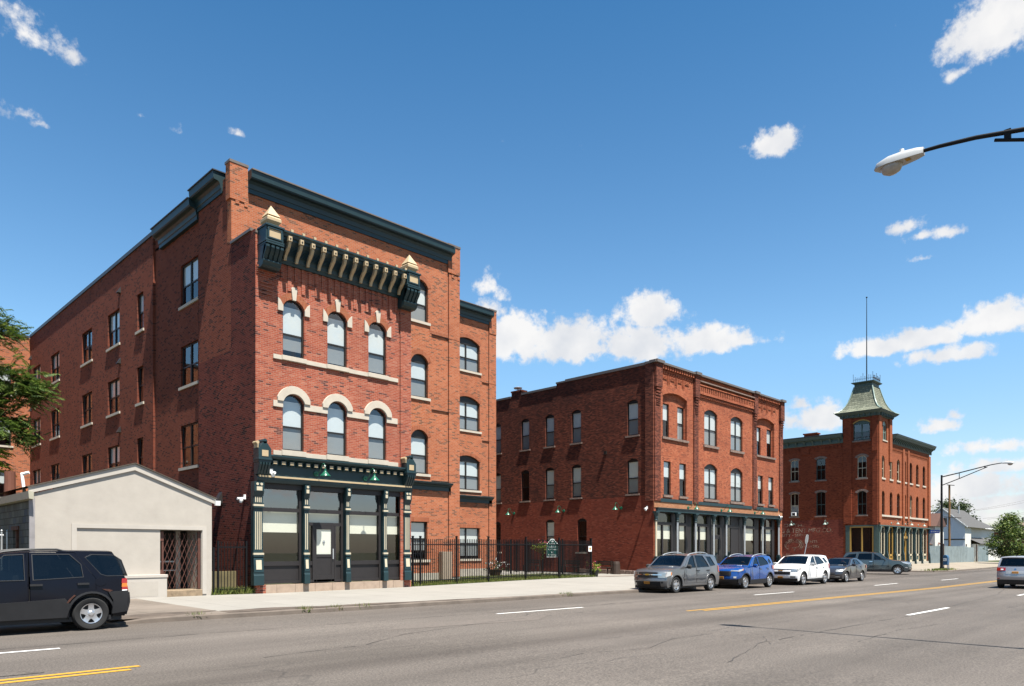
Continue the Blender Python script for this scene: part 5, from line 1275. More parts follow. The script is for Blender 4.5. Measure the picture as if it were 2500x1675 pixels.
# ---- 1: black SUV, left edge of the picture, parked facing left
def ex1(k):
    xr, xf, r = k['xr'], k['xf'], k['r']; wb = k['wb']
    g = M['trimgrey']
    k['side']('lower_cladding', g, [(-wb / 2 + .46, .30), (wb / 2 - .46, .30), (wb / 2 - .46, .62), (-wb / 2 + .50, .70), (-wb / 2 + .40, .56)], .016)
    k['side']('rear_bumper_side', g, [(xr + .16, .36), (-wb / 2 - .40, .33), (-wb / 2 - .42, .62), (-wb / 2 - .32, .80), (xr + .14, .82)], .03)
    k['patch']('rear_bumper', g, 11.05, 12.85, -1, 1, .03, 6, 12)
    for sg in (1, -1):
        a, b = (.80, 1.0) if sg > 0 else (-1.0, -.80)
        k['patch']('taillight', M['redlens'], 10.02, 10.9, a, b, .014, 4, 3)
    for z0, z1, mt in ((.98, 1.08, 'redlens'), (.90, .98, 'amber'), (.84, .90, 'redlens'), (.78, .84, 'white')):
        k['side']('taillight', M[mt], [(xr + .15, z0), (xr + .27, z0), (xr + .26, z1), (xr + .155, z1)], .014)
    pts = [(-wb / 2 + .47 * math.cos(t), r + .47 * math.sin(t)) for t in [.25 + (PI - .5) * q / 12 for q in range(13)]]
    pin = [(-wb / 2 + .43 * math.cos(t), r + .43 * math.sin(t)) for t in [.25 + (PI - .5) * q / 12 for q in range(13)]]
    k['side']('arch_trim', M['trimblack'], pts + pin[::-1], .014)
    k['side']('rust_patch', paint('rust_scab', (.07, .022, .012), .9, var=.5, scale=20), [(-wb / 2 + .44, .60), (-wb / 2 + .36, .70), (-wb / 2 + .30, .755), (-wb / 2 + .33, .765), (-wb / 2 + .42, .68), (-wb / 2 + .475, .60)], .0165)
    k['side']('rust_patch', paint('rust_scab_red', (.06, .02, .012), .9, var=.5, scale=20), [(-wb / 2 - .36, .80), (-wb / 2 - .26, .84), (-wb / 2 - .20, .87), (-wb / 2 - .34, .86), (-wb / 2 - .42, .83)], .006)
    el = [(-wb / 2 - .18 + .11 * math.cos(t), 1.02 + .085 * math.sin(t)) for t in [2 * PI * q / 18 for q in range(18)]]
    k['side']('fuel_door', k['body'], el, .004)
    for sg in (1,):
        pass
    m = MB(); m.tube([(xr + .22, -.5, .25), (xr + .05, -.52, .22), (xr - .02, -.53, .18)], .03, 8); k['L'](m, 'exhaust_pipe', M['trimblack'])
    platepatch(k, 10.45, 10.75)
car1 = dict(name='parked_suv', crown=.022, W=1.79, wb=2.62, foh=.90, roh=.87, H=1.70, r=.355, belt=1.08, paint=carpaint('black_car_paint', (.0045, .005, .010), .0, .3), prof=suv_prof(1.06, 1.1, 1.05, 1.85, rbelt=1.1, nose=.8, rtop=.40, rdrop=.012),
            glass=GL(.9, .84), roofw=.80, taper=.10, spokes=5, spw=(.07, .05), rimr=.60, gap=.07, sill=.30, hz=.99, mirror=(.62, 1.08), mirrormat=M['trimblack'], cabin=(.05, -.85), rails=(-.9, .55), railmat=M['trimblack'],
            privacy=(1, 2), handles=(-.30, -1.15), handlemat=M['trimgrey'], fb=.25, rb=.13,
            doors=[[(.95, .34), (.95, 1.05), (.50, 1.38), (.28, 1.63), (-.15, 1.655), (-.17, .34)], [(-.19, .34), (-.19, 1.655), (-1.02, 1.655), (-1.19, 1.40), (-1.40, 1.10), (-1.40, .86), (-1.05, .86), (-.90, .62), (-.86, .34)]],
            windows=[[(.72, 1.10), (.42, 1.40), (.22, 1.59), (-.10, 1.605), (-.10, 1.10)], [(-.26, 1.10), (-.26, 1.605), (-.92, 1.605), (-1.12, 1.40), (-1.15, 1.14)], [(-1.22, 1.54), (-1.35, 1.60), (-1.78, 1.585), (-1.93, 1.48), (-2.03, 1.15), (-1.62, 1.15), (-1.50, 1.19)]], extras=ex1)
# heading -X: rotate by pi, so its own left side faces the camera... mirrored wheels do not matter
s1 = make_car(car1, 'black SUV with rusty rear wheel arch and grey bumper, parked by the beige building', 'car', (4.71 - 1.31, 17.28 + .87, .0), PI)

# ---- 2: grey SUV
def ex2(k):
    xf, xr, wb = k['xf'], k['xr'], k['wb']
    k['patch']('grille', M['trimblack'], 3.02, 3.42, -.58, .58, .008, 3, 8); k['patch']('grille', M['trimblack'], 3.55, 3.85, -.55, .55, .008, 3, 8)
    k['patch']('grille_bar', M['chrome'], 3.42, 3.56, -.78, .78, .02, 2, 10)
    k['patch']('emblem', paint('gold_emblem', (.55, .33, .06), .3, metal=.8), 3.38, 3.60, -.07, .07, .034, 2, 2); k['patch']('emblem', paint('gold_emblem_bar', (.55, .33, .06), .3, metal=.8), 3.43, 3.55, -.13, .13, .036, 2, 2)
    for a, b in ((.60, 1.0), (-1.0, -.60)):
        h = k['patch']('headlight', M['lampinner'], 3.0, 3.92, a, b, .010, 5, 6); k['patch']('lens', M['lens'], 3.0, 3.92, a, b, .018, 5, 6, h)
    k['side']('headlight', M['lampinner'], [(xf - .20, .70), (xf - .52, .76), (xf - .56, .92), (xf - .28, .92)], .012)
    k['side']('marker_lamp', M['amber'], [(xf - .50, .77), (xf - .56, .78), (xf - .585, .90), (xf - .53, .90)], .016)
    k['patch']('lower_bumper', M['trimgrey'], .15, 1.95, -.72, .72, .012, 4, 10); k['patch']('air_intake', M['trimblack'], .45, .95, -.5, .5, .018, 2, 8); k['patch']('front_skirt', M['trimblack'], .0, .5, -1, 1, .012, 2, 10)
    for a in (.80, -.80): k['patch']('fog_lamp', M['trimblack'], 1.5, 1.95, a - .05, a + .05, .012, 2, 2)
    k['side']('side_moulding', M['trimgrey'] if False else k['body'], [(wb / 2 - .52, .60), (-wb / 2 + .5, .60), (-wb / 2 + .5, .68), (wb / 2 - .52, .68)], .022)
    k['side']('rocker_trim', k['body'], [(wb / 2 - .44, .29), (-wb / 2 + .44, .29), (-wb / 2 + .44, .36), (wb / 2 - .44, .36)], .03)
    for x0 in (wb / 2, -wb / 2):
        a = k['ra']; P1 = [(x0 + (a + .09) * math.cos(t), k['r'] + (a + .09) * math.sin(t)) for t in [.05 + (PI - .1) * q / 14 for q in range(15)]]; P0 = [(x0 + (a + .005) * math.cos(t), k['r'] + (a + .005) * math.sin(t)) for t in [.05 + (PI - .1) * q / 14 for q in range(15)]]
        k['side']('arch_flare', k['body'], P1 + P0[::-1], .02)
    rearlamps(k, 10.0, 10.8, .8, 1.0, .82, 1.12, .12)
    platepatch(k, 1.30, 1.85)
    m = MB(); m.box(xf - 1.28, xf - 1.22, .30, .48, 1.09, 1.13); k['L'](m, 'dash_sticker', M['white'])
def doors_std(a, b, c_, H, zb, rear_low=.84):
    # a: front edge, b: B pillar, c_: rear edge of the rear door at the belt
    return [[(a, .40), (a, zb - .02), (a - .55, H - .12), (b + .02, H - .075), (b + .02, .40)], [(b, .40), (b, H - .075), (c_ + .22, H - .085), (c_, zb + .05), (c_, rear_low), (c_ + .30, .70), (c_ + .36, .40)]]
car2 = dict(name='parked_suv', W=1.81, wb=2.857, foh=.93, roh=.98, H=1.70, r=.355, belt=1.06, paint=carpaint('grey_metallic_paint', (.20, .205, .215), .6, .32), prof=suv_prof(1.03, 1.1, 1.32, 2.12, rbelt=1.08, nose=.66, rtop=.42, lip=.06),
            glass=GL(), roofw=.78, spokes=5, spw=(.075, .05), rimr=.62, sill=.29, mirror=(.70, 1.07), mirrormat=M['seat'], cabin=(.12, -.85), rails=(-1.5, .2), handles=(-.28, -1.14), hz=.93, privacy=(),
            doors=doors_std(.84, -.17, -1.34, 1.70, 1.06),
            windows=[[(.66, 1.08), (.22, 1.50), (.02, 1.585), (-.10, 1.59), (-.10, 1.08)], [(-.24, 1.08), (-.24, 1.59), (-.88, 1.575), (-1.10, 1.32), (-1.24, 1.10)], [(-1.40, 1.12), (-1.08, 1.54), (-1.55, 1.53), (-1.86, 1.16)]], extras=ex2)
gk = 'cars parked along the kerb'
car2['group'] = gk
make_car(car2, 'grey SUV first in the row of parked cars, chrome bar across its grille', 'car', (26.98 + 1.43, 17.03 + .88, zr(28.4)), PI)

# ---- 3: blue crossover
def ex3(k):
    xf, xr, wb = k['xf'], k['xr'], k['wb']
    k['patch']('grille', M['trimblack'], 2.45, 3.45, -.60, .60, .010, 4, 8)
    for s in (2.62, 2.95, 3.25): k['patch']('grille_bar', M['trimgrey'], s, s + .06, -.5, .5, .022, 1, 8)
    for a, b in ((.56, 1.0), (-1.0, -.56)):
        h = k['patch']('headlight', M['lampinner'], 3.38, 3.95, a, b, .010, 4, 6); k['patch']('lens', M['lens'], 3.38, 3.95, a, b, .02, 4, 6, h)
    k['side']('headlight', M['lampinner'], [(xf - .22, .84), (xf - .60, .90), (xf - .62, .98), (xf - .26, .93)], .012); k['side']('marker_lamp', M['amber'], [(xf - .52, .895), (xf - .60, .91), (xf - .615, .97), (xf - .55, .965)], .016)
    for a in (.80, -.80): k['patch']('fog_lamp', M['lampinner'], 2.05, 2.35, a - .07, a + .07, .012, 2, 3)
    k['patch']('lower_bumper', M['trimblack'], 0, 1.75, -1, 1, .014, 4, 10); k['patch']('skid_plate', M['trimgrey'], .4, 1.0, -.5, .5, .02, 2, 6)
    k['side']('lower_cladding', M['trimblack'], [(wb / 2 - .40, .24), (-wb / 2 + .40, .24), (-wb / 2 + .40, .46), (wb / 2 - .40, .44)], .014)
    k['side']('front_cladding', M['trimblack'], [(xf - .20, .30), (wb / 2 + .40, .30), (wb / 2 + .38, .56), (xf - .18, .50)], .012)
    k['side']('rear_cladding', M['trimblack'], [(-wb / 2 - .40, .30), (xr + .16, .34), (xr + .14, .58), (-wb / 2 - .38, .52)], .012)
    for x0 in (wb / 2, -wb / 2):
        a = k['ra']; P1 = [(x0 + (a + .055) * math.cos(t), k['r'] + (a + .055) * math.sin(t)) for t in [-.15 + (PI + .3) * q / 14 for q in range(15)]]; P0 = [(x0 + (a + .005) * math.cos(t), k['r'] + (a + .005) * math.sin(t)) for t in [-.15 + (PI + .3) * q / 14 for q in range(15)]]
        k['side']('arch_trim', M['trimblack'], P1 + P0[::-1], .018)
    rearlamps(k, 10.0, 10.8, .74, 1.0, .90, 1.10, .25)
    platepatch(k, 1.8, 2.35)
    m = MB(); m.box(xf - 1.15, xf - 1.09, .25, .48, 1.09, 1.13); k['L'](m, 'dash_sticker', M['white'])
car3 = dict(name='parked_crossover', W=1.77, wb=2.52, foh=.83, roh=.75, H=1.64, r=.335, belt=1.06, paint=carpaint('blue_metallic_paint', (.008, .085, .36), .35, .25), prof=suv_prof(1.03, 1.1, 1.18, 1.92, rbelt=1.05, nose=.80, rtop=.42, lip=.10),
            glass=GL(), roofw=.77, spokes=10, spw=(.028, .022), rimr=.70, sill=.26, mirror=(.62, 1.06), cabin=(.1, -.75), rails=(-1.35, .2), handles=(-.25, -1.02), hz=.98, handlemat=None, group=gk,
            doors=doors_std(.78, -.13, -1.18, 1.64, 1.06), privacy=(1, 2),
            windows=[[(.60, 1.08), (.18, 1.46), (.0, 1.535), (-.06, 1.535), (-.06, 1.10)], [(-.19, 1.10), (-.19, 1.535), (-.78, 1.51), (-1.08, 1.30), (-1.12, 1.17)], [(-1.28, 1.20), (-1.20, 1.36), (-1.38, 1.44), (-1.56, 1.24)]], extras=ex3)
car3['handlemat'] = car3['paint']
make_car(car3, 'bright blue crossover parked between the grey and the white SUV', 'car', (32.75 + 1.26, 16.85 + .86, zr(34)), PI)

# ---- 4: white SUV
def ex4(k):
    xf, xr, wb = k['xf'], k['xr'], k['wb']
    k['patch']('grille', M['trimblack'], 2.35, 3.05, -.62, .62, .010, 4, 8); k['patch']('grille', M['trimblack'], 3.60, 3.80, -.66, .66, .010, 2, 8)
    for s in (2.5, 2.68, 2.86): k['patch']('grille_bar', M['trimgrey'], s, s + .04, -.55, .55, .02, 1, 8)
    k['patch']('emblem', paint('gold_emblem_two', (.55, .33, .06), .3, metal=.8), 3.2, 3.42, -.14, .14, .014, 2, 4)
    for a, b in ((.66, 1.0), (-1.0, -.66)):
        h = k['patch']('headlight', M['lampinner'], 3.15, 3.9, a, b, .010, 4, 6); k['patch']('lens', M['lens'], 3.15, 3.9, a, b, .018, 4, 6, h)
    k['side']('headlight', M['lampinner'], [(xf - .24, .80), (xf - .60, .88), (xf - .66, .98), (xf - .28, .93)], .012); k['side']('marker_lamp', M['amber'], [(xf - .56, .90), (xf - .63, .92), (xf - .65, .97), (xf - .58, .96)], .016)
    for a, b in ((.62, .9), (-.9, -.62)): k['patch']('fog_lamp', M['trimblack'], 1.55, 1.95, a, b, .012, 2, 4)
    k['patch']('lower_bumper', M['trimblack'], 0, 1.25, -1, 1, .014, 4, 10)
    k['side']('rocker_trim', M['trimblack'], [(wb / 2 - .42, .26), (-wb / 2 + .42, .26), (-wb / 2 + .42, .36), (wb / 2 - .42, .35)], .014)
    rearlamps(k, 10.0, 10.8, .8, 1.0, .88, 1.14, .18)
    platepatch(k, 1.30, 1.85)
    m = MB(); m.box(xf - 1.3, xf - 1.24, .25, .5, 1.09, 1.13); k['L'](m, 'dash_sticker', M['white'])
car4 = dict(name='parked_suv', W=1.84, wb=2.857, foh=.94, roh=.97, H=1.67, r=.36, belt=1.08, paint=carpaint('white_car_paint', (.95, .95, .94), .0, .3, .04), prof=suv_prof(1.04, 1.1, 1.32, 2.15, rbelt=1.1, nose=.74, rtop=.45, lip=.08),
            glass=GL(), roofw=.77, spokes=5, spw=(.07, .04), rimr=.66, sill=.29, mirror=(.70, 1.08), mirrormat=M['zinc'], cabin=(.1, -.85), handles=(-.28, -1.14), hz=.98, group=gk, privacy=(1, 2),
            doors=doors_std(.84, -.17, -1.36, 1.67, 1.08),
            windows=[[(.66, 1.10), (.22, 1.48), (.02, 1.555), (-.10, 1.56), (-.10, 1.11)], [(-.24, 1.11), (-.24, 1.56), (-.85, 1.54), (-1.20, 1.30), (-1.30, 1.18)], [(-1.50, 1.20), (-1.22, 1.47), (-1.55, 1.47), (-1.90, 1.22)]], extras=ex4)
car4['handlemat'] = car4['paint']
make_car(car4, 'white SUV third in the row of parked cars, in front of the leaning stop sign', 'car', (39.1 + 1.43, 16.76 + .9, zr(40.5)), PI)

# ---- 5: dark grey sedan
def sedan_prof(xf, xr, H):
    return [(xf - .14, .22), (xf - .04, .33), (xf, .46), (xf - .03, .60), (xf - .14, .74), (xf - .55, .90), (xf - 1.18, 1.0), (xf - 2.05, H - .05), (xf - 2.55, H), (xf - 3.0, H - .05), (xr + .62, 1.06), (xr + .12, 1.02), (xr, .66), (xr + .12, .26)]
def ex5(k):
    xf, xr, wb = k['xf'], k['xr'], k['wb']
    k['patch']('grille', M['trimblack'], 1.7, 2.9, -.55, .55, .010, 4, 8); k['patch']('grille_frame', M['chrome'], 1.62, 1.7, -.58, .58, .016, 1, 8)
    for a, b in ((.58, 1.0), (-1.0, -.58)):
        h = k['patch']('headlight', M['lampinner'], 3.2, 4.25, a, b, .010, 4, 6); k['patch']('lens', M['lens'], 3.2, 4.25, a, b, .018, 4, 6, h)
    k['side']('headlight', M['lampinner'], [(xf - .26, .66), (xf - .62, .78), (xf - .72, .86), (xf - .34, .76)], .012); k['side']('marker_lamp', M['amber'], [(xf - .60, .79), (xf - .68, .82), (xf - .71, .855), (xf - .62, .83)], .016)
    k['patch']('lower_bumper', M['trimblack'], 0, .9, -.9, .9, .012, 3, 10); k['patch']('bumper_strip', M['zinc'], .95, 1.1, -.85, .85, .02, 1, 10)
    rearlamps(k, 11.0, 11.6, .7, 1.0, .80, .98, .2)
    platepatch(k, 1.2, 1.6)
    m = MB(); m.box(xf - 1.2, xf - 1.14, .2, .45, .99, 1.03); k['L'](m, 'dash_sticker', M['white'])
car5 = dict(name='parked_sedan', W=1.73, wb=2.49, foh=.83, roh=1.05, H=1.46, r=.315, belt=.98, paint=carpaint('charcoal_metallic_paint', (.055, .055, .065), .5, .28), prof=sedan_prof, crown=.03,
            glass=[(6.06, 6.95, .9, 'windshield', 'carglass'), (9.08, 9.95, .86, 'rear_window', 'carglass')], roofw=.72, spokes=10, spw=(.024, .02), rimr=.68, sill=.24, mirror=(.58, .98), cabin=(.05, -.75), handles=(-.35, -1.05), hz=.90, group=gk,
            doors=[[(.72, .34), (.72, .95), (.25, 1.2), (-.15, 1.37), (-.18, .34)], [(-.20, .34), (-.20, 1.37), (-.70, 1.34), (-1.10, 1.06), (-1.12, .80), (-.88, .66), (-.82, .34)]],
            windows=[[(.52, 1.0), (.12, 1.24), (-.12, 1.335), (-.13, 1.02)], [(-.25, 1.02), (-.25, 1.335), (-.66, 1.305), (-1.0, 1.09)]], extras=ex5)
car5['handlemat'] = car5['paint']
make_car(car5, 'dark grey sedan, last and lowest of the cars parked along the kerb', 'car', (44.61 + 1.25, 16.55 + .85, zr(46)), PI)

# ---- 6: teal grey crossover waiting in the side street, heading towards the main road
def ex6(k):
    xf, xr, wb = k['xf'], k['xr'], k['wb']
    k['patch']('grille', M['trimblack'], 2.5, 3.1, -.55, .55, .010, 3, 8); k['patch']('grille', M['trimblack'], 3.4, 3.7, -.55, .55, .010, 2, 8)
    for a, b in ((.62, 1.0), (-1.0, -.62)):
        h = k['patch']('headlight', M['lampinner'], 3.2, 4.0, a, b, .010, 4, 6); k['patch']('lens', M['lens'], 3.2, 4.0, a, b, .018, 4, 6, h)
    k['side']('headlight', M['lampinner'], [(xf - .24, .80), (xf - .62, .90), (xf - .78, 1.02), (xf - .32, .95)], .012)
    for a in (.8, -.8): k['patch']('fog_lamp', M['lampinner'], 1.5, 1.9, a - .08, a + .08, .012, 2, 2)
    k['side']('fog_lamp', M['lampinner'], [(xf - .30, .50), (xf - .48, .52), (xf - .48, .58), (xf - .32, .57)], .012)
    k['patch']('lower_bumper', M['trimblack'], 0, 1.2, -1, 1, .012, 3, 10)
    k['side']('side_moulding', M['trimblack'], [(wb / 2 - .6, .66), (-wb / 2 + .55, .66), (-wb / 2 + .55, .70), (wb / 2 - .6, .70)], .016)
    k['side']('rocker_trim', M['trimblack'], [(wb / 2 - .44, .27), (-wb / 2 + .44, .27), (-wb / 2 + .44, .38), (wb / 2 - .44, .38)], .014)
    rearlamps(k, 10.0, 10.6, .8, 1.0, .98, 1.12, .25)
    platepatch(k, 1.2, 1.7)
car6 = dict(name='waiting_crossover', W=1.98, wb=3.02, foh=1.0, roh=1.1, H=1.79, r=.375, belt=1.12, paint=carpaint('teal_grey_paint', (.085, .115, .125), .55, .25), prof=suv_prof(1.05, 1.1, 1.42, 2.5, rbelt=1.12, nose=.78, rtop=.5, lip=.12),
            glass=GL(), roofw=.76, spokes=6, spw=(.05, .05), rimr=.62, sill=.28, mirror=(.62, 1.12), cabin=(.1, -.85), handles=(-.35, -1.3), hz=1.0, handlemat=M['chrome'], privacy=(1, 2), taper=.14,
            doors=doors_std(.90, -.20, -1.45, 1.79, 1.12),
            windows=[[(.62, 1.14), (.05, 1.52), (-.12, 1.62), (-.14, 1.15)], [(-.28, 1.15), (-.28, 1.65), (-1.2, 1.63), (-1.32, 1.17)], [(-1.48, 1.19), (-1.38, 1.62), (-1.9, 1.56), (-2.32, 1.26), (-2.25, 1.2)]], extras=ex6)
car6['paint'] = car6['paint']
hd = R(-72)
off = Matrix.Rotation(hd, 3, 'Z') @ Vector((1.51, -.92, 0))
make_car(car6, 'teal grey crossover waiting at the mouth of the side street by the tower building', 'car', (61.4 - off.x, 18.98 - off.y, -.203), hd)

# ---- 7: silver crossover driving away, right edge
def ex7(k):
    xf, xr, wb = k['xf'], k['xr'], k['wb']
    for a, b in ((.52, 1.0), (-1.0, -.52)):
        h = k['patch']('taillight', M['redlens'], 10.12, 10.62, a, b, .014, 4, 6)
        k['patch']('reverse_lamp', M['white'], 10.3, 10.5, a + .12 if a > 0 else b - .26, a + .26 if a > 0 else b - .12, .02, 2, 3, h)
    k['side']('taillight', M['redlens'], [(xr + .16, .90), (xr + .36, .98), (xr + .38, 1.04), (xr + .15, 1.05)], .012); k['side']('marker_lamp', M['amber'], [(xr + .155, .86), (xr + .30, .93), (xr + .34, .97), (xr + .155, .90)], .013)
    k['patch']('rear_bumper', M['trimblack'], 12.35, 13.0, -1, 1, .02, 3, 12); k['patch']('plate_recess', M['zinc'], 10.62, 11.25, -.5, .5, .006, 3, 6)
    platepatch(k, 10.72, 11.08)
    for j, (a, b, s0, s1) in enumerate(((-.03, .03, 10.2, 10.3), (-.06, -.005, 10.3, 10.4), (.005, .06, 10.3, 10.4))): k['patch']('emblem', M['chrome'], s0, s1, a, b, .012, 1, 1)
    k['patch']('rear_spoiler', k['body'], 8.95, 9.12, -.9, .9, .03, 2, 8)
    for sg in (.9, -.9): k['patch']('reflector', M['redlens'], 12.1, 12.25, sg - .06, sg + .06, .025, 1, 2)
    m = MB(); m.tube([(xr + .9, .1, H7 - .02), (xr + .72, .1, H7 + .06)], .025, 6, .008); k['L'](m, 'antenna', M['trimblack'])
    k['patch']('grille', M['trimblack'], 2.2, 3.3, -.5, .5, .01, 3, 6)
    for a, b in ((.6, 1.0), (-1.0, -.6)): k['patch']('headlight', M['lampinner'], 3.3, 3.9, a, b, .010, 4, 6)
H7 = 1.62
car7 = dict(name='moving_crossover', W=1.77, wb=2.67, foh=.85, roh=.78, H=H7, r=.34, belt=1.05, paint=carpaint('silver_paint', (.48, .48, .50), .5, .28), prof=suv_prof(1.03, 1.1, 1.25, 2.1, rbelt=1.08, nose=.75, rtop=.36, lip=.1),
            glass=[(6.06, 6.95, .9, 'windshield', 'carglass'), (9.14, 9.95, .88, 'rear_window', 'carglass_dark')], roofw=.76, spokes=5, rimr=.66, sill=.28, mirror=(.66, 1.05), cabin=(.1, -.8), handles=(-.26, -1.05), hz=.95, rb=.10,
            doors=doors_std(.80, -.15, -1.25, H7, 1.05), privacy=(1, 2),
            windows=[[(.62, 1.07), (.2, 1.45), (.0, 1.515), (-.08, 1.515), (-.08, 1.08)], [(-.21, 1.08), (-.21, 1.515), (-.8, 1.5), (-1.12, 1.3), (-1.18, 1.15)], [(-1.34, 1.17), (-1.2, 1.4), (-1.45, 1.42), (-1.72, 1.22)]], extras=ex7)
car7['handlemat'] = car7['paint']
make_car(car7, 'silver crossover seen from behind, driving away at the right edge of the road', 'car', (43.72 + 1.335, 8.79 - .86, zr(45)), 0)
# ================================================================== fences
def picket_fence(name, label, posts, h=2.02, top=1.78, low=.2, gap=.115, group=None, posth=2.13, cap=False):
    x0, y0, z0 = posts[0]
    root = thing(name, label, 'fence', (x0, y0, z0), 0, group)
    for (x, y, z) in posts:
        m = MB(); m.box(x - .035, x + .035, y - .035, y + .035, z - .1, z + posth); m.box(x - .045, x + .045, y - .045, y + .045, z + posth, z + posth + .03); m.build('post', M['black'], root)
    for a, b in zip(posts, posts[1:]):
        A = Vector(a); Bv = Vector(b); L = (Bv - A).length; n = int(L / gap)
        m = MB()
        for zz in (low, top, ):
            m.tube([A + Vector((0, 0, zz)), Bv + Vector((0, 0, zz))], .022, 4)
        for k in range(1, n):
            p = A + (Bv - A) * k / n; m.box(p.x - .014, p.x + .014, p.y - .014, p.y + .014, p.z + low - .1, p.z + h)
        m.build('picket_panel', M['black'], root)
    return root
fz = lambda x: lerp(IN, x, 2) + .02
picket_fence('metal_fence', 'long black metal picket fence along the lawn beside the pavement', [(x, lerp(IN, x) + .06, fz(x)) for x in (19.3, 19.72, 21.85, 23.95, 26.7, 29.45, 32.4)], group=None)
picket_fence('metal_fence', 'black metal picket fence crossing the courtyard behind the green sign', [(32.45, 26.1, .2), (32.9, 28.6, .2), (33.0, 30.3, .2), (32.95, 33.0, .22), (32.6, 36.5, .22)])
g = thing('metal_gate', 'narrow black picket gate between the beige building and the old storefront', 'gate', (11.3, 25.25, .13))
for x in (10.68, 10.84, 11.86):
    m = MB(); m.box(x - .03, x + .03, 25.22, 25.28, .05, 2.02 if x > 10.7 else 1.8); m.build('post', M['black'], g)
m = MB(); m.box(10.84, 11.86, 25.23, 25.27, 1.78, 1.83); m.box(10.84, 11.86, 25.23, 25.27, .30, .34)
for k in range(1, 9): m.box(10.84 + .1133 * k - .01, 10.84 + .1133 * k + .01, 25.24, 25.26, .2, 1.94); m.lathe([(0, 1.94), (.018, 1.955), (0, 1.985)], (10.84 + .1133 * k, 25.25, 0), 6)
m.build('picket_panel', M['black'], g)
tag(MB().box(10.66, 12.1, 26.6, 26.75, .1, .92).build('retaining_wall', paint('mossy_concrete', (.20, .165, .08), .9, var=.3, scale=2, bump=.2)), 'low mossy concrete wall behind the narrow black gate', 'wall')
# silver stockade fence beyond the tower building
m_ = paint('weathered_grey_fence', (.27, .33, .34), .8, var=.2, scale=1.5)
root = thing('board_fence', 'tall silvery board fence beside the tower building, its gate ajar', 'fence', (99, 26.9, .1))
random.seed(2)
for i, (xa, ya, xb, yb, h) in enumerate(((99.0, 27.0, 103.2, 26.6, 2.12), (103.2, 26.6, 108, 26.5, 2.1), (108, 26.5, 113.7, 26.45, 2.1), (113.9, 26.5, 118.3, 26.7, 1.98), (119.3, 26.4, 124.7, 26.3, 2.1))):
    n = int((xb - xa) / .18); m = MB()
    for k in range(n):
        x = xa + (xb - xa) * k / n; y = ya + (yb - ya) * k / n; m.box(x, x + (xb - xa) / n * .93, y - .012 - random.uniform(0, .012), y + .012, .05, .1 + h + random.uniform(-.03, .03))
    m.build('gate' if i == 3 else 'board_panel', m_, root)
for x in (103.2, 113.8, 119.2, 124.8): m = MB(); m.box(x - .06, x + .06, 26.5, 26.62, 0, 2.5 if x < 124 else 2.3); m.build('post', paint('rusty_post', (.12, .07, .05), .8), root)
# chain link fence at the left edge
root = thing('mesh_fence', 'dark screened chain link fence left of the beige building', 'fence', (3, 28.2, .1))
m = MB(); m.tube([(-4, 28.5, 2.18), (5.2, 28.5, 2.18)], .03, 8); m.build('top_rail', M['zinc'], root)
for x in (-3, 0, 2.6, 5.15, 5.3): m = MB(); m.tube([(x, 28.5, 0), (x, 28.5, 2.3 if x > 5 else 2.16)], .03, 8); m.lathe([(0, 2.3), (.04, 2.33), (0, 2.37)], (x, 28.5, 0), 8); m.build('post', M['zinc'], root)
m = MB(); m.box(-4, 5.15, 28.52, 28.525, .1, 2.15); m.build('screen', paint('dark_screen', (.045, .043, .042), .8, var=.2, scale=20), root)

# ================================================================== lamps, cameras, signs
def wall_lamp(shade, label, loc, rz, group, first=[None]):
    t = thing('wall_lamp', label, 'wall lamp', loc, rz, group)
    return t
def lamp_proto(mat, label, loc, rz, group):
    t = thing('wall_lamp', label, 'wall lamp', loc, rz, group)
    m = MB(); m.lathe([(0, -.05), (.10, -.045), (.11, -.01), (.11, 0)], (0, 0, 0), 14, 'y'); m.tube([(0, -.03, 0), (0, -.16, .0), (0, -.27, .05), (0, -.34, .18), (0, -.42, .30), (0, -.53, .35), (0, -.62, .31), (0, -.67, .2), (0, -.67, .1)], .016, 8)
    o = m.build('arm', M[mat], None, smooth=40); o.parent = t
    m = MB(); m.lathe([(.0, .12), (.04, .12), (.045, .05), (.06, .03), (.10, -.02), (.19, -.11), (.2, -.135), (.185, -.125), (.09, -.03), (.0, .0)], (0, -.67, 0), 18); o = m.build('shade', M[mat], None, smooth=40); o.parent = t
    return t
protos = {}
def put_lamp(mat, label, loc, rz, group):
    if mat not in protos: protos[mat] = lamp_proto(mat, label, loc, rz, group); return protos[mat]
    c = copy_tree(protos[mat]); c.location = loc; c.rotation_euler = (0, 0, rz); c['label'] = label; c['group'] = group; return c
lg = 'green gooseneck wall lamps'
W_ = -PI / 2
put_lamp('lampgreen', 'left green gooseneck lamp on the storefront fascia of the old brick building', (14.57, YA - .08, 4.62), 0, lg)
put_lamp('lampgreen', 'right green gooseneck lamp on the storefront fascia of the old brick building', (16.78, YA - .08, 4.60), 0, lg)
for x, l in ((44.15, 'green gooseneck lamp above the left end of the long corner storefront'), (48.67, 'green gooseneck lamp above the middle door of the long corner storefront'), (53.84, 'green gooseneck lamp above the right end of the long corner storefront')): put_lamp('lampgreen', l, (x, YB - .03, 4.60), 0, lg)
for y, l in ((39.72, 'green gooseneck lamp on the courtyard brick wall, farthest from the street'), (34.67, 'green gooseneck lamp on the courtyard brick wall, middle of three'), (29.59, 'green gooseneck lamp on the courtyard brick wall, nearest the corner')): put_lamp('lampgreen', l, (XB, y, 4.52), W_, lg)
for y, l in ((35.95, 'pale green lamp left of the other above the faded painted lettering'), (32.2, 'pale green lamp right of the other above the faded painted lettering')): put_lamp('verdigris', l, (XC - .02, y, 4.62), W_, 'pale green lamps on the tower building')
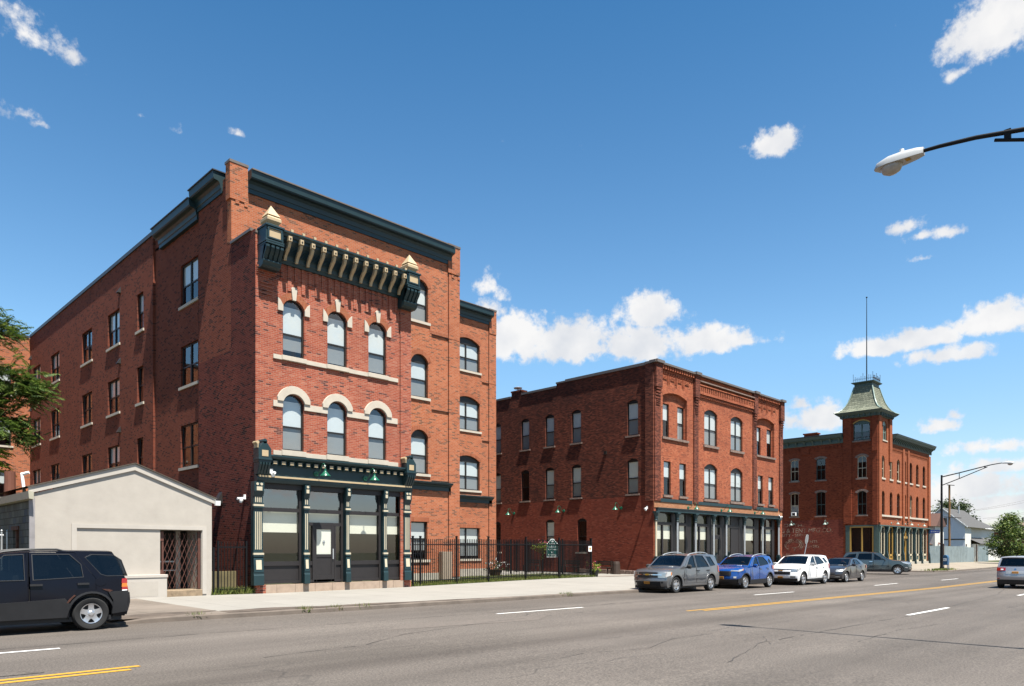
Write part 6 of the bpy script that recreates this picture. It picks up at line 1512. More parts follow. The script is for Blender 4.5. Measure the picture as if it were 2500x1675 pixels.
for x, l in ((85.26, 'pale green lamp over the tower building storefront, nearest the corner'), (89.92, 'pale green lamp over the tower building storefront, middle of three'), (94.53, 'pale green lamp over the tower building storefront, farthest from the corner')): put_lamp('verdigris', l, (x, YC, 4.62), 0, 'pale green lamps on the tower building')
def cam_proto(label, loc, rz):
    t = thing('security_camera', label, 'camera', loc, rz, 'white security cameras')
    m = MB(); m.box(-.06, .06, -.05, 0, -.02, .16); m.box(-.03, .03, -.14, -.04, .0, .06); o = m.build('bracket', M['white'], None, bevel=.008); o.parent = t
    m = MB(); m.lathe([(0, -.16), (.05, -.14), (.075, -.08), (.08, -.02), (.06, .02), (0, .03)], (0, -.16, 0), 12); m.lathe([(.05, -.3), (.055, -.12)], (0, 0, 0), 10, 'y'); o = m.build('camera_head', M['white'], None, smooth=40); o.parent = t
    return t
cp = cam_proto('white security camera on the shaded brick wall beside the narrow gate', (XA, 26.02, 3.58), W_)
for loc, rz, l in (((12.72, YA - .1, 4.5), 0, 'white security camera at the left end of the storefront fascia'), ((XB, 27.5, 4.4), W_, 'white security camera on the courtyard wall beside the brick corner'), ((58.0, YB - .05, 4.42), 0, 'white security camera at the right end of the long corner storefront')):
    c = copy_tree(cp); c.location = loc; c.rotation_euler = (0, 0, rz); c['label'] = l
tag(MB(wA).add([(27.95, 0, 3.5), (28.35, 0, 3.5), (28.35, .26, 3.5), (27.95, .26, 3.5), (28.0, 0, 3.95), (28.3, 0, 3.95)], [(0, 3, 2, 1), (2, 3, 4, 5), (1, 2, 5), (0, 4, 3), (0, 1, 5, 4)]).build('vent_hood', M['bronze']), 'dark sloped vent hood on the brick wall above the beige building eave', 'vent')

def street_lamp(label, base, zt, tip_y, group):
    x, y, z = base
    t = thing('street_lamp', label, 'street lamp', base, 0, group)
    dk = M['black']
    m = MB(); m.lathe([(.17, z - .05), (.17, z + .12), (.13, z + .3), (.125, z + 1.0), (.075, zt)], (x, y, 0), 14); m.lathe([(.24, z - .02), (.24, z + .03)], (x, y, 0), 14); m.lathe([(0, zt + .03), (.08, zt + .02), (.08, zt - .03)], (x, y, 0), 12); m.build('pole', dk, t, smooth=30)
    d = -1 if tip_y < y else 1
    L = abs(tip_y - y) - .85
    Y = lambda k: y + d * k
    m = MB(); m.tube([(x, Y(.0), zt - .15), (x, Y(L * .3), zt + .12), (x, Y(L * .6), zt + .42), (x, Y(L * .82), zt + .63), (x, Y(L * .94), zt + .70), (x, Y(L), zt + .72)], .05, 8, .034)
    m.tube([(x, Y(0), zt - .9), (x, Y(L * .3), zt - .38), (x, Y(L * .6), zt + .18), (x, Y(L * .76), zt + .47)], .04, 8, .03)
    m.box(x - .025, x + .025, Y(L * .3) - .025, Y(L * .3) + .025, zt - .38, zt + .12); m.box(x - .03, x + .03, Y(L * .72) - .05, Y(L * .72) + .05, zt + .40, zt + .58); m.build('arm', dk, t, smooth=50)
    zt = zt + .72; y0 = Y(L - .02)
    V = []; F = []; S = [(0, .07, .07, -.06), (.12, .11, .10, -.07), (.35, .15, .12, -.08), (.6, .17, .11, -.08), (.8, .13, .05, -.08), (.87, .03, -.03, -.07)]
    n = 10
    for k, w, up, dn in S:
        for j in range(n):
            a = PI * j / (n - 1); V.append((x + w * math.cos(a), y0 + d * k, zt + dn + (up - dn) * math.sin(a) ** .8))
    for i in range(len(S) - 1):
        for j in range(n - 1): F.append((i * n + j, i * n + j + 1, (i + 1) * n + j + 1, (i + 1) * n + j))
        F.append((i * n, (i + 1) * n, (i + 1) * n + n - 1, i * n + n - 1))
    F.append(tuple(range(n)))
    h = MB().add(V, F); o = h.build('lamp_head', M['headgrey'], t, smooth=50)
    m = MB(); m.lathe([(0, .11), (.04, .11), (.04, .02)], (x, y0 + d * .38, zt + .06), 10); m.build('photocell', M['white'], o)
    m = MB(); V = []; R_ = [(.15, 0), (.15, -.05), (.12, -.12), (.06, -.16), (0.002, -.17)]
    m.lathe([(r_, z_) for r_, z_ in R_], (0, 0, 0), 14); m.v = [(x + a * .95, y0 + d * .56 + b * 1.3, zt - .08 + c) for a, b, c in m.v]; m.build('lens', M['lampglass'], o, smooth=60)
    m = MB(); m.box(x - .03 - .06, x + .02, y0 + d * .26 - .04, y0 + d * .26 + .04, zt - .084, zt - .078); m.build('sticker', M['ypaint'], o)
    return t
M['headgrey'] = paint('lamp_head_grey', (.55, .56, .56), .4, var=.06)
M['lampglass'] = paint('milky_lens', (.52, .46, .40), .25, var=.2, scale=12)
street_lamp('nearest street lamp, its white cobra head hanging high over the road at upper right', (15.15, -.55, .05), 8.45, 5.1, 'street lamps')
street_lamp('far street lamp on a black pole at the corner with the blue street sign', (73.2, 19.0, -.06), 8.35, 13.55, 'street lamps')
t = thing('street_sign', 'blue street name sign on the far black lamp pole', 'sign', (73.1, 19.12, 3.2))
fs = west(73.08)
m = MB(fs); m.box(19.12, 19.92, 0, .012, 3.2, 3.5); m.build('sign_plate', paint('blue_sign', (.012, .07, .36), .4, var=.03), t)
text_mesh('HICKORY ST', .17, fs, 19.52, 3.29, .016, M['white'], t, 'lettering', sx=.66, flip=True)
# mailbox
t = thing('mailbox', 'blue post box with a rounded top beside the far lamp pole', 'mailbox', (73.9, 18.92, -.07))
bl = paint('mailbox_blue', (.035, .12, .24), .4, var=.1)
V = [(18.70, .36), (19.15, .36)] + [(18.925 + .225 * math.cos(a), 1.02 + .22 * math.sin(a)) for a in [PI * k / 10 for k in range(11)]][::1]
V = [(18.70, .36), (19.15, .36), (19.15, 1.02)] + [(18.925 + .225 * math.cos(a), 1.02 + .24 * math.sin(a)) for a in [PI * k / 10 for k in range(1, 10)]] + [(18.70, 1.02)]
m = MB(west(73.9)); m.slab(V, -.5, 0); m.build('box', bl, t, bevel=.015)
for (a, b) in ((73.93, 18.73), (73.93, 19.12), (74.37, 18.73), (74.37, 19.12)): m = MB(); m.box(a - .025, a + .025, b - .025, b + .025, -.09, .36); m.build('leg', bl, t)
m = MB(west(73.9)); m.box(18.78, 19.07, .0, .006, .72, .95); m.build('white_emblem', M['white'], t)
m = MB(west(73.9)); m.slab([(19.04, .88), (18.82, .84), (18.80, .79), (19.02, .82)], .006, .009); m.build('emblem_mark', bl, t)
# leaning stop sign seen from behind
t = thing('stop_sign', 'leaning stop sign seen edge on from behind, above the white parked SUV', 'road sign', (58.35, 25.25, -.05))
A = Vector((58.35, 25.25, -.06)); U = (Vector((58.85, 24.85, 3.05)) - A).normalized()
m = MB(); m.tube([A, A + U * 3.05], .03, 6); m.build('post', M['zinc'], t)
cc = A + U * 2.68 + Vector((0, .05, 0)); n_ = Vector((-.14, 1, 0)).normalized(); n_ = (n_ - U * n_.dot(U)).normalized(); s_ = U.cross(n_)
oc = [cc + (s_ * math.cos(a) + U * math.sin(a)) * .42 for a in [PI / 8 + k * PI / 4 for k in range(8)]]
m = MB(); m.add([tuple(p) for p in oc] + [tuple(p + n_ * .012) for p in oc], [tuple(range(8))] + [(i, (i + 1) % 8, 8 + (i + 1) % 8, 8 + i) for i in range(8)]); m.build('sign_back', M['zinc'], t)
m = MB(); m.add([tuple(p + n_ * .014) for p in oc], [tuple(range(8))]); m.build('sign_face', paint('stop_red', (.45, .015, .02), .4), t)
# green sign on the courtyard fence
t = thing('building_sign', 'dark green arched sign with white lettering on the courtyard fence', 'sign', (32.8, 29.0, 1.2))
fg = west(32.78)
c0, z0 = 29.25, 1.27
sh_ = [(-.36, 0), (.36, 0), (.36, .80), (.30, .84), (.24, .93), (.16, .98), (.11, 1.07), (.05, 1.10), (-.05, 1.10), (-.11, 1.07), (-.16, .98), (-.24, .93), (-.30, .84), (-.36, .80)]
# the plate is turned to face the street corner
ang = R(-42); ca, sa = math.cos(ang), math.sin(ang)
def fg(u, w, z): return (32.75 + u * ca + w * math.sin(ang), 29.25 + u * sa - w * math.cos(ang), z)
m = MB(fg); m.slab([(u, z0 + z) for u, z in sh_], -.02, .0); m.build('border', M['white'], t)
m = MB(fg); m.slab([(u * .89, z0 + .05 + z * .92) for u, z in sh_], .0, .006); m.build('sign_plate', paint('sign_green', (.008, .10, .085), .4, var=.04), t)
for body, s, z in (('HELP', .16, .73), ('Buffalo II', .13, .58), ('Apartments', .125, .43), ('362', .12, .25), ('Broadway', .125, .11)): text_mesh(body, s, fg, 0, z0 + z, .009, M['white'], t, 'lettering', sx=.95)
m = MB(fg); m.box(-.05, .05, .007, .009, z0 + .90, z0 + 1.0); m.build('mark', M['white'], t)
t = thing('notice_plate', 'small white notice with a yellow centre at the end of the black fence', 'notice', (32.1, 25.9, 1.7))
fn = front(25.9)
m = MB(fn); m.box(31.98, 32.26, .03, .04, 1.62, 1.92); m.build('plate', M['white'], t)
m = MB(fn); m.lathe([(0, 0), (.08, 0), (.08, -.004), (0, -.004)], (32.12, .044, 1.78), 10, 'y'); m.build('mark', M['ypaint'], t)

# ================================================================== planting
LM = leafmat('leaf_green', [(0, (.035, .07, .012)), (.45, (.075, .135, .022)), (.8, (.14, .20, .035)), (1, (.26, .30, .07))], .4)
LM2 = leafmat('leaf_dark', [(0, (.020, .040, .012)), (.5, (.04, .07, .018)), (1, (.10, .13, .035))], .35)
LM3 = leafmat('leaf_lime', [(0, (.10, .16, .02)), (.5, (.22, .28, .03)), (1, (.35, .36, .05))], .4)
LF = leafmat('flower_white', [(0, (.62, .62, .58)), (1, (.8, .8, .78))], .3)
LR = leafmat('flower_red', [(0, (.5, .02, .05)), (.6, (.6, .06, .12)), (1, (.65, .25, .3))], .3)
bark = paint('bark', (.10, .075, .055), .95, var=.4, scale=6, bump=.5)
def leaves(V, F, p, n, spread, size, flat=.5):
    for _ in range(n):
        q = p + Vector((random.gauss(0, spread), random.gauss(0, spread), random.gauss(0, spread * .8)))
        a = Vector((random.gauss(0, 1), random.gauss(0, 1), random.gauss(0, flat))).normalized(); b = a.orthogonal().normalized(); b = (b + a.cross(b) * random.gauss(0, .8)).normalized()
        s = size * random.uniform(.6, 1.3); k = len(V)
        V += [tuple(q - a * s * .5), tuple(q + b * s * .3), tuple(q + a * s * .6), tuple(q - b * s * .3)]; F.append((k, k + 1, k + 2, k + 3))
def tree(name, label, base, R_, zc0, zc1, nclump, nleaf, size, mat, group=None, cone=0.0, trunk=.12, cl=.33):
    x, y, z = base; t = thing(name, label, 'tree', base, 0, group)
    m = MB(); top = (x + random.uniform(-.2, .2), y, zc0 + (zc1 - zc0) * .75)
    m.tube([(x, y, z - .05), (x + .03, y, z + (zc0 - z) * .6), (x, y + .03, zc0 + .3), top], trunk, 8, .03)
    V = []; F = []
    for i in range(nclump):
        f = random.random(); zz = zc0 + (zc1 - zc0) * f
        pr = (math.sin(PI * min(1, max(0.03, (f * .93 + .05))) ** (.62 + cone)) ** .75)
        a = random.uniform(0, 2 * PI); rr = R_ * pr * math.sqrt(random.uniform(.18, 1.0)) * random.uniform(.86, 1.1)
        p = Vector((x + rr * math.cos(a), y + rr * math.sin(a), zz))
        leaves(V, F, p, nleaf, cl, size)
        if i % 5 == 0: m.tube([(x, y, max(zc0, zz - rr * .7)), tuple(p)], .03, 4, .01)
    m.build('trunk', bark, t); MB().add(V, F).build('crown', mat, t, recalc=False); return t
random.seed(11)
tree('round_tree', 'dense round green street tree at the right edge beyond the silvery fence', (110.2, 20.9, -.05), 2.45, .95, 6.0, 120, 62, .24, LM, trunk=.13)
random.seed(12)
tree('far_tree', 'leafy tree rising behind the white house, left of its chimney', (191.5, 48.5, 0), 3.0, 4, 12.9, 60, 34, .55, LM2, 'trees behind the white house', cl=.8, trunk=.2)
tree('far_tree', 'leafy tree rising behind the roof of the white house, right of its chimney', (193.5, 46.0, 0), 2.8, 4, 12.4, 60, 34, .55, LM2, 'trees behind the white house', cl=.8, trunk=.2)
tree('far_tree', 'small dark tree behind the red roofed house', (189.5, 51.0, 0), 2.4, 3, 10.8, 40, 34, .55, LM2, 'trees behind the white house', cl=.8, trunk=.2)
# tree at the left edge with long feathered leaves
random.seed(21)
t = thing('leafy_tree', 'tree with long feathery leaves reaching in at the left edge', 'tree', (1.2, 32.4, 0))
V = []; F = []; m = MB()
m.tube([(1.2, 32.4, -.1), (1.4, 32.4, 3), (1.8, 32.2, 6), (2.2, 32.2, 9)], .2, 10, .08)
def pinnate(o, d, L, n=9):
    d = d.normalized(); side = d.cross(Vector((0, 0, 1)));
    if side.length < .1: side = Vector((1, 0, 0))
    side.normalize(); side = (side + Vector((0, 0, random.gauss(0, .35)))).normalized()
    for i in range(n):
        f = (i + 1) / n; p = o + d * L * f + Vector((0, 0, -.28 * L * f * f)); ll = L * .34 * (1 - .55 * abs(f - .4)) * random.uniform(.85, 1.15)
        for s in (1, -1):
            a = (side * s + d * .45 + Vector((0, 0, -.45 + random.gauss(0, .15)))).normalized(); b = d * (ll * .17)
            k = len(V); V.extend([tuple(p - b * .3), tuple(p + a * ll * .45 + b), tuple(p + a * ll), tuple(p + a * ll * .45 - b)]); F.append((k, k + 1, k + 2, k + 3))
limbs = [([(1.9, 32.2, 7.2), (4.0, 32.0, 9.0), (5.6, 31.2, 10.1)], 9.9, 5.95), ([(1.9, 32.2, 7.0), (4.2, 31.9, 8.6), (5.9, 31.0, 9.55)], 0, 0),
         ([(1.8, 32.2, 6.2), (4.2, 31.8, 8.0), (5.6, 31.1, 8.1), (6.2, 30.55, 7.65), (6.62, 30.2, 7.15)], 0, 0), ([(1.8, 32.2, 6.0), (4.5, 31.7, 7.6), (5.8, 31.0, 7.4), (6.3, 30.6, 7.2)], 0, 0),
         ([(1.8, 32.2, 5.6), (4.5, 31.7, 6.6), (5.7, 31.1, 6.5), (6.0, 30.8, 5.9), (6.12, 30.7, 5.65)], 0, 0), ([(1.8, 32.2, 5.8), (4.6, 31.8, 7.0), (5.6, 31.1, 6.9)], 0, 0)]
for pts, *_ in limbs:
    m.tube(pts, .045, 6, .012)
    P = [Vector(p) for p in pts]
    tot = len(P) - 1
    for i in range(250):
        f = random.random() ** .7 * tot; a = min(int(f), tot - 1); p = P[a].lerp(P[a + 1], f - a)
        p = p + Vector((random.gauss(0, .2), random.gauss(0, .25), random.gauss(0, .2)))
        d = Vector((random.gauss(.45, .6), random.gauss(-.35, .6), random.gauss(.1, .45)))
        pinnate(p, d, random.uniform(.35, .62))
m.build('trunk', bark, t); MB().add(V, F).build('crown', LM, t, recalc=False)
V = []; F = []
for i in range(26):
    p = Vector((5.05 + random.random() * .45, 31.5 + random.gauss(0, .2), 4.95 + random.gauss(0, .28))); pinnate(p, Vector((1, -.9, random.gauss(.05, .2))), random.uniform(.5, .75), 11)
o = MB().add(V, F).build('low_branch', LM3, t, recalc=False)
# pots and baskets
def pot(name, label, loc, r, h, potmat, leaf, flower, nl, spread, group=None, size=.09, up=.2):
    x, y, z = loc; t = thing(name, label, 'plant pot', loc, 0, group)
    m = MB(); m.lathe([(0, z), (r * .72, z), (r, z + h), (r * 1.05, z + h), (r * 1.05, z + h + .03), (r * .9, z + h + .03), (r * .85, z + h - .03), (0, z + h - .03)], (x, y, 0), 16); m.build('pot', potmat, t, smooth=40)
    V = []; F = []
    for i in range(14): leaves(V, F, Vector((x + random.gauss(0, r * .7), y + random.gauss(0, r * .7), z + h + abs(random.gauss(up * .6, up * .5)))), nl, spread, size)
    MB().add(V, F).build('foliage', leaf, t, recalc=False)
    V = []; F = []
    for i in range(12): leaves(V, F, Vector((x + random.gauss(0, r * .9), y + random.gauss(0, r * .8), z + h + abs(random.gauss(up, up * .5)))), 5, .04, size * .9)
    MB().add(V, F).build('flowers', flower, t, recalc=False)
random.seed(31)
brown = paint('brown_planter', (.11, .05, .02), .7, var=.2)
pot('flower_planter', 'brown planter of white flowers behind the black fence on the lawn edge', (28.35, 29.6, .2), .38, .40, brown, LM2, LF, 8, .09, size=.12, up=.30)
pot('flower_pot', 'dark pot of pink flowers and yellow green leaves at the end post of the fence', (33.3, 26.45, .16), .22, .36, M['trimblack'], LM3, LR, 16, .08, size=.09, up=.28)
t = thing('hanging_basket', 'woven basket of red flowers hanging on the courtyard fence', 'hanging basket', (32.75, 30.0, 1.5))
m = MB(); m.lathe([(0, 1.50), (.26, 1.53), (.36, 1.82), (.30, 1.80), (0, 1.78)], (32.72, 30.05, 0), 14); m.build('basket', paint('woven_basket', (.26, .15, .05), .8, var=.3, scale=14), t)
V = []; F = []
for i in range(22): leaves(V, F, Vector((32.72 + random.gauss(0, .22), 30.05 + random.gauss(0, .22), 1.95 + random.gauss(0, .12))), 10, .08, .12)
for i in range(10): leaves(V, F, Vector((32.55, 29.85 + random.gauss(0, .12), 1.75 - i * .06)), 4, .05, .12)
MB().add(V, F).build('foliage', LM3, t, recalc=False)
V = []; F = []
for i in range(9): leaves(V, F, Vector((32.72 + random.gauss(0, .22), 30.05 + random.gauss(0, .22), 2.2 + random.gauss(0, .08))), 5, .03, .10)
MB().add(V, F).build('flowers', LR, t, recalc=False)
m = MB(); m.tube([(32.72, 30.05, 2.5), (32.72, 30.05, 1.8)], .012, 4); m.tube([(32.72, 30.05, 2.5), (32.98, 30.05, 2.5)], .012, 4); m.build('hook', M['black'], t)
# benches against the courtyard wall
wood = paint('dark_bench_wood', (.05, .03, .02), .7, var=.3)
def bench(loc, label):
    t = thing('bench', label, 'bench', loc, 0, 'benches in the courtyard')
    for k, (x0, x1) in enumerate(((-.55, -.42), (-.38, -.25), (-.21, -.08))): m = MB(); m.box(x0, x1, -.75, .75, .43, .46); o = m.build('seat_slat', wood, None); o.parent = t
    for z in (.6, .75): m = MB(); m.box(-.06, -.03, -.75, .75, z, z + .11); o = m.build('back_slat', wood, None); o.parent = t
    for y in (-.62, .62): m = MB(); m.box(-.56, -.02, y - .04, y + .04, .37, .43); m.box(-.52, -.44, y - .04, y + .04, 0, .37); m.box(-.1, -.02, y - .04, y + .04, 0, .86); o = m.build('leg', M['stone'] if loc[1] > 30.9 else wood, None); o.parent = t
    return t
b0 = bench((39.55, 30.6, .1), 'dark wooden bench against the courtyard brick wall, nearest the street')
for loc, l in (((39.5, 33.4, .12), 'dark wooden bench against the courtyard brick wall below the lit window'), ((39.5, 37.1, .14), 'dark wooden bench against the courtyard brick wall, farthest back')):
    c = copy_tree(b0); c.location = loc; c['label'] = l
tag(MB().lathe([(.0, .1), (.3, .1), (.24, .8), (.2, .95), (.0, .95)], (39.2, 29.35, 0), 12).build('planter_barrel', wood), 'dark wooden barrel at the end of the courtyard wall', 'barrel')

# ================================================================== background houses, pole, wires
siding = paint('white_siding', (.85, .82, .75), .8, var=.05, scale=3); sid2 = paint('grey_white_siding', (.95, .98, 1.05), .8, var=.05, scale=3)
shin = paint('grey_shingles', (.10, .097, .095), .9, var=.35, scale=9); redr = paint('red_shingles', (.12, .06, .045), .9, var=.3, scale=9)
h = thing('white_house', 'white two storey house with grey gable and wing roofs beyond the silvery fence', 'house', (138, 34, 0))
m = MB(west(130)); m.wall([(30.5, 0), (36.9, 0), (36.9, 5.5), (33.7, 8.3), (30.5, 5.5)], [], .1); m.build('wall', sid2, h)
m = MB(front(30.5)); m.wall(rect(130, 133.5, 0, 5.5)); m.build('wall', siding, h)
m = MB(front(31.2)); m.wall(rect(133.5, 152, 0, 5.4)); m.fr = east(152); m.wall(rect(31.2, 37, 0, 5.4)); m.fr = back(37); m.wall(rect(130, 152, 0, 5.4)); m.build('wall', siding, h)
m = MB(); m.add([(129.7, 30.1, 5.28), (143, 30.1, 5.28), (143, 33.7, 8.42), (129.7, 33.7, 8.42), (129.7, 37.3, 5.28), (143, 37.3, 5.28)], [(0, 1, 2, 3), (3, 2, 5, 4)]); m.build('roof', shin, h)
m = MB(); m.add([(133, 30.7, 5.4), (152.6, 30.7, 5.4), (148.5, 34, 7.5), (137, 34, 7.5), (152.6, 37.3, 5.4), (133, 37.3, 5.4)], [(0, 1, 2, 3), (1, 4, 2), (3, 2, 4, 5)]); m.build('roof', shin, h)
m = MB(); m.box(133, 152.5, 30.6, 30.75, 5.25, 5.42); m.build('gutter', M['white'], h)
m = MB(west(130)); m.ring([(30.1, 5.18), (33.7, 8.32), (37.3, 5.18)], [(30.1, 5.34), (33.7, 8.48), (37.3, 5.34)], .25, .33); m.build('rake_board', M['white'], h)
m = MB(); m.add([(133.3, 29.2, 2.75), (149, 29.2, 2.75), (149, 31.25, 3.75), (133.3, 31.25, 3.75), (133.3, 29.2, 2.6), (149, 29.2, 2.6)], [(0, 1, 2, 3), (0, 4, 5, 1)]); m.build('porch_roof', shin, h)
m = MB(front(29.5)); m.wall(rect(133.6, 148.6, 0, 2.65)); m.fr = west(133.6); m.wall(rect(29.5, 31.2, 0, 2.65)); m.build('garage_wall', siding, h)
m = MB(west(130)); m.box(30.5, 36.9, 0, .06, 3.3, 3.45); m.build('belt_trim', M['bronze'], h)
for z0, z1, y0, y1 in ((4.25, 5.25, 31.55, 32.3), (1.9, 2.65, 31.85, 32.4)): window(h, west(130), y0, y1, z0 - .3, z1, None, .02, blind=0, frame='white', sill=None, fw=.08, upper='glass_dark')
m = MB(); m.lathe([(.12, 7), (.12, 8.9)], (136, 32.8, 0), 8); m.build('flue', M['zinc'], h)
h = thing('red_roofed_house', 'old white house with brown red roof and dormers, half hidden by the tower building', 'house', (118, 34, 0))
m = MB(west(116.2)); m.wall(rect(31.0, 38, 0, 5.2)); m.fr = front(31.0); m.wall(rect(116.2, 120.5, 0, 5.2)); m.build('wall', siding, h)
m = MB(); m.add([(115.9, 30.7, 5.1), (115.9, 38.4, 5.1), (118.3, 38.4, 7.0), (118.3, 30.7, 7.0), (120.8, 30.7, 5.1), (120.8, 38.4, 5.1)], [(0, 1, 2, 3), (3, 2, 5, 4), (0, 3, 4)]); m.build('roof', redr, h)
m = MB(west(115.7)); m.wall([(31.95, 5.0), (32.95, 5.0), (32.45, 6.6)]); m.build('dormer_wall', siding, h)
m = MB(); m.add([(115.4, 31.8, 4.9), (115.4, 32.45, 6.9), (118, 32.45, 6.9), (117, 31.8, 4.9), (115.4, 33.1, 4.9), (117, 33.1, 4.9)], [(0, 1, 2, 3), (1, 4, 5, 2)]); m.build('dormer_roof', redr, h)
for y in (31.3, 32.2): window(h, west(116.2), y, y + .6, 3.6, 4.9, None, .02, blind=0, frame='white', sill=None, fw=.07, mull=(y + .3,))
m = MB(west(114.3)); m.wall([(31.6, 0), (36, 0), (36, 4.0), (34.4, 3.9), (31.6, 2.6)]); m.build('lean_to_wall', paint('grey_siding', (.17, .175, .18), .8), h)
m = MB(); m.add([(114, 31.3, 2.5), (114, 34.6, 3.9), (117, 34.6, 3.9), (117, 31.3, 2.5), (118, 30.6, 2.5), (118, 31.6, 3.4)], [(0, 1, 2, 3), (3, 2, 5, 4)]); m.build('lean_to_roof', redr, h)
h = thing('brown_roofed_house', 'distant house with a brown roof at the right edge behind the round tree', 'house', (195, 34, 0))
m = MB(); m.box(191, 202, 31, 40, 0, 5.6); m.build('wall', paint('orange_brick_far', (.30, .13, .06), .9), h)
m = MB(); m.add([(190.5, 30.5, 5.5), (202.5, 30.5, 5.5), (202.5, 35.5, 8.0), (190.5, 35.5, 8.0), (190.5, 40.5, 5.5), (202.5, 40.5, 5.5)], [(0, 1, 2, 3), (3, 2, 5, 4), (0, 3, 4)]); m.build('roof', paint('brown_shingles', (.17, .12, .09), .9, var=.2), h)
t = thing('utility_pole', 'orange brown wooden utility pole standing behind the silvery fence', 'pole', (124.2, 31.2, 0))
m = MB(); m.tube([(124.2, 31.2, 0), (124.2, 31.2, 11.5)], .17, 10, .14); m.build('pole', paint('pole_wood', (.28, .15, .06), .9, var=.3, scale=3), t)
m = MB(); m.tube([(124.1, 31.9, 6.7), (124.1, 29.6, 6.45)], .06, 5); m.tube([(124.1, 31.5, 11.5), (124.1, 30.5, 11.35)], .06, 5); m.build('crossarm', M['bronze'], t)
m = MB(); m.lathe([(.0, 5.5), (.25, 5.5), (.25, 6.5), (0, 6.55)], (124.0, 31.7, 0), 10); m.build('transformer', M['bronze'], t)
wires = [((160.7, 37.1, 9.2), (170.5, 27.3, 12.0)), ((160.7, 37.1, 9.05), (170.5, 27.3, 11.5)), ((162.6, 35.2, 7.72), (170.5, 27.3, 9.6)), ((163.2, 34.6, 7.57), (170.5, 27.3, 9.3))]
wl = ['uppermost overhead wire crossing the sky at the right edge', 'second overhead wire from the top at the right edge', 'third overhead wire from the top, above the round tree', 'lowest overhead wire, just above the round tree']
for (a, b), l in zip(wires, wl):
    m = MB(); A, Bv = Vector(a), Vector(b); m.tube([tuple(A.lerp(Bv, k / 8) - Vector((0, 0, .5 * math.sin(PI * k / 8) * .4))) for k in range(9)], .022, 4); tag(m.build('overhead_wire', M['bronze']), l, 'wire', 'overhead wires')
t = thing('utility_pole', 'tiny distant utility pole above the brown roof at the right edge', 'pole', (228, 40.4, 0))
m = MB(); m.tube([(228, 40.4, 0), (228, 40.4, 10.2)], .2, 6); m.tube([(227.5, 41.2, 9.4), (228.5, 39.6, 9.4)], .1, 4); m.build('pole', M['bronze'], t)
tag(MB().box(120, 170, 20.8, 26, -.3, .06).build('grass_verge', M['turf']), 'x', 'grass')
o = bpy.data.objects['grass_verge']; del o['label']; del o['category']; o['kind'] = 'structure'
# ================================================================== camera, sun, sky, render settings
H_, XL_, XR_ = 1343.0, -545.0, 3035.0
F_ = math.sqrt((1250 - XL_) * (XR_ - 1250))
cam = bpy.data.cameras.new('camera'); co = bpy.data.objects.new('camera', cam); COL.objects.link(co)
co.location = (0, 0, 1.7)
cam.sensor_fit = 'HORIZONTAL'; cam.sensor_width = 36; cam.lens = F_ / 2500 * 36
cam.shift_y = (H_ - 837.5) / 2500; cam.clip_end = 6000; cam.clip_start = .1
yaw = math.atan2(XR_ - 1250, F_)           # angle from forward to +X
co.rotation_euler = (PI / 2, 0, yaw - PI / 2)
SC.camera = co
sd = Vector((-.06, -.37, .93)).normalized()
sun = bpy.data.lights.new('sun', 'SUN'); so = bpy.data.objects.new('sun', sun); COL.objects.link(so)
sun.energy = 5.0; sun.angle = R(.5); sun.color = (1.0, .95, .87)
so.rotation_euler = sd.to_track_quat('Z', 'Y').to_euler()
w = bpy.data.worlds.new('World'); SC.world = w; w.use_nodes = True
nt = w.node_tree; nt.nodes.clear()
def wn(t, **k):
    x = nt.nodes.new(t)
    for a, b in k.items(): setattr(x, a, b)
    return x
def wm_(op, a, b=None, c=None):
    x = wn('ShaderNodeMath', operation=op)
    for i, v in enumerate((a, b, c)):
        if v is None: continue
        if hasattr(v, 'is_linked'): nt.links.new(v, x.inputs[i])
        else: x.inputs[i].default_value = v
    return x.outputs[0]
def wv_(op, a, b=None):
    x = wn('ShaderNodeVectorMath', operation=op)
    for i, v in enumerate((a, b)):
        if v is None: continue
        if hasattr(v, 'is_linked'): nt.links.new(v, x.inputs[i])
        else: x.inputs[i].default_value = v
    return x.outputs['Value' if op in ('DOT_PRODUCT', 'LENGTH') else 0]
sky = wn('ShaderNodeTexSky', sky_type='NISHITA'); sky.sun_disc = False
sky.sun_elevation = math.asin(sd.z); sky.sun_rotation = math.atan2(sd.x, sd.y)
sky.altitude = 200; sky.air_density = 1.0; sky.dust_density = .7; sky.ozone_density = 1.2
dirv = wv_('NORMALIZE', wn('ShaderNodeTexCoord').outputs['Generated'])
spx = wn('ShaderNodeSeparateXYZ'); nt.links.new(dirv, spx.inputs[0])
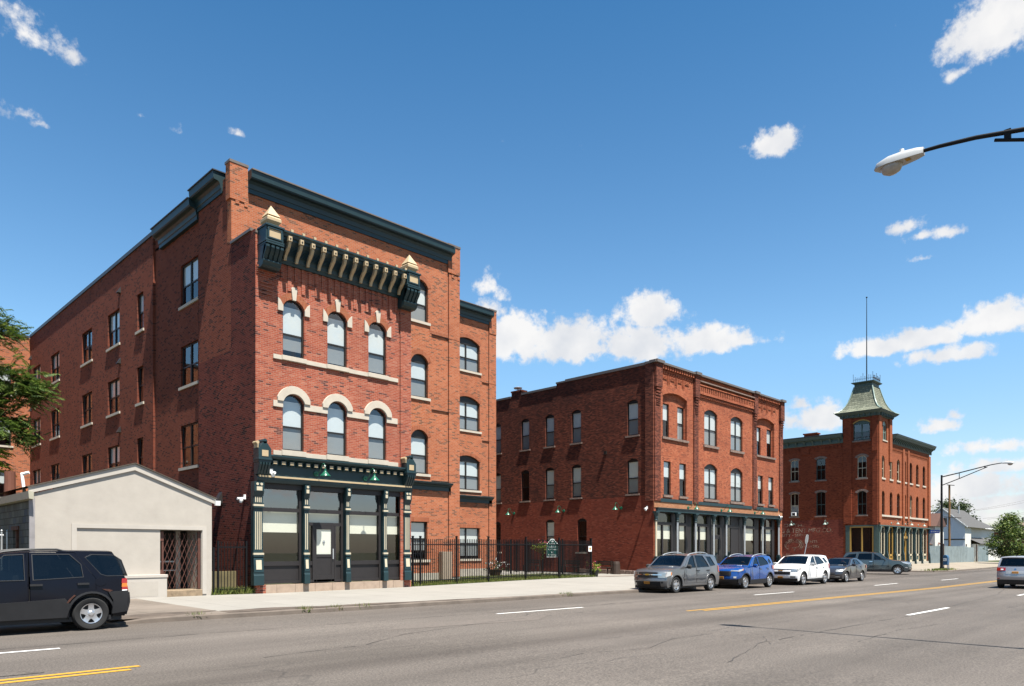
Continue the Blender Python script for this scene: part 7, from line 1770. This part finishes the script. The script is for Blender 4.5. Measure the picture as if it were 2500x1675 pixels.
# cumulus patches: soft ellipses on the sky dome (direction, half width, half height), torn by noise
CL = [(0.7980,0.2791,0.0644,0.0439,2.00), (0.8704,0.2679,0.1016,0.0414,2.40), (0.9745,0.3047,0.0489,0.0325,2.20), (0.9474,0.2655,0.1051,0.0359,2.00), (1.0436,0.2654,0.0706,0.0252,2.00), (1.1052,0.2633,0.0292,0.0109,1.20), (0.7589,0.3147,0.0318,0.0202,1.20), (1.1302,0.4806,0.0316,0.0227,2.00), (1.3618,0.5311,0.0441,0.0418,2.20), (1.3850,0.5449,0.0294,0.0304,1.80), (1.3297,0.5058,0.0179,0.0102,1.20), (1.2527,0.2413,0.0476,0.0160,1.90), (1.3005,0.2446,0.0452,0.0183,2.00), (1.3657,0.2531,0.0493,0.0241,2.00), (1.3256,0.2230,0.0482,0.0155,1.80), (1.1788,0.1627,0.0471,0.0276,2.20), (1.1644,0.1813,0.0380,0.0151,1.30), (1.3173,0.1450,0.0247,0.0151,1.60), (1.3297,0.1556,0.0202,0.0121,1.20), (1.2812,0.3697,0.0202,0.0111,1.10), (1.2984,0.3580,0.0139,0.0077,0.90), (1.3214,0.3558,0.0174,0.0101,1.10), (1.2963,0.3338,0.0145,0.0052,0.80), (0.1962,0.5284,0.0166,0.0125,0.75), (0.1828,0.5449,0.0117,0.0121,0.70), (0.2472,0.5248,0.0128,0.0122,0.55), (0.4286,0.4882,0.0130,0.0073,1.20), (0.3605,0.4790,0.0123,0.0088,0.75), (0.2001,0.4593,0.0139,0.0067,0.45), (0.2138,0.4545,0.0071,0.0038,0.50), (0.3209,0.4859,0.0095,0.0039,0.40), (1.3696,0.1175,0.0503,0.0129,1.30), (1.3378,0.0703,0.0688,0.0189,1.80), (1.3774,0.0501,0.0539,0.0139,1.60), (1.2963,0.0575,0.0510,0.0165,1.50), (1.3735,0.0942,0.0463,0.0101,1.20), (1.3297,0.0373,0.0818,0.0143,1.30), (0.7477,0.3421,0.0184,0.0149,0.80), (0.7728,0.3299,0.0159,0.0120,0.90), (2.700,0.100,0.300,0.060,1.60), (2.200,0.160,0.250,0.070,1.80), (3.300,0.200,0.300,0.090,1.60), (2.500,0.300,0.200,0.080,1.50), (1.900,0.080,0.300,0.050,1.60)]
nz1 = wn('ShaderNodeTexNoise'); nz1.inputs['Scale'].default_value = 15; nz1.inputs['Detail'].default_value = 12; nz1.inputs['Roughness'].default_value = .63
nt.links.new(dirv, nz1.inputs['Vector'])
nz2 = wn('ShaderNodeTexNoise'); nz2.inputs['Scale'].default_value = 60; nz2.inputs['Detail'].default_value = 7; nz2.inputs['Roughness'].default_value = .6
nt.links.new(dirv, nz2.inputs['Vector'])
acc = None; shade = None
for az, el, hw, hh, gain in CL:
    c = Vector((math.sin(az) * math.cos(el), math.cos(az) * math.cos(el), math.sin(el)))
    r = Vector((math.cos(az), -math.sin(az), 0)); u = r.cross(c)
    dc = wv_('DOT_PRODUCT', dirv, tuple(c))
    dcp = wm_('MAXIMUM', dc, .05)
    a = wm_('DIVIDE', wv_('DOT_PRODUCT', dirv, tuple(r)), wm_('MULTIPLY', dcp, hw))
    b = wm_('DIVIDE', wv_('DOT_PRODUCT', dirv, tuple(u)), wm_('MULTIPLY', dcp, hh))
    b2 = wm_('MULTIPLY', b, wm_('ADD', 1.0, wm_('MULTIPLY', wm_('LESS_THAN', b, 0.0), .7)))   # flatter below
    d2 = wm_('ADD', wm_('MULTIPLY', a, a), wm_('MULTIPLY', b2, b2))
    d = wm_('MULTIPLY', wm_('SUBTRACT', 1.0, wm_('SQRT', d2)), gain)
    d = wm_('MAXIMUM', d, -1.0)
    acc = d if acc is None else wm_('MAXIMUM', acc, d)
nf = wm_('ADD', wm_('MULTIPLY', wm_('SUBTRACT', nz1.outputs['Fac'], .5), 3.8), wm_('MULTIPLY', wm_('SUBTRACT', nz2.outputs['Fac'], .5), 1.5))
dens = wm_('ADD', acc, nf)
mr = wn('ShaderNodeMapRange', interpolation_type='SMOOTHSTEP'); mr.inputs['From Min'].default_value = -.05; mr.inputs['From Max'].default_value = .95
nt.links.new(dens, mr.inputs['Value'])
nz3 = wn('ShaderNodeTexNoise'); nz3.inputs['Scale'].default_value = 14; nz3.inputs['Detail'].default_value = 5
nt.links.new(wv_('ADD', dirv, (.0, .0, -.02)), nz3.inputs['Vector'])
cr = wn('ShaderNodeValToRGB'); cr.color_ramp.elements[0].position = .3; cr.color_ramp.elements[0].color = (4.9, 5.1, 5.5, 1); cr.color_ramp.elements[1].position = .6; cr.color_ramp.elements[1].color = (6.9, 6.8, 6.7, 1)
nt.links.new(nz3.outputs['Fac'], cr.inputs[0])
hs = wn('ShaderNodeHueSaturation'); hs.inputs['Saturation'].default_value = 1.15; hs.inputs['Value'].default_value = 1.0
nt.links.new(sky.outputs[0], hs.inputs['Color'])
mx = wn('ShaderNodeMix', data_type='RGBA'); nt.links.new(wm_('MULTIPLY', mr.outputs[0], .96), mx.inputs[0]); mc = wn('ShaderNodeMix', data_type='RGBA', blend_type='MULTIPLY'); mc.inputs[0].default_value = 1; tr_ = wn('ShaderNodeValToRGB'); e_ = tr_.color_ramp.elements; e_[0].position = 0; e_[0].color = (1.17, 1.09, 1.21, 1); e_[1].position = .6; e_[1].color = (.58, 1.04, 1.16, 1); q_ = e_.new(.25); q_.color = (1.30, 1.48, 1.44, 1); nt.links.new(spx.outputs[2], tr_.inputs[0]); nt.links.new(tr_.outputs[0], mc.inputs[7]); nt.links.new(hs.outputs[0], mc.inputs[6]); nt.links.new(mc.outputs[2], mx.inputs[6]); nt.links.new(cr.outputs[0], mx.inputs[7])
bg = wn('ShaderNodeBackground'); bg.inputs[1].default_value = .05; nt.links.new(mx.outputs[2], bg.inputs[0])
wo = wn('ShaderNodeOutputWorld'); nt.links.new(bg.outputs[0], wo.inputs[0])
SC.view_settings.view_transform = 'Standard'; SC.view_settings.look = 'None'; SC.view_settings.exposure = 1.5; SC.view_settings.gamma = 1
SC.cycles.max_bounces = 6; SC.cycles.transparent_max_bounces = 12; SC.cycles.caustics_reflective = False; SC.cycles.caustics_refractive = False
